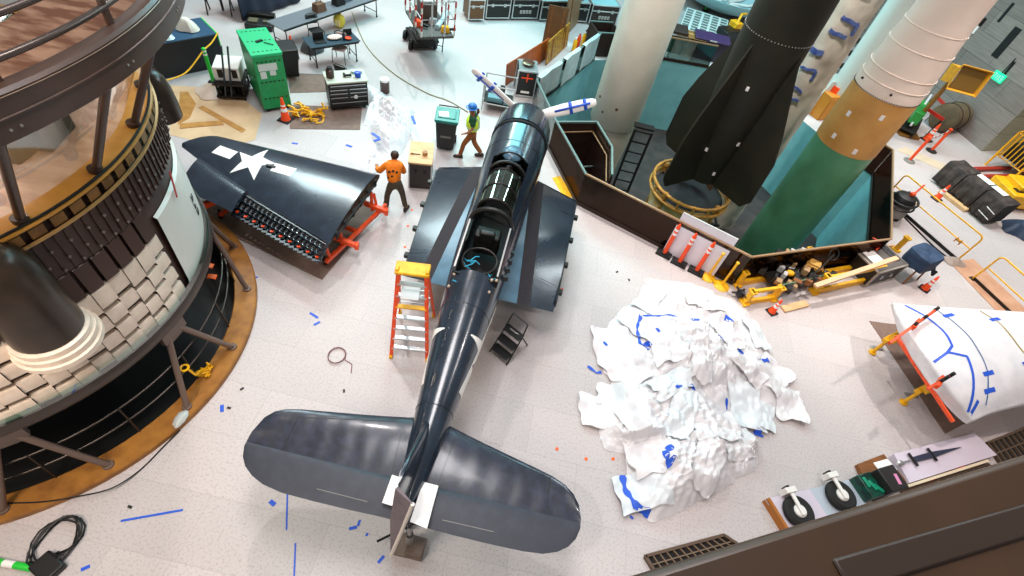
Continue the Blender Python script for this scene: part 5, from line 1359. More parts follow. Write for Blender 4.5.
ch_('plywood_strip', A(797, 246, .5)+V((0, -.3, -.15)), A(893, 236, .5)+V((0, -.3, -.15)), .05, .07, M_ply, .0)
b = B(); p, q = A(760, 283), A(808, 272)
b.bar(p+V((0, 0, .28)), q+V((0, 0, .28)), .9, .14); b.make('machine_deck', M_gun, lf, world=True, bevel=.01)
random.seed(8)
rx = (q-p).normalized(); ry = V((-rx.y, rx.x, 0))
for k in range(64):
    u, v = random.uniform(-.15, 1.05), random.uniform(-.6, .5); c = p.lerp(q, u)+ry*v; h = random.uniform(.06, .22)
    b = B(); b.box(c+V((0, 0, .36+h/2)), (random.uniform(.06, .3), random.uniform(.06, .2), h), yaw+random.choice((0, PI/2))); b.make('machine_block', random.choice([M_black, M_gun, M_black, mat('machine_tan', '#a98a62', .5), M_steel, M_ltgrey, M_black, M_wood]), lf, world=True, bevel=.008)
c = p.lerp(q, .78)+ry*-.15
b = B(); b.box(c+V((0, 0, .55)), (.36, .3, .1), yaw); b.box(c+V((0, 0, .62)), (.3, .24, .08), yaw); b.make('motor_housing', mat('housing_tan', '#cf9f4b', .5), lf, world=True, bevel=.015)
c = p.lerp(q, .3)+ry*-.2; b = B(); b.ball(c+V((0, 0, .5)), .1, 12, (1.2, 1, .8)); b.make('yellow_knob', M_yellow, lf, world=True)
c = p.lerp(q, .75)+ry*.25; b = B(); b.tube([c+V((.16*math.cos(t), .16*math.sin(t), .6)) for t in [k*PI/6 for k in range(9)]], .035); b.make('chrome_hook', M_alum, lf, world=True)
for v in (.42, -.5):
    b = B(); b.tube([p+ry*v+V((0, 0, .5)), q+ry*v+V((0, 0, .5))], .022); b.make('guide_rod', mat('rod_green', '#6f8f72', .4, .3), lf, world=True)
c = A(738, 297); b = B()
for k in range(6): b.tube([c+V((.0, 0, .12+.02*k)), c+V((.22*math.cos(k*1.05), .2*math.sin(k*1.05), .12+.04*(k % 3)))], .03)
b.ball(c+V((0, 0, .14)), .12, 10); b.make('hand_wheel', M_black, lf, world=True)
c = A(806, 280, .5); b = B(); b.tube([c, c+V((.35, .35, .35)), c+V((.5, .55, .6))], .022); b.tube([c+V((.5+.12*math.cos(t), .55+.1*math.sin(t), .6+.12*math.sin(t))) for t in [k*PI/6 for k in range(12)]], .014, closed=True); b.make('control_lever', M_black, lf, world=True)
b = B(); p1 = A(775, 312); b.bar(A(782, 310)+V((0, 0, .03)), A(806, 304)+V((0, 0, .03)), .2, .06); tag(b.make('wood_block', M_ply, loc=A(790, 307), world=True, bevel=.008), 'pale wood plank on the floor beside the orange cone and yellow frame', 'plank')
b = B(); b.bar(A(815, 286, .62), A(897, 258, 1.0), .13, .07); lp_ = tag(b.make('long_plank', mat('plank_pale', '#dcae86', .6), loc=A(815, 286, .62), world=True, bevel=.008), 'long pale plank lying from the yellow frame onto the grey case', 'plank')
m_, yaw2, L = base2((865.5, 288), (893, 279))
m_, yaw2, L = base2((866, 286.5), (890, 279.5))
gc = thing('equipment_case', 'grey edged black equipment case with paper and an orange device on top', 'case', m_, yaw2)
D, H = .85, .62; L = 1.2
b = B(); b.box((0, D/2, H/2), (L, D, H-.02)); b.make('body', M_black, gc)
b = B()
for x in (-L/2, L/2):
    for y in (0, D): b.box((x, y, H/2), (.05, .05, H))
for z in (.03, H-.02):
    for y in (0, D): b.box((0, y, z), (L, .05, .05))
    for x in (-L/2, L/2): b.box((x, D/2, z), (.05, D, .05))
b.make('edge_frame', mat('case_grey', '#a39a90', .4, .2), gc, bevel=.006)
b = B(); b.box((0, D/2, H+.005), (L-.04, D-.04, .02)); b.make('lid', mat('case_lid', '#57504c', .5), gc)
for k in range(2):
    b = B(); b.cyl((-.2+.4*k, -.01, .3), (-.2+.4*k, -.03, .3), .06, n=14); b.make('latch', M_alum, gc)
small('paper_sheet', gc, -.28, .45, H+.017, 'white paper lying on the grey edged case', 'paper', (('sheet', M_paper, lambda b: b.box((0, 0, .004), (.42, .55, .006))), ('clip', M_gun, lambda b: b.box((0, .25, .012), (.12, .04, .012)))))
small('orange_device', gc, .12, .8, H+.02, 'orange device beside the white paper on the grey edged case', 'device', (('body', M_orange, lambda b: b.box((0, 0, .06), (.36, .2, .1), .3)), ('dial', M_white, lambda b: b.cyl((0, 0, .11), (0, 0, .13), .05)), ('cable', M_orange, lambda b: b.tube([(.1, 0, .05), (.3, .15, .03), (.2, .3, .03)], .02))))
small('keyboard', gc, .38, .5, H+.02, 'dark keyboard by the orange edge strip on the grey edged case', 'keyboard', (('base', mat('keys_grey', '#5a5a60', .5), lambda b: b.box((0, 0, .015), (.2, .62, .03))), ('key_grid', M_black, lambda b: [b.box((-.06+.04*i, -.26+.06*j, .035), (.03, .045, .012)) for i in range(4) for j in range(10)] and b)))
q = A(903, 275); bgc = thing('blue_bag', 'dark blue cloth bag hanging over a stand at the end of the grey edged case', 'bag', q, yaw2)
b = B()
def bagf(u, v):
    a = 2*PI*u; sq = .62; c_, s_ = math.cos(a), math.sin(a)
    x = .46*math.copysign(abs(c_)**.6, c_); y = .34*math.copysign(abs(s_)**.6, s_); w = 1+.06*math.sin(a*5)*v
    if v < .3: return V((x*v/.3, y*v/.3, .95+.03*math.sin(x*9)))
    return V((x*w, y*w, .95-(v-.3)/.7*.42*(1+.1*math.sin(a*3))))
b.grid(bagf, 40, 14); b.make('cloth', mat('denim_blue', '#1f3550', .8, 0, '#28415f', 5, 4), bgc, merge=.001, solid=.01)
b = B()
for x in (-.25, .25):
    for y in (-.2, .2): b.tube([(x, y, .9), (x*1.3, y*1.3, 0)], .025)
b.make('stand', M_wood, bgc)
b = B(); b.tube([(.3, -.3, .6), (.42, -.4, .35), (.5, -.38, .45)], .05); b.make('strap', mat('denim_dark', '#16202e', .8), bgc)
# vacuum and cables by the pit corner
q = A(884, 222); vc = thing('shop_vacuum', 'black shop vacuum with coiled hose beside the pit corner', 'vacuum cleaner', A(889, 215))
b = B(); b.lathe([(.3, .1), (.36, .14), (.36, .55), (.3, .62)], 24); b.make('tank', mat('tank_grey', '#8b8680', .5), vc)
b = B(); b.lathe([(.37, .55), (.37, .66), (.28, .82), (.05, .88)], 24); b.make('motor_head', M_black, vc)
for k in range(4):
    a = PI/2*k+.4; b = B(); b.ball((.3*math.cos(a), .3*math.sin(a), .06), .06, 10); b.make('castor', M_rub, vc)
b = B(); b.tube([(.42*math.cos(t), .42*math.sin(t), .35+.03*t) for t in [k*.35 for k in range(40)]], .035, 8); b.make('hose', M_black, vc)
b = B(); b.box((.1, 0, .92), (.16, .12, .1), .4); b.make('switch_box', M_orange, vc, bevel=.02)
b = B(); b.tube([(.2, .1, .85), (.4, .3, 1.15)], .03); b.make('wand', M_orange, vc)
cable('floor_cable', [A(893, 206, .015), A(915, 228, .015), A(933, 246, .015), A(948, 258, .015)], .025, M_gun, 'dark straight cable between the vacuum and the plywood strip', 'cable')
q = A(953, 262); sheet_heap('cable_ties', 'small pale heap of hose ends at the corner of the plywood strip', 'hose', q, .38, .22, .2, 51, mat('hose_pale', '#a79488', .6), n=14, z=.0)
# ------------------------------------------------------------------ yellow guard rails
def guard(bl, br, h, lab, bottom=True):
    p, q = A(*bl), A(*br); m = (p+q)/2; t = thing('guard_rail', lab, 'railing', m, math.atan2((q-p).y, (q-p).x), 'yellow guard rails'); L = (q-p).length
    r = .14; pts = [(-L/2, 0, 0), (-L/2, 0, h-r)]+[(-L/2+r-r*math.cos(k*PI/10), 0, h-r+r*math.sin(k*PI/10)) for k in range(1, 5)]+[(-L/2+r, 0, h), (L/2-r, 0, h)]+[(L/2-r+r*math.sin(k*PI/10), 0, h-r+r*math.cos(k*PI/10)) for k in range(1, 5)]+[(L/2, 0, h-r), (L/2, 0, 0)]
    b = B(); b.tube(pts, .026, 8); b.make('top_rail', M_yellow, t)
    b = B(); b.tube([(-L/2, 0, h*.52), (L/2, 0, h*.52)], .022); b.make('mid_rail', M_yellow, t)
    b = B(); b.bar((-L/2, 0, .05), (L/2, 0, .05), .02, .1); b.make('kick_plate', M_gun, t)
    for x in (-L/2, L/2):
        b = B(); b.box((x, 0, .012), (.16, .16, .024)); b.make('foot_plate', M_gun, t)
    return t
g1 = guard((884, 198), (956, 261), 1.02, 'yellow guard rail in front of the draped black carts')
p = on(g1, 1.1, 0, .53); cl = thing('rail_clip', 'small brass clip hooked on the middle bar of a yellow guard rail', 'clip', p+V((0, 0, -.04)), g1.rotation_euler.z)
b = B(); b.bar((-.1, -.03, 0), (.1, -.03, .02), .03, .04); b.make('bar', M_gold, cl); b = B(); b.bar((-.08, -.03, -.08), (-.06, -.03, .1), .03); b.bar((.08, -.03, -.08), (.06, -.03, .1), .03); b.make('jaw', M_gold, cl)
guard((972, 279), (1042, 345), 1.02, 'yellow guard rail beside the white wrapped wing')
flatpoly(((949, 262), (973, 259), (1060, 342), (1035, 352)), 'pale plywood strip running along the floor under a yellow guard rail', mat('ply_pink', '#c99a7c', .6, 0, '#bb8a6b', 2, 4), 'floor_sheet', 'floor covering')
flatpoly(((896, 150), (905, 147), (953, 168), (945, 172)), 'pale tan paper strip on the floor behind the draped carts', mat('paper_tan', '#c7b59c', .7), 'floor_sheet', 'floor covering')
# ------------------------------------------------------------------ draped carts
m_, yaw3, L = base2((931, 180), (985, 226))
dcart = thing('draped_cart', 'long cart draped with black moving blankets and white papers on top', 'cart', m_, yaw3)
D, H = .7, .85
b = B(); b.box((0, D/2, .48), (L-.06, D-.08, .7)); b.make('cart_body', M_dark, dcart)
for x in (-L/2+.2, L/2-.2):
    for y in (.12, D-.12):
        b = B(); b.cyl((x-.03, y, .07), (x+.03, y, .07), .07); b.make('castor', M_rub, dcart)
for k in range(3):
    x0, x1 = -L/2+L*k/3+.02, -L/2+L*(k+1)/3-.02; b = B()
    def bk(u, v, x0=x0, x1=x1, k=k):
        x = x0+(x1-x0)*u; w = .03*math.sin(u*14+k*2)+.02*math.sin(u*31)
        if v < .5: t = v/.5; return V((x, -.03-w*(1-t)-.05*(1-t), .1+t*(H-.1)))
        t = (v-.5)/.5; return V((x, D*t, H+.01+.01*math.sin(u*9+t*7)))
    b.grid(bk, 30, 18); b.make('moving_blanket', mat('blanket_black', '#2c2421', .7, 0, '#544843', 4, 5, .45, .75, bump=.4, bscale=14), dcart, solid=.012)
for k, (x, w) in enumerate(((-.1, .55), (.52, .5))):
    small('paper_sheet', dcart, x*L/2.6, .5, H+.035, 'white paper on the draped cart, %s' % ('in the middle of the black blankets' if k == 0 else 'second from the end nearest the wrapped wing'), 'paper', (('sheet', M_paper, lambda b, w=w: b.box((0, 0, .004), (w, .3, .006))), ('fold', M_paper, lambda b, w=w: b.box((w*.3, 0, .009), (w*.3, .2, .004)))), 'papers on the draped cart')
b = B()
for k in range(2): b.bar((L/2-.5+.1*k, -.11, .3+.24*k), (L/2-.05, -.11, .25+.24*k), .02, .02)
b.make('white_strap', M_white, dcart)
b = B(); b.bar(A(939, 192)+V((0, 0, .06)), A(965, 212)+V((0, 0, .06)), .2, .12); tag(b.make('wood_beam', M_ply, loc=A(950, 200), world=True, bevel=.01), 'wooden beam on the floor along the front of the draped carts', 'beam')
# ------------------------------------------------------------------ far right : pallet truck, cage, hoist, wall things
q = A(1012, 172)
pt = thing('pallet_truck', 'red forks of a pallet truck running under the yellow caged rack', 'pallet truck', q, 0)
for (p0, p1) in (((972, 171), (1008, 170)), ((981, 178.5), (1012, 178))):
    b = B(); b.bar(A(*p0)+V((0, 0, .1)), A(*p1)+V((0, 0, .1)), .16, .1); b.make('fork', mat('fork_red', '#a02c1f', .5), pt, world=True, bevel=.02)
b = B(); b.box((q.x+.5, q.y+.1, .4), (.3, .7, .7), .1); b.make('pump_body', M_red, pt, world=True, bevel=.03)
yc = thing('yellow_rack', 'yellow tubular caged rack standing by the far grey wall', 'rack', A(1015, 160, 0))
P0, P1 = A(985, 165), A(1009, 182); dx = (P1-P0); dy = V((-dx.y, dx.x, 0)).normalized()*2.0
b = B()
c4 = [P0, P1, P1+dy, P0+dy]
if (c4[2]-V((0, 0, 0))).length < P1.length: dy = -dy; c4 = [P0, P1, P1+dy, P0+dy]
for p in c4:
    b = B(); b.tube([p, p+V((0, 0, 1.5))], .04); b.make('post', M_yellow, yc, world=True)
for z in (.5, 1.5):
    b = B(); b.tube([p+V((0, 0, z)) for p in c4], .035, 8, closed=True); b.make('hoop', M_yellow, yc, world=True)
for k in range(1, 7):
    f = k/7
    for (u, v) in ((c4[0], c4[1]), (c4[1], c4[2]), (c4[0], c4[3])):
        b = B(); p = u.lerp(v, f); b.tube([p+V((0, 0, .5)), p+V((0, 0, 1.5))], .02); b.make('bar', M_yellow, yc, world=True)
b = B(); m = sum(c4, V())/4; b.box(m+V((0, 0, .8)), (dx.length*.8, 1.6, .6), math.atan2(dx.y, dx.x)); b.make('load', M_dark, yc, world=True, bevel=.03)
m_, y4, L = base2((1001, 209), (1040, 214))
yk = thing('yellow_tug', 'low yellow machine at the edge of the hall beside the draped carts', 'machine', m_, y4)
b = B(); b.box((0, .6, .35), (L, 1.2, .5)); b.box((0.1, .7, .68), (L*.7, .8, .2)); b.make('body', M_yellow, yk, bevel=.03)
b = B(); b.box((-.2, .35, .61), (.8, .25, .03)); b.make('slot', M_black, yk)
for x in (-L/2+.25, L/2-.25):
    b = B(); b.cyl((x, -.02, .16), (x, .14, .16), .16); b.make('wheel', M_rub, yk)
q = A(1019, 231); sheet_heap('blue_tarp', 'dark blue tarp bundle on the floor at the edge of the hall', 'tarp', q, .65, .5, .5, 61, mat('tarp_blue', '#1c3048', .6), n=16)
# drum, green stand, red rail
q = A(940, 128); dm = thing('canvas_roll', 'brown rounded canvas covered bale against the grey wall', 'bale', q, .6)
b = B(); b.tube([(-.55, 0, .55), (-.5, 0, .55), (.5, 0, .55), (.55, 0, .55)], [.45, .55, .55, .45], 24); b.make('canvas', mat('canvas_brown', '#6b5a41', .8, 0, '#5b4c36', 3, 4), dm)
for x in (-.25, .25):
    b = B(); b.tube([(x, .56*math.cos(k*PI/12), .55+.56*math.sin(k*PI/12)) for k in range(24)], .015, 5, closed=True); b.make('strap', M_dark, dm)
q = A(904, 131); gs = thing('green_stand', 'green box on a dark trolley behind the tan banded missile', 'trolley', q, -.5)
b = B(); b.box((0, .3, .75), (.35, 1.5, .5)); b.make('green_box', mat('stand_green', '#1f8a34', .45), gs, bevel=.03)
b = B(); b.box((0, .2, .3), (.7, 1.6, .1)); 
for x in (-.3, .3):
    for y in (-.4, .8): b.cyl((x-.03, y, .12), (x+.03, y, .12), .12)
b.make('trolley_base', M_black, gs)
b = B(); b.bar((0, -.6, .5), (0, 1.2, 1.2), .07); b.make('grey_arm', M_ltgrey, gs)
for (a_, c_, lb) in (((905, 121), (928, 137), 'red bar barrier leaning behind the tan banded missile'), ((921, 112), (930, 122), 'short red bar against the canvas bale')):
    p, q = A(*a_), A(*c_); m = (p+q)/2; t = thing('barrier_bar', lb, 'barrier', m, math.atan2((q-p).y, (q-p).x), 'red barrier bars'); L = (q-p).length
    b = B(); b.bar((-L/2, 0, .8), (L/2, 0, .8), .05, .12); b.make('bar', M_red, t)
    for x in (-L/2+.05, L/2-.05):
        b = B(); b.tube([(x, -.2, 0), (x, 0, .82), (x, .2, 0)], .02); b.make('leg', M_gun, t)
# yellow floodlight hood and green exit sign on the wall
hd = onwall(958, 78)
hp = hd+nrm*1.2
yh = thing('yellow_hood', 'yellow square ended hood sticking out beside the white top of the banded missile', 'hood', (hp.x, hp.y, 0))
f0 = A(951, 72, 2.7); fc_ = A(970, 81, 2.75)
b = B(); tc_ = (V((0, 0, CAM_H))-fc_).normalized(); ax = ((fc_-f0).normalized()*.55+tc_*.75).normalized(); f0 = fc_-ax*1.05; sx = V((-ax.y, ax.x, 0)).normalized(); uz = ax.cross(sx)
rg = []
for t, w in ((0, .36), (.25, .34), (.5, .3), (1.0, .5), (1.05, .53)):
    c = f0+ax*t; rg.append([c+sx*w*x+uz*w*.8*y for x, y in ((-1, -1), (1, -1), (1, 1), (-1, 1))])
yh.location = (f0.x+ax.x*.5, f0.y+ax.y*.5, 0); WM[yh.name] = Matrix.Translation(yh.location)
b.loft(rg, caps=False); b.make('hood', mat('hood_yellow', '#e3a21c', .5, 0, '#d2942a', 6, 3), yh, world=True, solid=.03, smooth=False)
b = B(); c = f0+ax*.93; b.add([c+sx*.44*x+uz*.35*y for x, y in ((-1, -1), (1, -1), (1, 1), (-1, 1))], [(0, 1, 2, 3)]); b.make('dark_core', mat('core_brown', '#7a5a1c', .6), yh, world=True, smooth=False)
b = B(); b.tube([f0+V((0, 0, -.3)), V((f0.x, f0.y, 0))], .08); b.box((f0.x, f0.y, .05), (.8, .8, .1)); b.make('pedestal', mat('hood_brown', '#8a5d16', .5), yh, world=True)
p = onwall(1000, 77)
ex = thing('exit_sign', 'small lit green exit sign on the grey stone wall', 'sign', p, math.atan2(dl.y, dl.x))
wdir = V((dl.x, dl.y, 0))
b = B(); b.bar(p+nrm*.08-wdir*.25, p+nrm*.08+wdir*.25, .08, .3); b.make('sign_box', mat('exit_green', '#18d79a', .4, emit=1.6), ex, world=True, smooth=False)
b = B(); b.bar(p+nrm*.08+V((0, 0, .15)), p+nrm*.08+V((0, 0, .75)), .03); b.make('hanger', M_gun, ex, world=True)
b = B()   # the letters E X I T as thin strokes
u0 = -wdir if (A(1023, 77)-A(1000, 77)).dot(wdir) < 0 else wdir
L5 = {'E': [((0, 0), (0, 1)), ((0, 0), (.6, 0)), ((0, .5), (.5, .5)), ((0, 1), (.6, 1))], 'X': [((0, 0), (.6, 1)), ((0, 1), (.6, 0))], 'I': [((.3, 0), (.3, 1))], 'T': [((.3, 0), (.3, 1)), ((0, 1), (.6, 1))]}
for i, chx in enumerate('EXIT'):
    for (x0, y0), (x1, y1) in L5[chx]:
        s0, s1 = [p+nrm*.125+u0*(-.2+.1*i+x*.11)+V((0, 0, -.09+.18*y)) for x, y in ((x0, y0), (x1, y1))]
        b.bar(s0, s1, .018, .008, up=nrm)
b.make('lettering', M_white, ex, world=True, smooth=False)
for k, xy in enumerate(((967, 38), (976, 30), (983, 22))):
    p = onwall(*xy); b = B(); b.bar(p+nrm*.03+V((0, 0, -.15)), p+nrm*.03+V((0, 0, .15)), .12, .06, up=nrm); tag(b.make('wall_socket', M_paper if k < 2 else M_gun, loc=p, world=True, smooth=False), ['lowest small white fitting on the grey stone wall', 'middle small white fitting on the grey stone wall', 'small dark fitting on the grey stone wall'][k], 'fitting', 'fittings on the stone wall')
# things seen between wrapped missile and banded missile : orange seated kit, red stool
q = A(826, 120); ob = thing('orange_cabinet', 'orange wooden cabinet behind the tan banded missile', 'cabinet', q, .5)
b = B(); b.box((0, .4, .5), (1.0, .8, 1.0)); b.make('body', mat('cab_orange', '#b9761f', .5), ob, bevel=.02); b = B(); b.box((0, -.012, .5), (.9, .02, .9)); b.make('door', mat('cab_orange2', '#c98428', .5), ob, bevel=.01); b = B(); b.box((.35, -.03, .5), (.03, .03, .2)); b.make('handle', M_gun, ob)
small('red_kit', ob, 0, .4, 1.0, 'red and white kit on top of the orange cabinet', 'kit', (('box', M_orange, lambda b: b.box((0, 0, .12), (.4, .3, .24), .3)), ('badge', M_white, lambda b: b.cyl((0, 0, .24), (0, 0, .25), .08))))
q = A(851, 78); sk2 = thing('metal_rack', 'dark open metal rack with a red rail behind the wrapped missile', 'rack', q, .4)
for x in (-.6, .6):
    for y in (0, .7):
        b = B(); b.tube([(x, y, 0), (x, y, 1.5)], .03); b.make('post', M_gun, sk2)
for z in (.3, .9, 1.45):
    b = B(); b.box((0, .35, z), (1.3, .8, .04)); b.make('shelf', M_black, sk2)
b = B(); b.bar((-.9, -.15, 1.0), (.9, -.15, 1.0), .06, .08); b.make('red_rail', M_red, sk2)
# ------------------------------------------------------------------ top row : road cases and wooden boards
def rcase(pl, pr, D, H, lab, body=M_black, mark=False, top=None):
    m_, yw, L = base2(pl, pr); t = thing('road_case', lab, 'case', m_, yw, 'road cases at the back of the hall')
    b = B(); b.box((0, D/2, H/2+.05), (L-.03, D-.03, H-.1)); b.make('body', body, t)
    b = B()
    for x in (-L/2+.02, L/2-.02):
        for y in (.02, D-.02): b.box((x, y, H/2+.05), (.05, .05, H-.08))
    for z in (.1, H*.72, H):
        for y in (.01, D-.01): b.box((0, y, z), (L, .045, .045))
    for x in (-L/2+.01, L/2-.01): b.box((x, D/2, H), (.05, D, .05))
    b.make('edge_frame', M_alum, t, bevel=.006)
    b = B(); b.box((0, D/2, H+.005), (L-.06, D-.06, .02)); b.make('lid', top or mat('case_top_lit', '#86b3b8', .35), t)  # teal light on the lids is put into their colour
    for x in (-L*.25, L*.25):
        b = B(); b.box((x, -.02, H*.72), (.1, .03, .12)); b.make('latch', M_alum, t)
    if mark:
        b = B()
        for k in range(4): b.box((-.21+.14*k, -.006, H*.42), (.1, .012, .13)); b.box((-.21+.14*k, -.014, H*.42), (.05, .01, .03), mi=1)
        b.make('stencil_lettering', [M_ltgrey, M_black], t, smooth=False)
    for x in (-L/2+.12, L/2-.12):
        b = B(); b.cyl((x-.02, .1, .05), (x+.02, .1, .05), .05); b.make('castor', M_rub, t)
    return t
rcase((468, 22), (483.5, 22), .8, .85, 'tan road case standing at the end of the row of dark cases', mat('case_tan', '#6b4b2a', .5))
rcase((485, 20.5), (509, 20.5), .9, .85, 'dark road case next to the tan one', M_black)
rcase((511, 20.5), (537, 20.5), .9, .85, 'dark road case with stencilled letters in the middle of the row', M_black, True)
rcase((539, 22), (566, 22), .9, .85, 'dark road case with stencilled letters beside the tall brown board', M_black, True)
rcase((486, 6), (511, 5), .9, .85, 'dark road case in the second row behind the case next to the tan one')
rcase((513, 4), (540, 4), .9, .85, 'dark road case in the second row behind the stencilled one')
rcase((541, 3), (590, 1), 1.0, .85, 'wide dark road case with a teal lit top in the second row')
rcase((588, 25), (615, 27), .9, .85, 'dark road case beside the white missile with a tan frame', mat('case_dbrown', '#2a1d17', .5), True)
rcase((568, 23), (586, 24), .9, .85, 'small dark road case behind the tall brown board')
m_, yw, L = base2((592, 56), (614, 57))
db = thing('open_bin', 'dark open topped crate at the pit edge beside the white missile', 'crate', m_, yw); D, H = 1.0, .95
b = B()
for y in (0, D): b.box((0, y, H/2), (L, .05, H))
for x in (-L/2, L/2): b.box((x, D/2, H/2), (.05, D, H))
b.box((0, D/2, .05), (L, D, .06)); b.make('shell', mat('crate_dark', '#2a1c16', .6), db)
b = B(); b.box((0, 0, H), (L+.04, .07, .04)); b.box((0, D, H), (L+.04, .07, .04)); b.make('rim', MATS['rail_teal'], db)
q = A(596, 36); sheet_heap('green_bundle', 'dark green cloth bundle among the cases beside the white missile', 'cloth', q, .35, .35, .85, 71, mat('cloth_green', '#1f3f2c', .8), n=14)
q = A(586, 42); rb = thing('red_jug', 'dark red jug beside the green cloth bundle', 'jug', q); b = B(); b.lathe([(.16, 0), (.18, .04), (.17, .4), (.08, .52), (.06, .6)], 18); b.make('body', mat('jug_red', '#5a1712', .4), rb); b = B(); b.tube([(.06, 0, .55), (.17, 0, .5), (.16, 0, .35)], .025); b.make('handle', M_black, rb)
for k, (px, m) in enumerate((((573, 52), M_yellow), ((577, 48), M_orange), ((582, 46), M_yellow))):
    q = A(*px); t = thing('paint_bottle', ['yellow bottle behind the blankets, closest to the brown board', 'orange bottle between two yellow bottles', 'yellow bottle behind the blankets, closest to the red jug'][k], 'bottle', q, 0, 'bottles behind the blankets'); b = B(); b.lathe([(.07, 0), (.08, .03), (.08, .45), (.035, .52)], 14); b.make('body', m, t); b = B(); b.lathe([(.04, .52), (.04, .58)], 12); b.make('cap', M_white if k != 1 else M_red, t)
def leanboard(pl, pr, h, tilt, lab, m, th=.05, name='wooden_board'):
    m_, yw, L = base2(pl, pr); t = thing(name, lab, 'board', m_, yw)
    b = B(); b.box((0, .5*h*math.sin(tilt)+.02, h/2*math.cos(tilt)+.02), (L, th, h), M=Matrix.Rotation(-tilt, 4, 'X')); b.make('panel', m, t, bevel=.006)
    for x in (-L*.3, L*.3):
        b = B(); b.box((x, .5*h*math.sin(tilt)+.02-.5*th-.01, h/2*math.cos(tilt)+.02), (.08, .03, h*.9), M=Matrix.Rotation(-tilt, 4, 'X')); b.make('batten', M_wood, t, bevel=.004)
    return t
M_bb = mat('board_brown', '#6e4a26', .5, 0, '#5a3b1c', 2, 5, .35, .7)
leanboard((541, 48), (560, 52), 1.6, .1, 'tall brown wooden panel standing in front of the stencilled road cases', M_bb)
leanboard((563, 40), (583, 17), 1.9, .08, 'largest brown wooden panel leaning beside the white missile', mat('board_brown2', '#8a6f52', .5, 0, '#75593a', 2, 5, .35, .7))
leanboard((506, 86), (548, 58), .75, .1, 'long orange brown board leaning behind the silver cabinet', mat('board_orange', '#a34d16', .5, 0, '#8a3f10', 3, 5))
leanboard((546, 66), (567, 46), .9, .1, 'yellow brown slatted rack beside the orange board', mat('board_yellow', '#b5801f', .5, 0, '#7a5212', 9, 3, .4, .6))
m_, yw, L = base2((514.5, 96), (533, 98.5))
kc = thing('silver_cabinet', 'silver edged black cabinet with an orange cross of tape behind the propeller', 'cabinet', m_, yw); D, H = .75, .95
b = B(); b.box((0, D/2, H/2), (L-.02, D-.02, H)); b.make('body', M_black, kc)
b = B()
for x in (-L/2, L/2):
    for y in (0, D): b.box((x, y, H/2), (.06, .06, H))
for y in (0, D): b.box((0, y, H), (L, .06, .06)); b.box((0, y, .04), (L, .06, .06))
b.make('edge_frame', M_alum, kc, bevel=.008)
b = B(); b.box((0, D/2, H+.01), (L-.02, D-.02, .02)); b.make('lid', mat('lid_grey', '#8f9c9c', .3, .4), kc)
b = B(); b.lathe([(.05, .03), (.2, .06), (.22, .12), (.1, .16)], 24, (0, D*.55, H)); b.make('chrome_bowl', mat('bowl_brown', '#6d5240', .2, .6), kc)
b = B(); b.bar((-.2, -.012, H*.75), (.2, -.012, H*.75), .05, .008, up=(0, 1, 0)); b.bar((0, -.016, H*.6), (0, -.016, H*.92), .04, .008, up=(0, 1, 0)); b.make('tape_cross', M_orange, kc, smooth=False)
b = B(); b.box((0, -.012, .2), (.3, .01, .08)); b.make('label', M_white, kc, smooth=False)
q = A(497, 117); sf = thing('metal_frame_cart', 'open metal cart with black wheels behind the wrapped propeller blade', 'cart', A(497, 108), .1)
for x in (-.5, .5):
    for y in (-.35, .45):
        b = B(); b.tube([(x, y, .05), (x, y, .95)], .022); b.make('post', M_ltgrey, sf)
for z in (.3, .93):
    b = B(); b.tube([(-.5, -.35, z), (.5, -.35, z), (.5, .45, z), (-.5, .45, z)], .022, closed=True); b.make('rail', M_ltgrey, sf)
b = B(); b.box((0, .05, .3), (.95, .75, .03)); b.make('tray', M_gun, sf)
b = B(); b.tube([(.0, .2, .42), (.02, .2, .42), (.16, .2, .42), (.18, .2, .42)], [.2, .28, .28, .2], 20); b.make('spare_wheel', M_rub, sf)
b = B(); b.box((-.1, -.1, .4), (.5, .3, .16)); b.box((.3, -.2, .38), (.2, .2, .1)); b.make('tool_box', mat('box_teal', '#5f8d96', .5), sf, bevel=.01)
# yellow strips beside the pit
for k, pts in enumerate((((552, 178), (560, 176), (574, 197), (564, 198)), ((566, 176), (573, 176), (580, 190), (576, 197)))):
    flatpoly(pts, 'yellow strip on the floor by the pit barrier, %s' % ('closest to the aircraft wing' if k == 0 else 'closest to the barrier glass'), M_yellow, 'yellow_strip', 'strip', .008, 'yellow strips by the pit')
# behind the pit : pale grid panel, crates, round pale dish
m_, yw, L = base2((676, 36), (720, 50))
gp = thing('louvre_panel', 'large pale panel of grey vents lying behind the pit', 'vent panel', m_, yw)
b = B(); b.box((0, 1.4, .25), (L, 2.8, .3)); b.make('panel', mat('panel_pale', '#c4cfcc', .5), gp, bevel=.01)
for i in range(5):
    for j in range(8):
        b = B(); b.box((-L/2+L*(i+.5)/5, .2+.33*j, .402), (L/5*.72, .2, .02)); b.make('vent_slot', mat('slot_grey', '#5f6d6b', .5), gp, smooth=False)
m_, yw, L = base2((670, 46), (694, 52)); 
bx = thing('cardboard_boxes', 'brown cardboard box at the rear edge of the pit', 'box', A(684, 54), yw)
b = B(); b.box((0, .45, .35), (1.3, .8, .7)); b.make('carton', mat('carton', '#8f6534', .7, 0, '#7d5629', 3, 3), bx, bevel=.01); b = B(); b.box((0, .45, .705), (1.3, .1, .012)); b.box((0, .04, .5), (.1, .012, .4)); b.make('packing_tape', mat('pack_tape', '#c7a063', .4), bx)
b = B(); b.grid(lambda u, v: V((-.65+1.3*u, .05-.35*v, .7+.1*v)), 4, 4); b.make('flap', MATS['carton'], bx, solid=.01)
bx2 = thing('purple_case', 'dark purple topped case at the rear edge of the pit beside the olive rocket', 'case', A(705, 61), yw)
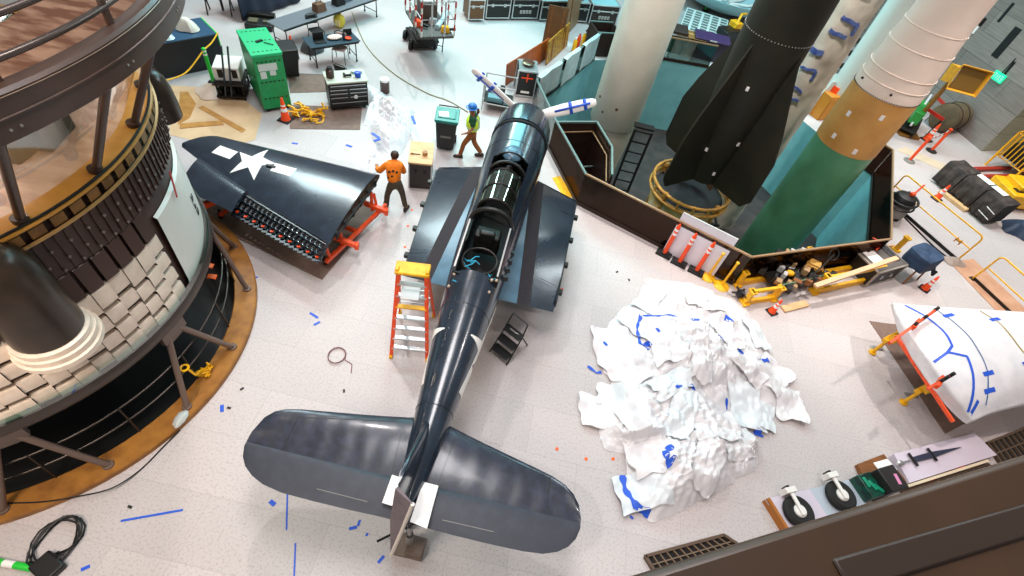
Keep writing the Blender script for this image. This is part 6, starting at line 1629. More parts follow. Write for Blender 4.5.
b = B(); b.box((0, .5, .4), (1.5, .9, .8)); b.make('body', mat('case_purple', '#231a2a', .5), bx2, bevel=.02); b = B(); b.box((0, .5, .82), (1.54, .94, .06)); b.make('lid', mat('lid_purple', '#3a2a52', .4), bx2, bevel=.01); b = B(); b.box((0, .03, .84), (.3, .02, .05)); b.make('label', M_ltgrey, bx2)
bx3 = thing('dark_crate', 'dark brown crate at the rear edge of the pit beside the white missile', 'crate', A(666, 52), yw)
b = B(); b.box((0, .5, .45), (1.3, .9, .9)); b.make('body', mat('crate_dk', '#2b1f1a', .6), bx3, bevel=.02); b = B(); b.box((0, .045, .75), (1.32, .02, .05)); b.make('band', M_ltgrey, bx3)
q = A(712, 10); ds = thing('pale_dish', 'large pale ribbed dish on the floor behind the olive rocket', 'dish', A(722, 8))
b = B(); b.lathe([(.3, .2), (1.2, .25), (2.2, .6), (2.9, 1.1), (3.0, 1.1), (2.3, .5), (1.2, .12), (.3, .1)], 48, caps=False); b.make('bowl', mat('dish_pale', '#a9d0d6', .35), ds)
for k in range(10):
    a = 2*PI*k/10; b = B(); b.tube([(r*math.cos(a), r*math.sin(a), z) for r, z in ((.3, .3), (1.2, .36), (2.2, .7), (2.9, 1.18))], .06); b.make('rib', M_white, ds)
q = A(724, 44); ym = thing('yellow_machine', 'black and yellow wheeled machine between the vent panel and the olive rocket', 'machine', q, .6)
b = B(); b.box((0, 0, .45), (1.0, .7, .5)); b.make('body', M_black, ym, bevel=.04); b = B(); b.box((.4, .2, .8), (.4, .5, .25)); b.tube([(.2, 0, .7), (.6, .3, 1.2), (.9, .3, 1.2)], .06); b.make('arm', M_yellow, ym, bevel=.03)
for x in (-.35, .35):
    b = B(); b.cyl((x, -.4, .2), (x, -.28, .2), .2); b.make('wheel', M_rub, ym)
bollard((705, 11), 1.1, 'bright green bollard standing by the pale dish', M_lime)
# ------------------------------------------------------------------ big heap of crumpled sheeting
hp_ = thing('plastic_sheeting', 'huge heap of crumpled white plastic sheeting with blue tape on the open floor', 'plastic sheet', A(690, 400))
M_pl2 = mat('thin_sheeting', '#dfe3e6', .3, 0, '#d3d9dc', 3, 3, .4, .7)
s1 = poly_sheet(((650, 280), (688, 284), (738, 303), (768, 340), (772, 372), (806, 404), (790, 416), (752, 414), (700, 420), (640, 400), (606, 372), (598, 345), (612, 318), (640, 300)), .62, 3, 'loose_sheet', M_plastic, hp_, 70)
s2 = poly_sheet(((612, 380), (650, 372), (700, 385), (748, 430), (758, 465), (736, 478), (728, 488), (655, 522), (632, 506), (624, 462), (634, 440), (598, 440), (610, 415)), .8, 8, 'bundled_sheet', M_plastic, hp_, 70, f0=.42, ctr=(684, 445), pw=3)
s3 = poly_sheet(((665, 325), (705, 322), (735, 345), (730, 395), (690, 405), (655, 385), (648, 350)), .85, 14, 'folded_sheet', M_plastic, hp_, 50, f0=.5)
s4 = poly_sheet(((644, 279), (690, 283), (715, 292), (700, 305), (655, 300)), .12, 17, 'flat_sheet', M_pl2, hp_, 30)
s5 = poly_sheet(((737, 420), (757, 440), (757, 470), (737, 478), (730, 450)), .5, 23, 'corner_sheet', M_plastic, hp_, 30, f0=.9)
s6 = poly_sheet(((598, 430), (625, 400), (640, 420), (632, 455), (605, 450)), .4, 29, 'corner_sheet', M_plastic, hp_, 30, f0=.9)
bv = []
random.seed(19)
flaps = [(648, 300, .7), (612, 345, .8), (603, 410, .7), (616, 395, .6), (640, 330, .9), (700, 310, .7), (755, 335, .7), (770, 375, .8), (790, 405, .6), (745, 405, .8), (722, 340, .7), (690, 365, .9), (665, 390, .8), (632, 425, .6), (645, 455, .7), (640, 490, .7), (700, 470, .8), (735, 455, .6), (675, 420, .9), (710, 430, .8), (625, 370, .7), (765, 415, .5), (660, 350, .8), (740, 375, .7)]
def flapsheet(k, x, y, w):
    z0 = 0
    c = A(x, y, .12); hz = bv0(c); a0 = random.uniform(0, 6.28); cx, sx = math.cos(a0), math.sin(a0); sd = k*3.7; b = B()
    def f(u, v):
        p, q = (u-.5)*w*1.3, (v-.5)*w*(.8+.3*math.sin(k)); ed = 1+.22*noise.noise(V((u*3, v*3, sd)))
        X_, Y_ = c.x+(p*cx-q*sx)*ed, c.y+(p*sx+q*cx)*ed
        cr_ = crumple(V((X_, Y_, 0)), sd, 6, .9); t = bv0(V((X_, Y_, 0)))
        return V((X_, Y_, max(.012, .75*t+.25*hz+.16*(cr_-.3)+.03+.05*noise.noise(V((X_*3, Y_*3, sd))))))
    b.grid(f, 26, 20); return b.make('loose_fold', M_plastic if k % 3 else M_pl2, hp_, world=True, angle=22)
bvA = [BVHTree.FromPolygons([WM[s_.name] @ v.co for v in s_.data.vertices], [tuple(p.vertices) for p in s_.data.polygons]) for s_ in (s1, s2, s3)]
def bv0(p):
    z = .01
    for t in bvA:
        h = t.ray_cast(V((p.x, p.y, 5)), V((0, 0, -1)))[0]
        if h: z = max(z, h.z)
    return z
FL = [flapsheet(k, *f_) for k, f_ in enumerate(flaps)]
for s_ in FL+[s1, s2, s3, s4, s5, s6]:
    bv.append(BVHTree.FromPolygons([WM[s_.name] @ v.co for v in s_.data.vertices], [tuple(p.vertices) for p in s_.data.polygons]))
def topz(x, y):
    z = .005
    for t in bv:
        h = t.ray_cast(V((x, y, 5)), V((0, 0, -1)))[0]
        if h: z = max(z, h.z)
    return z
def htape(pts, w, par):
    out = []
    for (a, c) in zip(pts[:-1], pts[1:]):
        p, q = A(*a, .35), A(*c, .35); L = (q-p).length; n_ = max(2, int(L/.05))
        for k in range(n_): out.append(p.lerp(q, k/n_))
    out.append(A(*pts[-1], .35)); b = B(); vs = []
    for i, p in enumerate(out):
        d = (out[min(i+1, len(out)-1)]-out[max(i-1, 0)]).to_2d().normalized(); nn = V((-d.y, d.x, 0))*w*(.8+.3*math.sin(i*1.3))/2
        for o in (nn, V((0, 0, 0)), -nn): vs.append(V((p.x+o.x, p.y+o.y, topz(p.x+o.x, p.y+o.y)+.012)))
    fs = []
    for i in range(len(out)-1):
        for j in range(2): fs.append((i*3+j, i*3+j+1, i*3+j+4, i*3+j+3))
    b.add(vs, fs); b.make('blue_tape', M_blue, par, world=True)
for pts, w in ((((641, 318), (645, 312), (662, 314), (676, 318)), .06), (((642, 312), (639, 325), (642, 340), (650, 348)), .07), (((627, 470), (630, 485), (640, 502), (655, 510)), .13), (((660, 455), (664, 470), (668, 462)), .1),
               (((690, 318), (698, 322)), .12), (((724, 318), (733, 322)), .2), (((716, 338), (722, 341)), .16), (((762, 360), (772, 357)), .12), (((592, 358), (601, 365), (606, 364)), .07), (((762, 425), (772, 430)), .1),
               (((646, 340), (652, 345)), .08), (((690, 385), (696, 389)), .09), (((672, 392), (680, 388)), .07), (((730, 395), (733, 404)), .06), (((738, 350), (744, 353)), .1), (((607, 335), (610, 340)), .06), (((655, 330), (658, 334)), .08), (((662, 455), (668, 450)), .12)):
    htape(pts, w, hp_)
# ------------------------------------------------------------------ display platform in front
M_pink = mat('panel_lilac', '#cfc3cf', .5); M_bgrey = mat('panel_bluegrey', '#b4bcc6', .5)
dp = thing('display_platform', 'low display platform with a pale panel carrying two black wheels', 'platform', A(810, 510))
P4 = [A(763, 501), A(845, 482), A(875, 525), A(790, 545)]
b = B(); b.prism(P4, 0, .12); b.make('base', mat('plat_white', '#d8d2cf', .5), dp, world=True, bevel=.01)
b = B(); b.prism([P4[0]*.995+V((0, 0, 0)), P4[1], P4[2], P4[3]], .12, .135); b.make('pale_panel', M_bgrey, dp, world=True, smooth=False)
b = B(); pm = P4[0].lerp(P4[1], .5); qm = P4[3].lerp(P4[2], .5); b.prism([P4[0].lerp(pm, .06), pm, qm, P4[3].lerp(qm, .06)], .135, .142); b.make('lilac_panel', M_pink, dp, world=True, smooth=False)
b = B(); b.bar(P4[0]+V((0, 0, .1)), P4[3]+V((0, 0, .1)), .06, .2); b.make('orange_edge', mat('edge_orange', '#a8641c', .5), dp, world=True)
for k, (px, nm) in enumerate((((796, 513), 'closest to the orange edge'), ((838, 497), 'beside the dark machine'))):
    q = A(*px, .142); t = thing('landing_wheel', 'black aircraft wheel with a white fork on the pale panel, '+nm, 'wheel', q, math.atan2((P4[1]-P4[0]).y, (P4[1]-P4[0]).x), 'wheels on the display platform')
    b = B(); b.lathe([(.13, .02), (.27, .0), (.33, .05), (.33, .13), (.27, .18), (.13, .16)], 36, caps=True); b.make('tyre', M_rub, t)
    b = B(); b.lathe([(.02, .2), (.12, .19), (.14, .165), (.14, .02)], 24); b.make('hub', M_white, t)
    b = B(); b.bar((-.02, -.1, .22), (-.02, .42, .22), .08, .05); b.box((-.02, .42, .14), (.26, .12, .26)); b.make('fork', M_white, t, bevel=.01)
    b = B(); b.box((-.02, .5, .12), (.06, .06, .2)); b.make('axle_pin', M_black, t); t.scale = (.88, .88, .88)
m_, yw, L = base2((862, 494), (888, 486))
mc = thing('dark_machine', 'dark box with green bay and pink label between the wheels and lilac panel', 'machine', A(872, 488), yw)
b = B(); b.box((.0, .0, .3), (.42, .46, .6)); b.make('body', mat('machine_dark', '#1a1716', .5), mc, bevel=.02)
b = B(); b.box((-.36, .02, .2), (.34, .46, .4)); b.make('green_bay', mat('bay_green', '#0a4a3a', .3, 0, '#07261f', 8, 3), mc, bevel=.02)
for k in range(3):
    b = B(); b.box((-.45+.09*k, .08-.08*k, .41), (.07, .2, .03), .3*k); b.make('green_tray', mat('tray_green', '#138a68', .3), mc, bevel=.01)
b = B(); b.box((.07, -.04, .602), (.07, .2, .006), -.2); b.make('pink_label', mat('label_pink', '#d98ab0', .5), mc, smooth=False)
pn = thing('artifact_panel', 'long lilac panel with a dark dagger shaped artifact mounted on it', 'panel', A(925, 460))
Q4 = [A(888, 457), A(968, 436), A(990, 458), A(903, 486)]
b = B(); b.prism([A(854, 466), A(880, 456), A(905, 486), A(868, 496)], 0, .12); b.make('wood_base', M_wood, pn, world=True, bevel=.008)
b = B(); b.prism([A(869, 465), A(883, 461), A(893, 472), A(878, 477)], .12, .13); b.make('cream_card', M_paper, pn, world=True, smooth=False)
b = B(); b.prism(Q4, 0, .18); b.make('panel', M_pink, pn, world=True, bevel=.006)
e0, e1 = A(905, 462, .2), A(962, 447, .2); dx = (e1-e0).normalized(); dy_ = V((-dx.y, dx.x, 0))
b = B(); b.prism([e0+dx*.2+dy_*.05, e0+dx*.75+dy_*.06, e1-dx*.02, e0+dx*.75-dy_*.06, e0+dx*.2-dy_*.05], .19, .24); b.make('blade', mat('blade_navy', '#2a2f44', .4), pn, world=True, bevel=.006)
b = B(); b.bar(e0+dx*.2+dy_*.14+V((0, 0, .03)), e0+dx*.2-dy_*.14+V((0, 0, .03)), .03, .05); b.bar(e0+dx*.75+dy_*.14+V((0, 0, .03)), e0+dx*.75-dy_*.14+V((0, 0, .03)), .03, .05); b.make('bracket', M_black, pn, world=True)
b = B(); c = e0-dx*.15-dy_*.0; b.ball(c+V((0, 0, .03)), .06, 10, (1.4, 1, .5)); b.tube([c-dx*.1+V((0, 0, .02)), c+dx*.3+V((0, 0, .02))], .02); b.make('clip', M_alum, pn, world=True)
b = B(); b.bar(A(903, 488, .1), A(985, 462, .1), .05, .2); b.make('cream_edge', mat('edge_cream2', '#d9c6a8', .5), pn, world=True)
b = B(); b.bar(A(930, 480, .14), A(965, 467, .14), .04, .02); b.make('orange_strip', M_orange, pn, world=True)
def grate(pts, lab, nb):
    P_ = [A(*p) for p in pts]; c = sum(P_, V())/4; t = thing('floor_grate', lab, 'grate', c, 0, 'floor grates'); 
    b = B(); b.prism(P_, .0, .02); b.make('dark_tray', M_dark, t, world=True, smooth=False)
    b = B()
    for k in range(4): b.bar(P_[k]+V((0, 0, .045)), P_[(k+1) % 4]+V((0, 0, .045)), .05, .09)
    b.make('frame', mat('grate_brown', '#5b4636', .5, .2), t, world=True)
    b = B()
    for k in range(1, nb): b.bar(P_[0].lerp(P_[1], k/nb)+V((0, 0, .04)), P_[3].lerp(P_[2], k/nb)+V((0, 0, .04)), .02, .07)
    b.bar(P_[0].lerp(P_[3], .5)+V((0, 0, .04)), P_[1].lerp(P_[2], .5)+V((0, 0, .04)), .02, .06)
    b.make('grille', mat('grate_tan', '#75604d', .5, .2), t, world=True)
grate(((644, 557), (722, 536), (740, 548), (655, 575)), 'brown floor grate between the white sheeting heap and the brown ledge', 12)
grate(((985, 444), (1040, 422), (1060, 444), (1000, 466)), 'brown floor grate beside the white wrapped wing', 12)
grate(((900, 492), (985, 465), (1000, 480), (915, 510)), 'brown floor grate alongside the lilac panel', 16)
# ------------------------------------------------------------------ brown ledge right below the camera
z1 = 8.05
e0, e1 = A(560, 597, z1), A(1090, 434, z1); d = (e1-e0).normalized(); n_ = V((d.y, -d.x, 0))
if n_.y > 0: n_ = -n_
ld = thing('upper_ledge', 'broad brown ledge of the upper floor crossing the lower corner of the view', 'ledge', (e0.x, e0.y, 0))
b = B(); b.prism([e0, e1, e1+n_*.75, e0+n_*.75], 7.6, z1-.0); b.make('ledge_top', mat('ledge_brown', '#46301f', .45, .0, '#3b2819', 2.5, 4, .35, .7), ld, world=True, bevel=.02)
f0 = A(840, 576, z1), A(1060, 510, z1)
b = B(); b.bar(f0[0]+V((0, 0, .004)), f0[1]+V((0, 0, .004)), .07, .012); b.make('ledge_rib', mat('ledge_rib', '#33241b', .5), ld, world=True, bevel=.01)
b = B(); b.prism([e0+n_*.4, e1+n_*.4, e1+n_*.7, e0+n_*.7], 0, 7.6); b.make('support_wall', mat('support_grey', '#5e544d', .7), ld, world=True, smooth=False)
# ------------------------------------------------------------------ lower left : coiled cable, case, green tube
ck = A(58, 542); random.seed(2); pts = []
for k in range(60):
    a = k*.42; r = .27+.035*math.sin(k*.7); pts.append(ck+V((r*math.cos(a)*1.0+.02*math.sin(k), r*1.25*math.sin(a), .02+.0015*k)))
pts = [A(38, 572, .02), A(43, 560, .02)]+pts
b = B(); b.tube(pts, .014, 6); tag(b.make('coiled_cable', M_black, loc=ck, world=True), 'black cable coiled on the floor in front of the wooden ring', 'cable')
m_, yw, L = base2((33, 581), (66, 579)); kb = thing('black_bag', 'flat black case on the floor beside the coiled black cable', 'case', A(50, 568), -.35)
b = B(); b.box((0, 0, .06), (.38, .3, .12)); b.make('body', M_black, kb, bevel=.03); b = B(); b.tube([(-.08, .15, .08), (-.06, .2, .09), (.06, .2, .09), (.08, .15, .08)], .012); b.make('handle', M_gun, kb)
tb = thing('green_tube', 'bright green and white tube lying on the floor at the corner of the wooden ring', 'tube', A(24, 568), 0)
p0, p1 = A(-12, 560, .06), A(52, 572, .06)
b = B(); b.tube([p0, p0.lerp(p1, .25)], .05, 14); b.tube([p0.lerp(p1, .42), p0.lerp(p1, .97), p1], [.05, .05, .035], 14); b.make('green_sleeve', M_lime, tb, world=True)
b = B(); b.tube([p0.lerp(p1, .25), p0.lerp(p1, .42)], .051, 14); b.make('white_band', M_paper, tb, world=True)
cable('thin_cable', [A(-5, 503, .13), A(40, 502, .13), A(80, 496, .13), A(112, 488, .1), A(140, 470, .02), A(165, 445, .02), A(180, 430, .02)], .012, M_dark, 'thin dark cable trailing over the wooden ring onto the floor', 'cable')
yr = A(189, 370, .5); b = B(); random.seed(4)
yy = thing('yellow_rag', 'yellow tape tied round a leg of the round spacecraft', 'tape', A(206, 372, .12))
b = B(); q = A(206, 372, .14)
for k in range(9):
    pts = [q+V((random.uniform(-.12, .12), random.uniform(-.15, .15), random.uniform(0, .12))) for j in range(4)]; b.tube(pts, .018, 4)
b.make('tape_tangle', M_yellow, yy, world=True)
b = B(); q2 = pol(3.53, -8.2, .72)+SKY; b.tube([q2+V((.065*math.cos(t*PI/6), .065*math.sin(t*PI/6), .03)) for t in range(12)], .02, 5, closed=True); b.tube([q2+V((.06, 0, 0)), q2+V((.12, .02, -.2)), q+V((-.05, 0, .05))], .02, 5); b.make('tape_tail', M_yellow, yy, world=True)
q = A(181, 419, .12); sheet_heap('clear_bag', 'small clear crumpled bag on the wooden ring', 'bag', q, .1, .17, .1, 81, mat('bag_clear', '#b9bcb8', .25), n=12, z=.12)
q = A(337, 356); pts = []
for k in range(30):
    a = k*.45; pts.append(q+V((.17*math.cos(a), .19*math.sin(a), .012+.0012*k)))
pts += [A(346, 368, .012), A(352, 370, .012), A(353, 377, .012)] if False else [A(345, 360, .012), A(352, 364, .012), A(351, 373, .012)]
b = B(); b.tube(pts, .009, 6); tag(b.make('pink_cable', mat('cable_pink', '#7f4d4a', .5), loc=q, world=True), 'small reddish cable coil on the open floor beside the step ladder', 'cable')
# ------------------------------------------------------------------ tape marks on the floor
def strip(a, c, w, m, lab, group):
    p, q = A(*a), A(*c); b = B(); b.bar(p+V((0, 0, .004)), q+V((0, 0, .004)), w, .006); tag(b.make('floor_tape', m, loc=(p+q)/2, world=True, smooth=False), lab, 'tape', group)
G = 'blue tape marks on the floor'
strip((121, 521), (183, 510), .035, M_blue, 'longest blue tape line on the floor in front of the wooden ring', G)
strip((287.6, 489), (286.5, 530), .025, M_blue, 'thin blue tape line below the aircraft tail tip', G)
strip((295.5, 543), (294, 580), .025, M_blue, 'thin blue tape line at the lower edge beyond the tail tip', G)
for k, (a, c, w, lb) in enumerate((((270, 501), (275, 505), .07, 'blue tape scrap just below the tail tip'), ((349, 529), (357, 527), .05, 'blue tape scrap midway under the tailplane'), ((358, 526), (360, 520), .04, 'short blue tape tail midway under the tailplane'), ((287, 484), (291, 484), .06, 'dark blue tape tab at the head of the thin blue line'),
        ((222, 405), (222, 412), .06, 'upright blue tape scrap near the dark cables by the wooden ring'), ((242, 267), (248, 265), .04, 'blue tape scrap by the brown board, farther one'), ((249, 279), (258, 277), .04, 'blue tape scrap by the brown board, closer one'),
        ((310, 313), (318, 318), .05, 'blue tape scrap in the open floor toward the ladder'), ((314, 325), (320, 322), .05, 'second blue tape scrap in the open floor toward the ladder'), ((81, 570), (90, 566), .05, 'blue tape scrap near the flat black case'), ((366, 534), (368, 535), .05, 'tiny blue tape dot under the tailplane'),
        ((346, 145), (352, 147), .08, 'blue tape scrap behind the starred wing'), ((292, 143), (298, 144), .06, 'blue tape scrap behind the white star'), ((630, 516), (633, 519), .05, 'blue tape scrap beside the sheeting heap'), ((378, 563), (384, 556), .05, 'blue tape scrap below the rudder'))):
    strip(a, c, w, M_blue, lb, G)
for k, (a, c) in enumerate((((578, 203.5), (585, 206.5)), ((590, 209), (597, 213)), ((604, 216.5), (608, 219)), ((617, 222), (623, 226)))):
    strip(a, c, .07, M_otape, ['orange tape dash at the barrier corner, first of a row', 'orange tape dash along the barrier, second from the corner', 'orange tape dash along the barrier, third from the corner', 'orange tape dash along the barrier, fourth from the corner'][k], 'orange tape dashes by the pit')
for k, (x, y) in enumerate(((408, 226), (412, 210), (405, 247), (406, 254), (567, 265), (562, 289), (560, 262), (557, 449), (586, 459), (613, 459))):
    p = A(x, y); b = B(); b.lathe([(.035, .0), (.035, .008)], 12, p); tag(b.make('orange_dot', M_otape, loc=p, world=True), 'small orange dot stuck on the pale floor', 'dot', 'orange dots on the floor')
for k, (x, y) in enumerate(((229, 408), (242, 389), (344, 391), (130, 507), (617, 272), (629, 280), (700, 294))):
    p = A(x, y); b = B(); b.box((p.x, p.y, .006), (.07, .04, .012), k); tag(b.make('debris', M_black, loc=p, world=True), 'small dark scrap lying on the pale floor', 'scrap', 'dark scraps on the floor')
# ------------------------------------------------------------------ orange step ladder and black steps
m_, yw, L = base2((391, 357), (427, 360.5))
la = thing('step_ladder', 'tall orange fibreglass step ladder with yellow top beside the aircraft', 'ladder', m_, yw)
H = 2.25; w0, w1 = L/2, .25; ft = lambda z: (z/H)
for s in (-1, 1):
    b = B(); b.bar((s*w0, 0, 0), (s*w1, .42, H), .03, .075, up=(s, 0, 0)); b.make('side_rail', M_orange2, la, bevel=.004)
    b = B(); b.bar((s*(w0+.02), 1.15, 0), (s*w1, .55, H), .03, .06, up=(s, 0, 0)); b.make('rear_leg', M_orange2, la, bevel=.004)
    for y in (0, 1.15):
        b = B(); b.box((s*(w0+.0), y, .04), (.07, .1, .08)); b.make('foot', M_yellow, la, bevel=.01)
for k in range(1, 8):
    f = k/8; z = H*f; w = w0+(w1-w0)*f; b = B(); b.box((0, .42*f+.02, z), (2*w, .09, .03)); b.make('step', M_alum if k != 5 else M_yellow, la)
for k in range(1, 6):
    f = k/7; z = H*f; w = w0+.02+(w1-w0)*f; b = B(); b.bar((-w, 1.15-.6*f, z), (w, 1.15-.6*f, z), .025); b.make('rear_brace', M_alum, la)
b = B(); b.box((0, .49, H+.02), (.62, .3, .07)); b.box((-.27, .43, H+.05), (.07, .12, .1)); b.box((.27, .43, H+.05), (.07, .12, .1)); b.make('top_cap', M_yellow, la, bevel=.02)
b = B(); b.bar((-w0*.8, .2, .9), (-w0*.8, .85, .9), .02); b.bar((w0*.8, .2, .9), (w0*.8, .85, .9), .02); b.make('spreader', M_steel, la)
b = B(); b.box((-.02, .35, 1.78), (.34, .36, .03)); b.make('paint_tray', mat('tray_clear', '#cfd3d4', .35), la, bevel=.01)
m_, yw, L = base2((505, 362), (519, 349))
ss = thing('folding_steps', 'small black folding steps standing beside the aircraft body', 'steps', A(507, 350), .95-PI/2+.1)
for s in (-1, 1):
    b = B(); b.tube([(s*.24, -.3, 0), (s*.22, .1, .62), (s*.2, .22, .95)], .016); b.make('side_rail', M_black, ss)
    b = B(); b.tube([(s*.24, .42, 0), (s*.22, .08, .66)], .016); b.make('rear_leg', M_black, ss)
b = B(); b.tube([(-.2, .22, .95), (.2, .22, .95)], .018); b.make('handle', M_black, ss)
for k in range(3):
    b = B(); b.box((0, -.22+.15*k, .18+.21*k), (.44, .2, .03)); b.make('step', M_black, ss, bevel=.008)
small('hand_tool', ss, 0, .08, .615, 'small grey tool on the top tread of the black steps', 'tool', (('grip', M_grey, lambda b: b.tube([(-.1, 0, .02), (.05, 0, .02)], .02)), ('tip', M_steel, lambda b: b.tube([(.05, 0, .02), (.12, .02, .02)], .008))))
# ------------------------------------------------------------------ people
def skin(name, vs, es, m, parent, root=0, sub=1):
    me = bpy.data.meshes.new(name); keys = list(vs); ix = {k: i for i, k in enumerate(keys)}
    me.from_pydata([vs[k][0] for k in keys], [(ix[a], ix[c]) for a, c in es], []); o = bpy.data.objects.new(name, me); C.objects.link(o)
    if parent: o.parent = parent; WM[name] = WM[o.name] = WM[parent.name]
    me.materials.append(m); o.modifiers.new('skin', 'SKIN')
    if not me.skin_vertices: me.skin_vertices.new()
    for k in keys:
        r = vs[k][1]; r = r if isinstance(r, tuple) else (r, r); me.skin_vertices[0].data[ix[k]].radius = r; me.skin_vertices[0].data[ix[k]].use_root = False
    me.skin_vertices[0].data[root].use_root = True
    o.modifiers['skin'].use_smooth_shade = True
    s = o.modifiers.new('sub', 'SUBSURF'); s.levels = sub; s.render_levels = sub; return o
def person(lab, loc, rz, J, top_m, leg_m, hat, vest=None, sleeve=.5, hair=None, dots=False):
    t = thing('person', lab, 'person', loc, rz)
    J = {k: V(v) for k, v in J.items()}
    vs = {'pelvis': (J['pelvis'], (.13, .10)), 'waist': (J['pelvis'].lerp(J['chest'], .45), (.12, .09)), 'chest': (J['chest'], (.15, .105)), 'neck': (J['neck'], .055), 'jaw': (J['head']-V((0, 0, .05)), .075), 'skull': (J['head']+V((0, 0, .04)), .095), 'crown': (J['head']+V((0, 0, .11)), .06)}
    es = [('pelvis', 'waist'), ('waist', 'chest'), ('chest', 'neck'), ('neck', 'jaw'), ('jaw', 'skull'), ('skull', 'crown')]
    f = J['face']; vs['nose'] = (J['head']+f*.105, .016); vs['chin'] = (J['head']+f*.07-V((0, 0, .09)), .03); es += [('skull', 'nose'), ('jaw', 'chin')]
    sd = V((f.y, -f.x, 0))
    for s, n_ in ((-1, 'l'), (1, 'r')):
        vs['ear'+n_] = (J['head']+sd*s*.095, .018); es.append(('skull', 'ear'+n_))
        for a, r in (('hip', .085), ('knee', .06), ('ankle', .042), ('toe', .035), ('shoulder', .065), ('elbow', .045), ('wrist', .03), ('palm', (.04, .022))): vs[a+n_] = (J[a+n_], r)
        es += [('pelvis', 'hip'+n_), ('hip'+n_, 'knee'+n_), ('knee'+n_, 'ankle'+n_), ('ankle'+n_, 'toe'+n_), ('chest', 'shoulder'+n_), ('shoulder'+n_, 'elbow'+n_), ('elbow'+n_, 'wrist'+n_), ('wrist'+n_, 'palm'+n_)]
        d = (J['palm'+n_]-J['wrist'+n_]).normalized(); w = d.cross(V((0, 0, 1)) if abs(d.z) < .8 else V((0, 1, 0))).normalized(); dn = d.cross(w)
        for k, (o, l) in enumerate(((-.033, .06), (-.011, .075), (.011, .08), (.033, .07))):
            a, c = 'f%d%s' % (k, n_), 'g%d%s' % (k, n_); p = J['palm'+n_]+w*o+d*.035
            vs[a] = (p+d*l*.45, .009); vs[c] = (p+d*l*.85+dn*.02, .008); es += [('palm'+n_, a), (a, c)]
        vs['th'+n_] = (J['wrist'+n_]+d*.03+w*.045, .011); vs['tk'+n_] = (J['wrist'+n_]+d*.07+w*.065, .009); es += [('wrist'+n_, 'th'+n_), ('th'+n_, 'tk'+n_)]
    skin('body', vs, es, M_skin, t)
    # trousers
    g = {'p': (J['pelvis']+(J['chest']-J['pelvis']).normalized()*.14, (.16, .135)), 'q': (J['pelvis'], (.185, .155))}; e2 = [('p', 'q')]
    for n_ in 'lr':
        g['h'+n_] = (J['hip'+n_]-V((0, 0, .04)), .105); g['k'+n_] = (J['knee'+n_], .08); g['m'+n_] = (J['knee'+n_].lerp(J['ankle'+n_], .5), .075); g['a'+n_] = (J['ankle'+n_]+V((0, 0, .03)), .068); e2 += [('q', 'h'+n_), ('h'+n_, 'k'+n_), ('k'+n_, 'm'+n_), ('m'+n_, 'a'+n_)]
        fw = (J['toe'+n_]-J['ankle'+n_]); fw.z = 0; fw.normalize()
        b = B(); rg = []
        for tt, w, h in ((-.09, .03, .05), (-.06, .045, .1), (.02, .045, .1), (.1, .05, .07), (.17, .045, .055), (.2, .02, .03)):
            c = V((J['ankle'+n_].x, J['ankle'+n_].y, J['ankle'+n_].z-.075))+fw*tt; sd2 = V((-fw.y, fw.x, 0)); rg.append([c-sd2*w, c+sd2*w, c+sd2*w*.8+V((0, 0, h)), c-sd2*w*.8+V((0, 0, h))])
        b.loft(rg); b.make('shoe', mat('shoe_dark', '#2a1e19', .6), t, bevel=.01)
    skin('trousers', g, e2, leg_m, t)
    # shirt or hooded top
    g = {'q': (J['pelvis']-V((0, 0, .03)), (.20, .17)), 'w': (J['pelvis'].lerp(J['chest'], .5), (.19, .165)), 'c': (J['chest'], (.215, .165)), 'n': (J['chest'].lerp(J['neck'], .75), .085)}; e2 = [('q', 'w'), ('w', 'c'), ('c', 'n')]
    for n_ in 'lr':
        g['s'+n_] = (J['shoulder'+n_], .09); g['e'+n_] = (J['shoulder'+n_].lerp(J['elbow'+n_], min(1, sleeve*2)), .085); e2 += [('c', 's'+n_), ('s'+n_, 'e'+n_)]
        if sleeve > .5: g['v'+n_] = (J['elbow'+n_].lerp(J['wrist'+n_], .95), .066); e2.append(('e'+n_, 'v'+n_))
    tp_ = skin('top', g, e2, top_m, t)
    if vest:
        g = {'q': (J['pelvis']-V((0, 0, .02)), (.24, .21)), 'w': (J['pelvis'].lerp(J['chest'], .5), (.235, .21)), 'c': (J['chest']-V((0, 0, .0)), (.26, .215)), 'n': (J['chest'].lerp(J['neck'], .55), (.20, .15))}
        vv = skin('safety_vest', g, [('q', 'w'), ('w', 'c'), ('c', 'n')], vest, t)
        b = B(); c = J['pelvis'].lerp(J['chest'], .4)
        b.tube([c+V((.2*math.cos(k*PI/10), .185*math.sin(k*PI/10), 0)) for k in range(20)], .022, 6, closed=True); b.make('reflective_stripe', mat('stripe_silver', '#c9cfc6', .3, .3), vv)
        for s in (-1, 1):
            b = B(); b.tube([c+V((s*.09, -.172, 0)), J['chest']+V((s*.1, -.172, 0)), J['chest']+V((s*.11, -.06, .15))], .02, 6); b.make('reflective_stripe', MATS['stripe_silver'], vv)
    if hat:
        b = B(); hd_ = J['head']+V((0, 0, .05)); b.lathe([(.12, .0), (.125, .03), (.115, .08), (.07, .12), (.01, .13)], 20, hd_); b.lathe([(.16, -.005), (.165, .003), (.12, .015)], 20, hd_+f*.02, caps=False); b.make('hard_hat', hat, t)
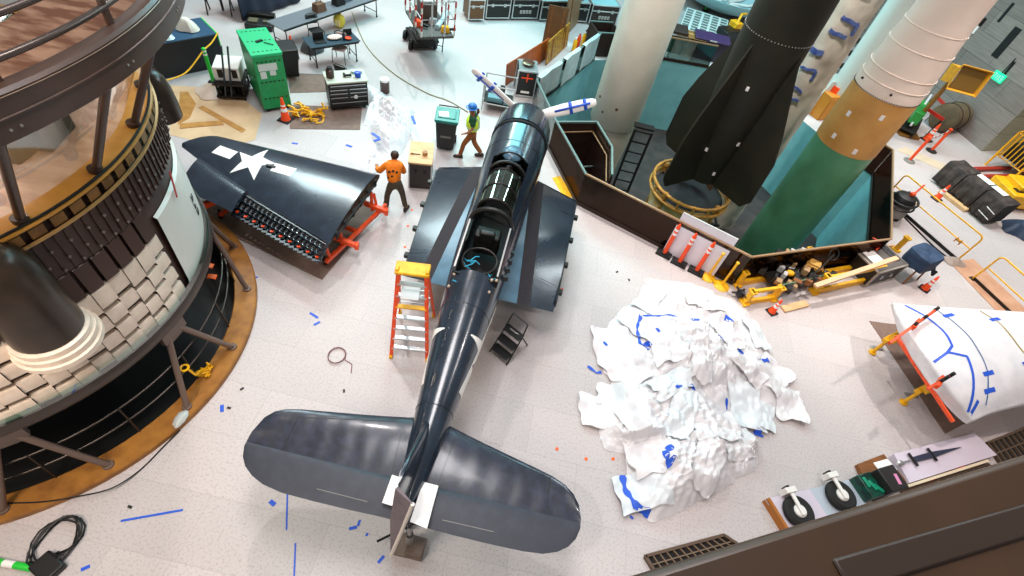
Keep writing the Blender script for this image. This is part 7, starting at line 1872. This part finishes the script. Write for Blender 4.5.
    if hair:
        b = B(); hd_ = J['head']
        b.ball(hd_+V((0, 0, .035))-f*.018, .106, 14, (1, 1, 1.02))
        if hair == 'tail': b.tube([hd_-f*.1+V((0, 0, .02)), hd_-f*.17-V((0, 0, .02)), hd_-f*.19-V((0, 0, .1)), hd_-f*.17-V((0, 0, .17))], [.03, .045, .04, .015], 10)
        b.make('hair', mat('hair_brown', '#5f3118', .6) if hair == 'tail' else M_hair, t)
    for s in (-1, 1):
        b = B(); b.ball(J['head']+f*.086+sd*s*.034+V((0, 0, .018)), .012, 8); b.make('eye', M_dark, t)
    if dots:
        for k, (x, z) in enumerate(((-.09, .05), (.0, .1), (.09, .03), (-.03, -.06), (.05, -.1), (-.11, -.12))):
            c = J['chest']+V((x, -.2 if abs(x) < .08 else -.165, z-.03)); b = B(); b.ball(c, .035, 10, (1, .5, 1)); b.make('dark_patch', M_dark, tp_)
    return t
mid = (A(462, 156)+A(478, 158))/2
# facing left (-x), mid stride : local +y is forward
person('worker in yellow vest and blue hard hat walking past the teal lidded bin', V((mid.x, mid.y, 0)), PI/2+.15, dict(pelvis=(0, 0, .92), chest=(0, .03, 1.28), neck=(0, .05, 1.46), head=(0, .08, 1.58), face=(-.35, .93, .0),
    hipl=(-.09, .02, .88), kneel=(-.1, .22, .5), anklel=(-.1, .30, .085), toel=(-.1, .44, .04), hipr=(.09, -.02, .88), kneer=(.1, -.06, .48), ankler=(.1, -.32, .1), toer=(.1, -.2, .05),
    shoulderl=(-.19, .03, 1.38), elbowl=(-.25, .0, 1.12), wristl=(-.24, .16, .95), palml=(-.23, .23, .92), shoulderr=(.19, .03, 1.38), elbowr=(.25, -.08, 1.12), wristr=(.25, -.05, .88), palmr=(.25, -.03, .8)),
    mat('shirt_green', '#0f4a2e', .8), mat('trousers_brown', '#8a4d1c', .8), mat('hat_blue', '#1f6fc0', .35), mat('vest_lime', '#cdf02a', .6), .42, 'tail')
mid = (A(387.5, 213)+A(404, 208))/2
person('worker in orange hooded top bending over the dark starred wing', V((mid.x, mid.y, 0)), .42, dict(pelvis=(0, 0, .92), chest=(-.04, .16, 1.24), neck=(.0, .26, 1.39), head=(.04, .36, 1.46), face=(.1, .95, -.25),
    hipl=(-.1, .0, .88), kneel=(-.2, .06, .48), anklel=(-.25, -.02, .085), toel=(-.3, .12, .04), hipr=(.1, .0, .88), kneer=(.19, .06, .48), ankler=(.25, -.02, .085), toer=(.32, .1, .04),
    shoulderl=(-.19, .18, 1.34), elbowl=(-.36, .2, 1.12), wristl=(-.4, .42, 1.08), palml=(-.4, .5, 1.07), shoulderr=(.16, .18, 1.34), elbowr=(.24, .2, 1.08), wristr=(.2, .44, 1.02), palmr=(.15, .51, 1.0)),
    mat('hoodie_orange', '#f5870f', .8, 0, '#e87408', 8, 3), mat('trousers_olive', '#4d4333', .8, 0, '#3d3528', 10, 3, .45, .6), None, None, .9, 'short', True)
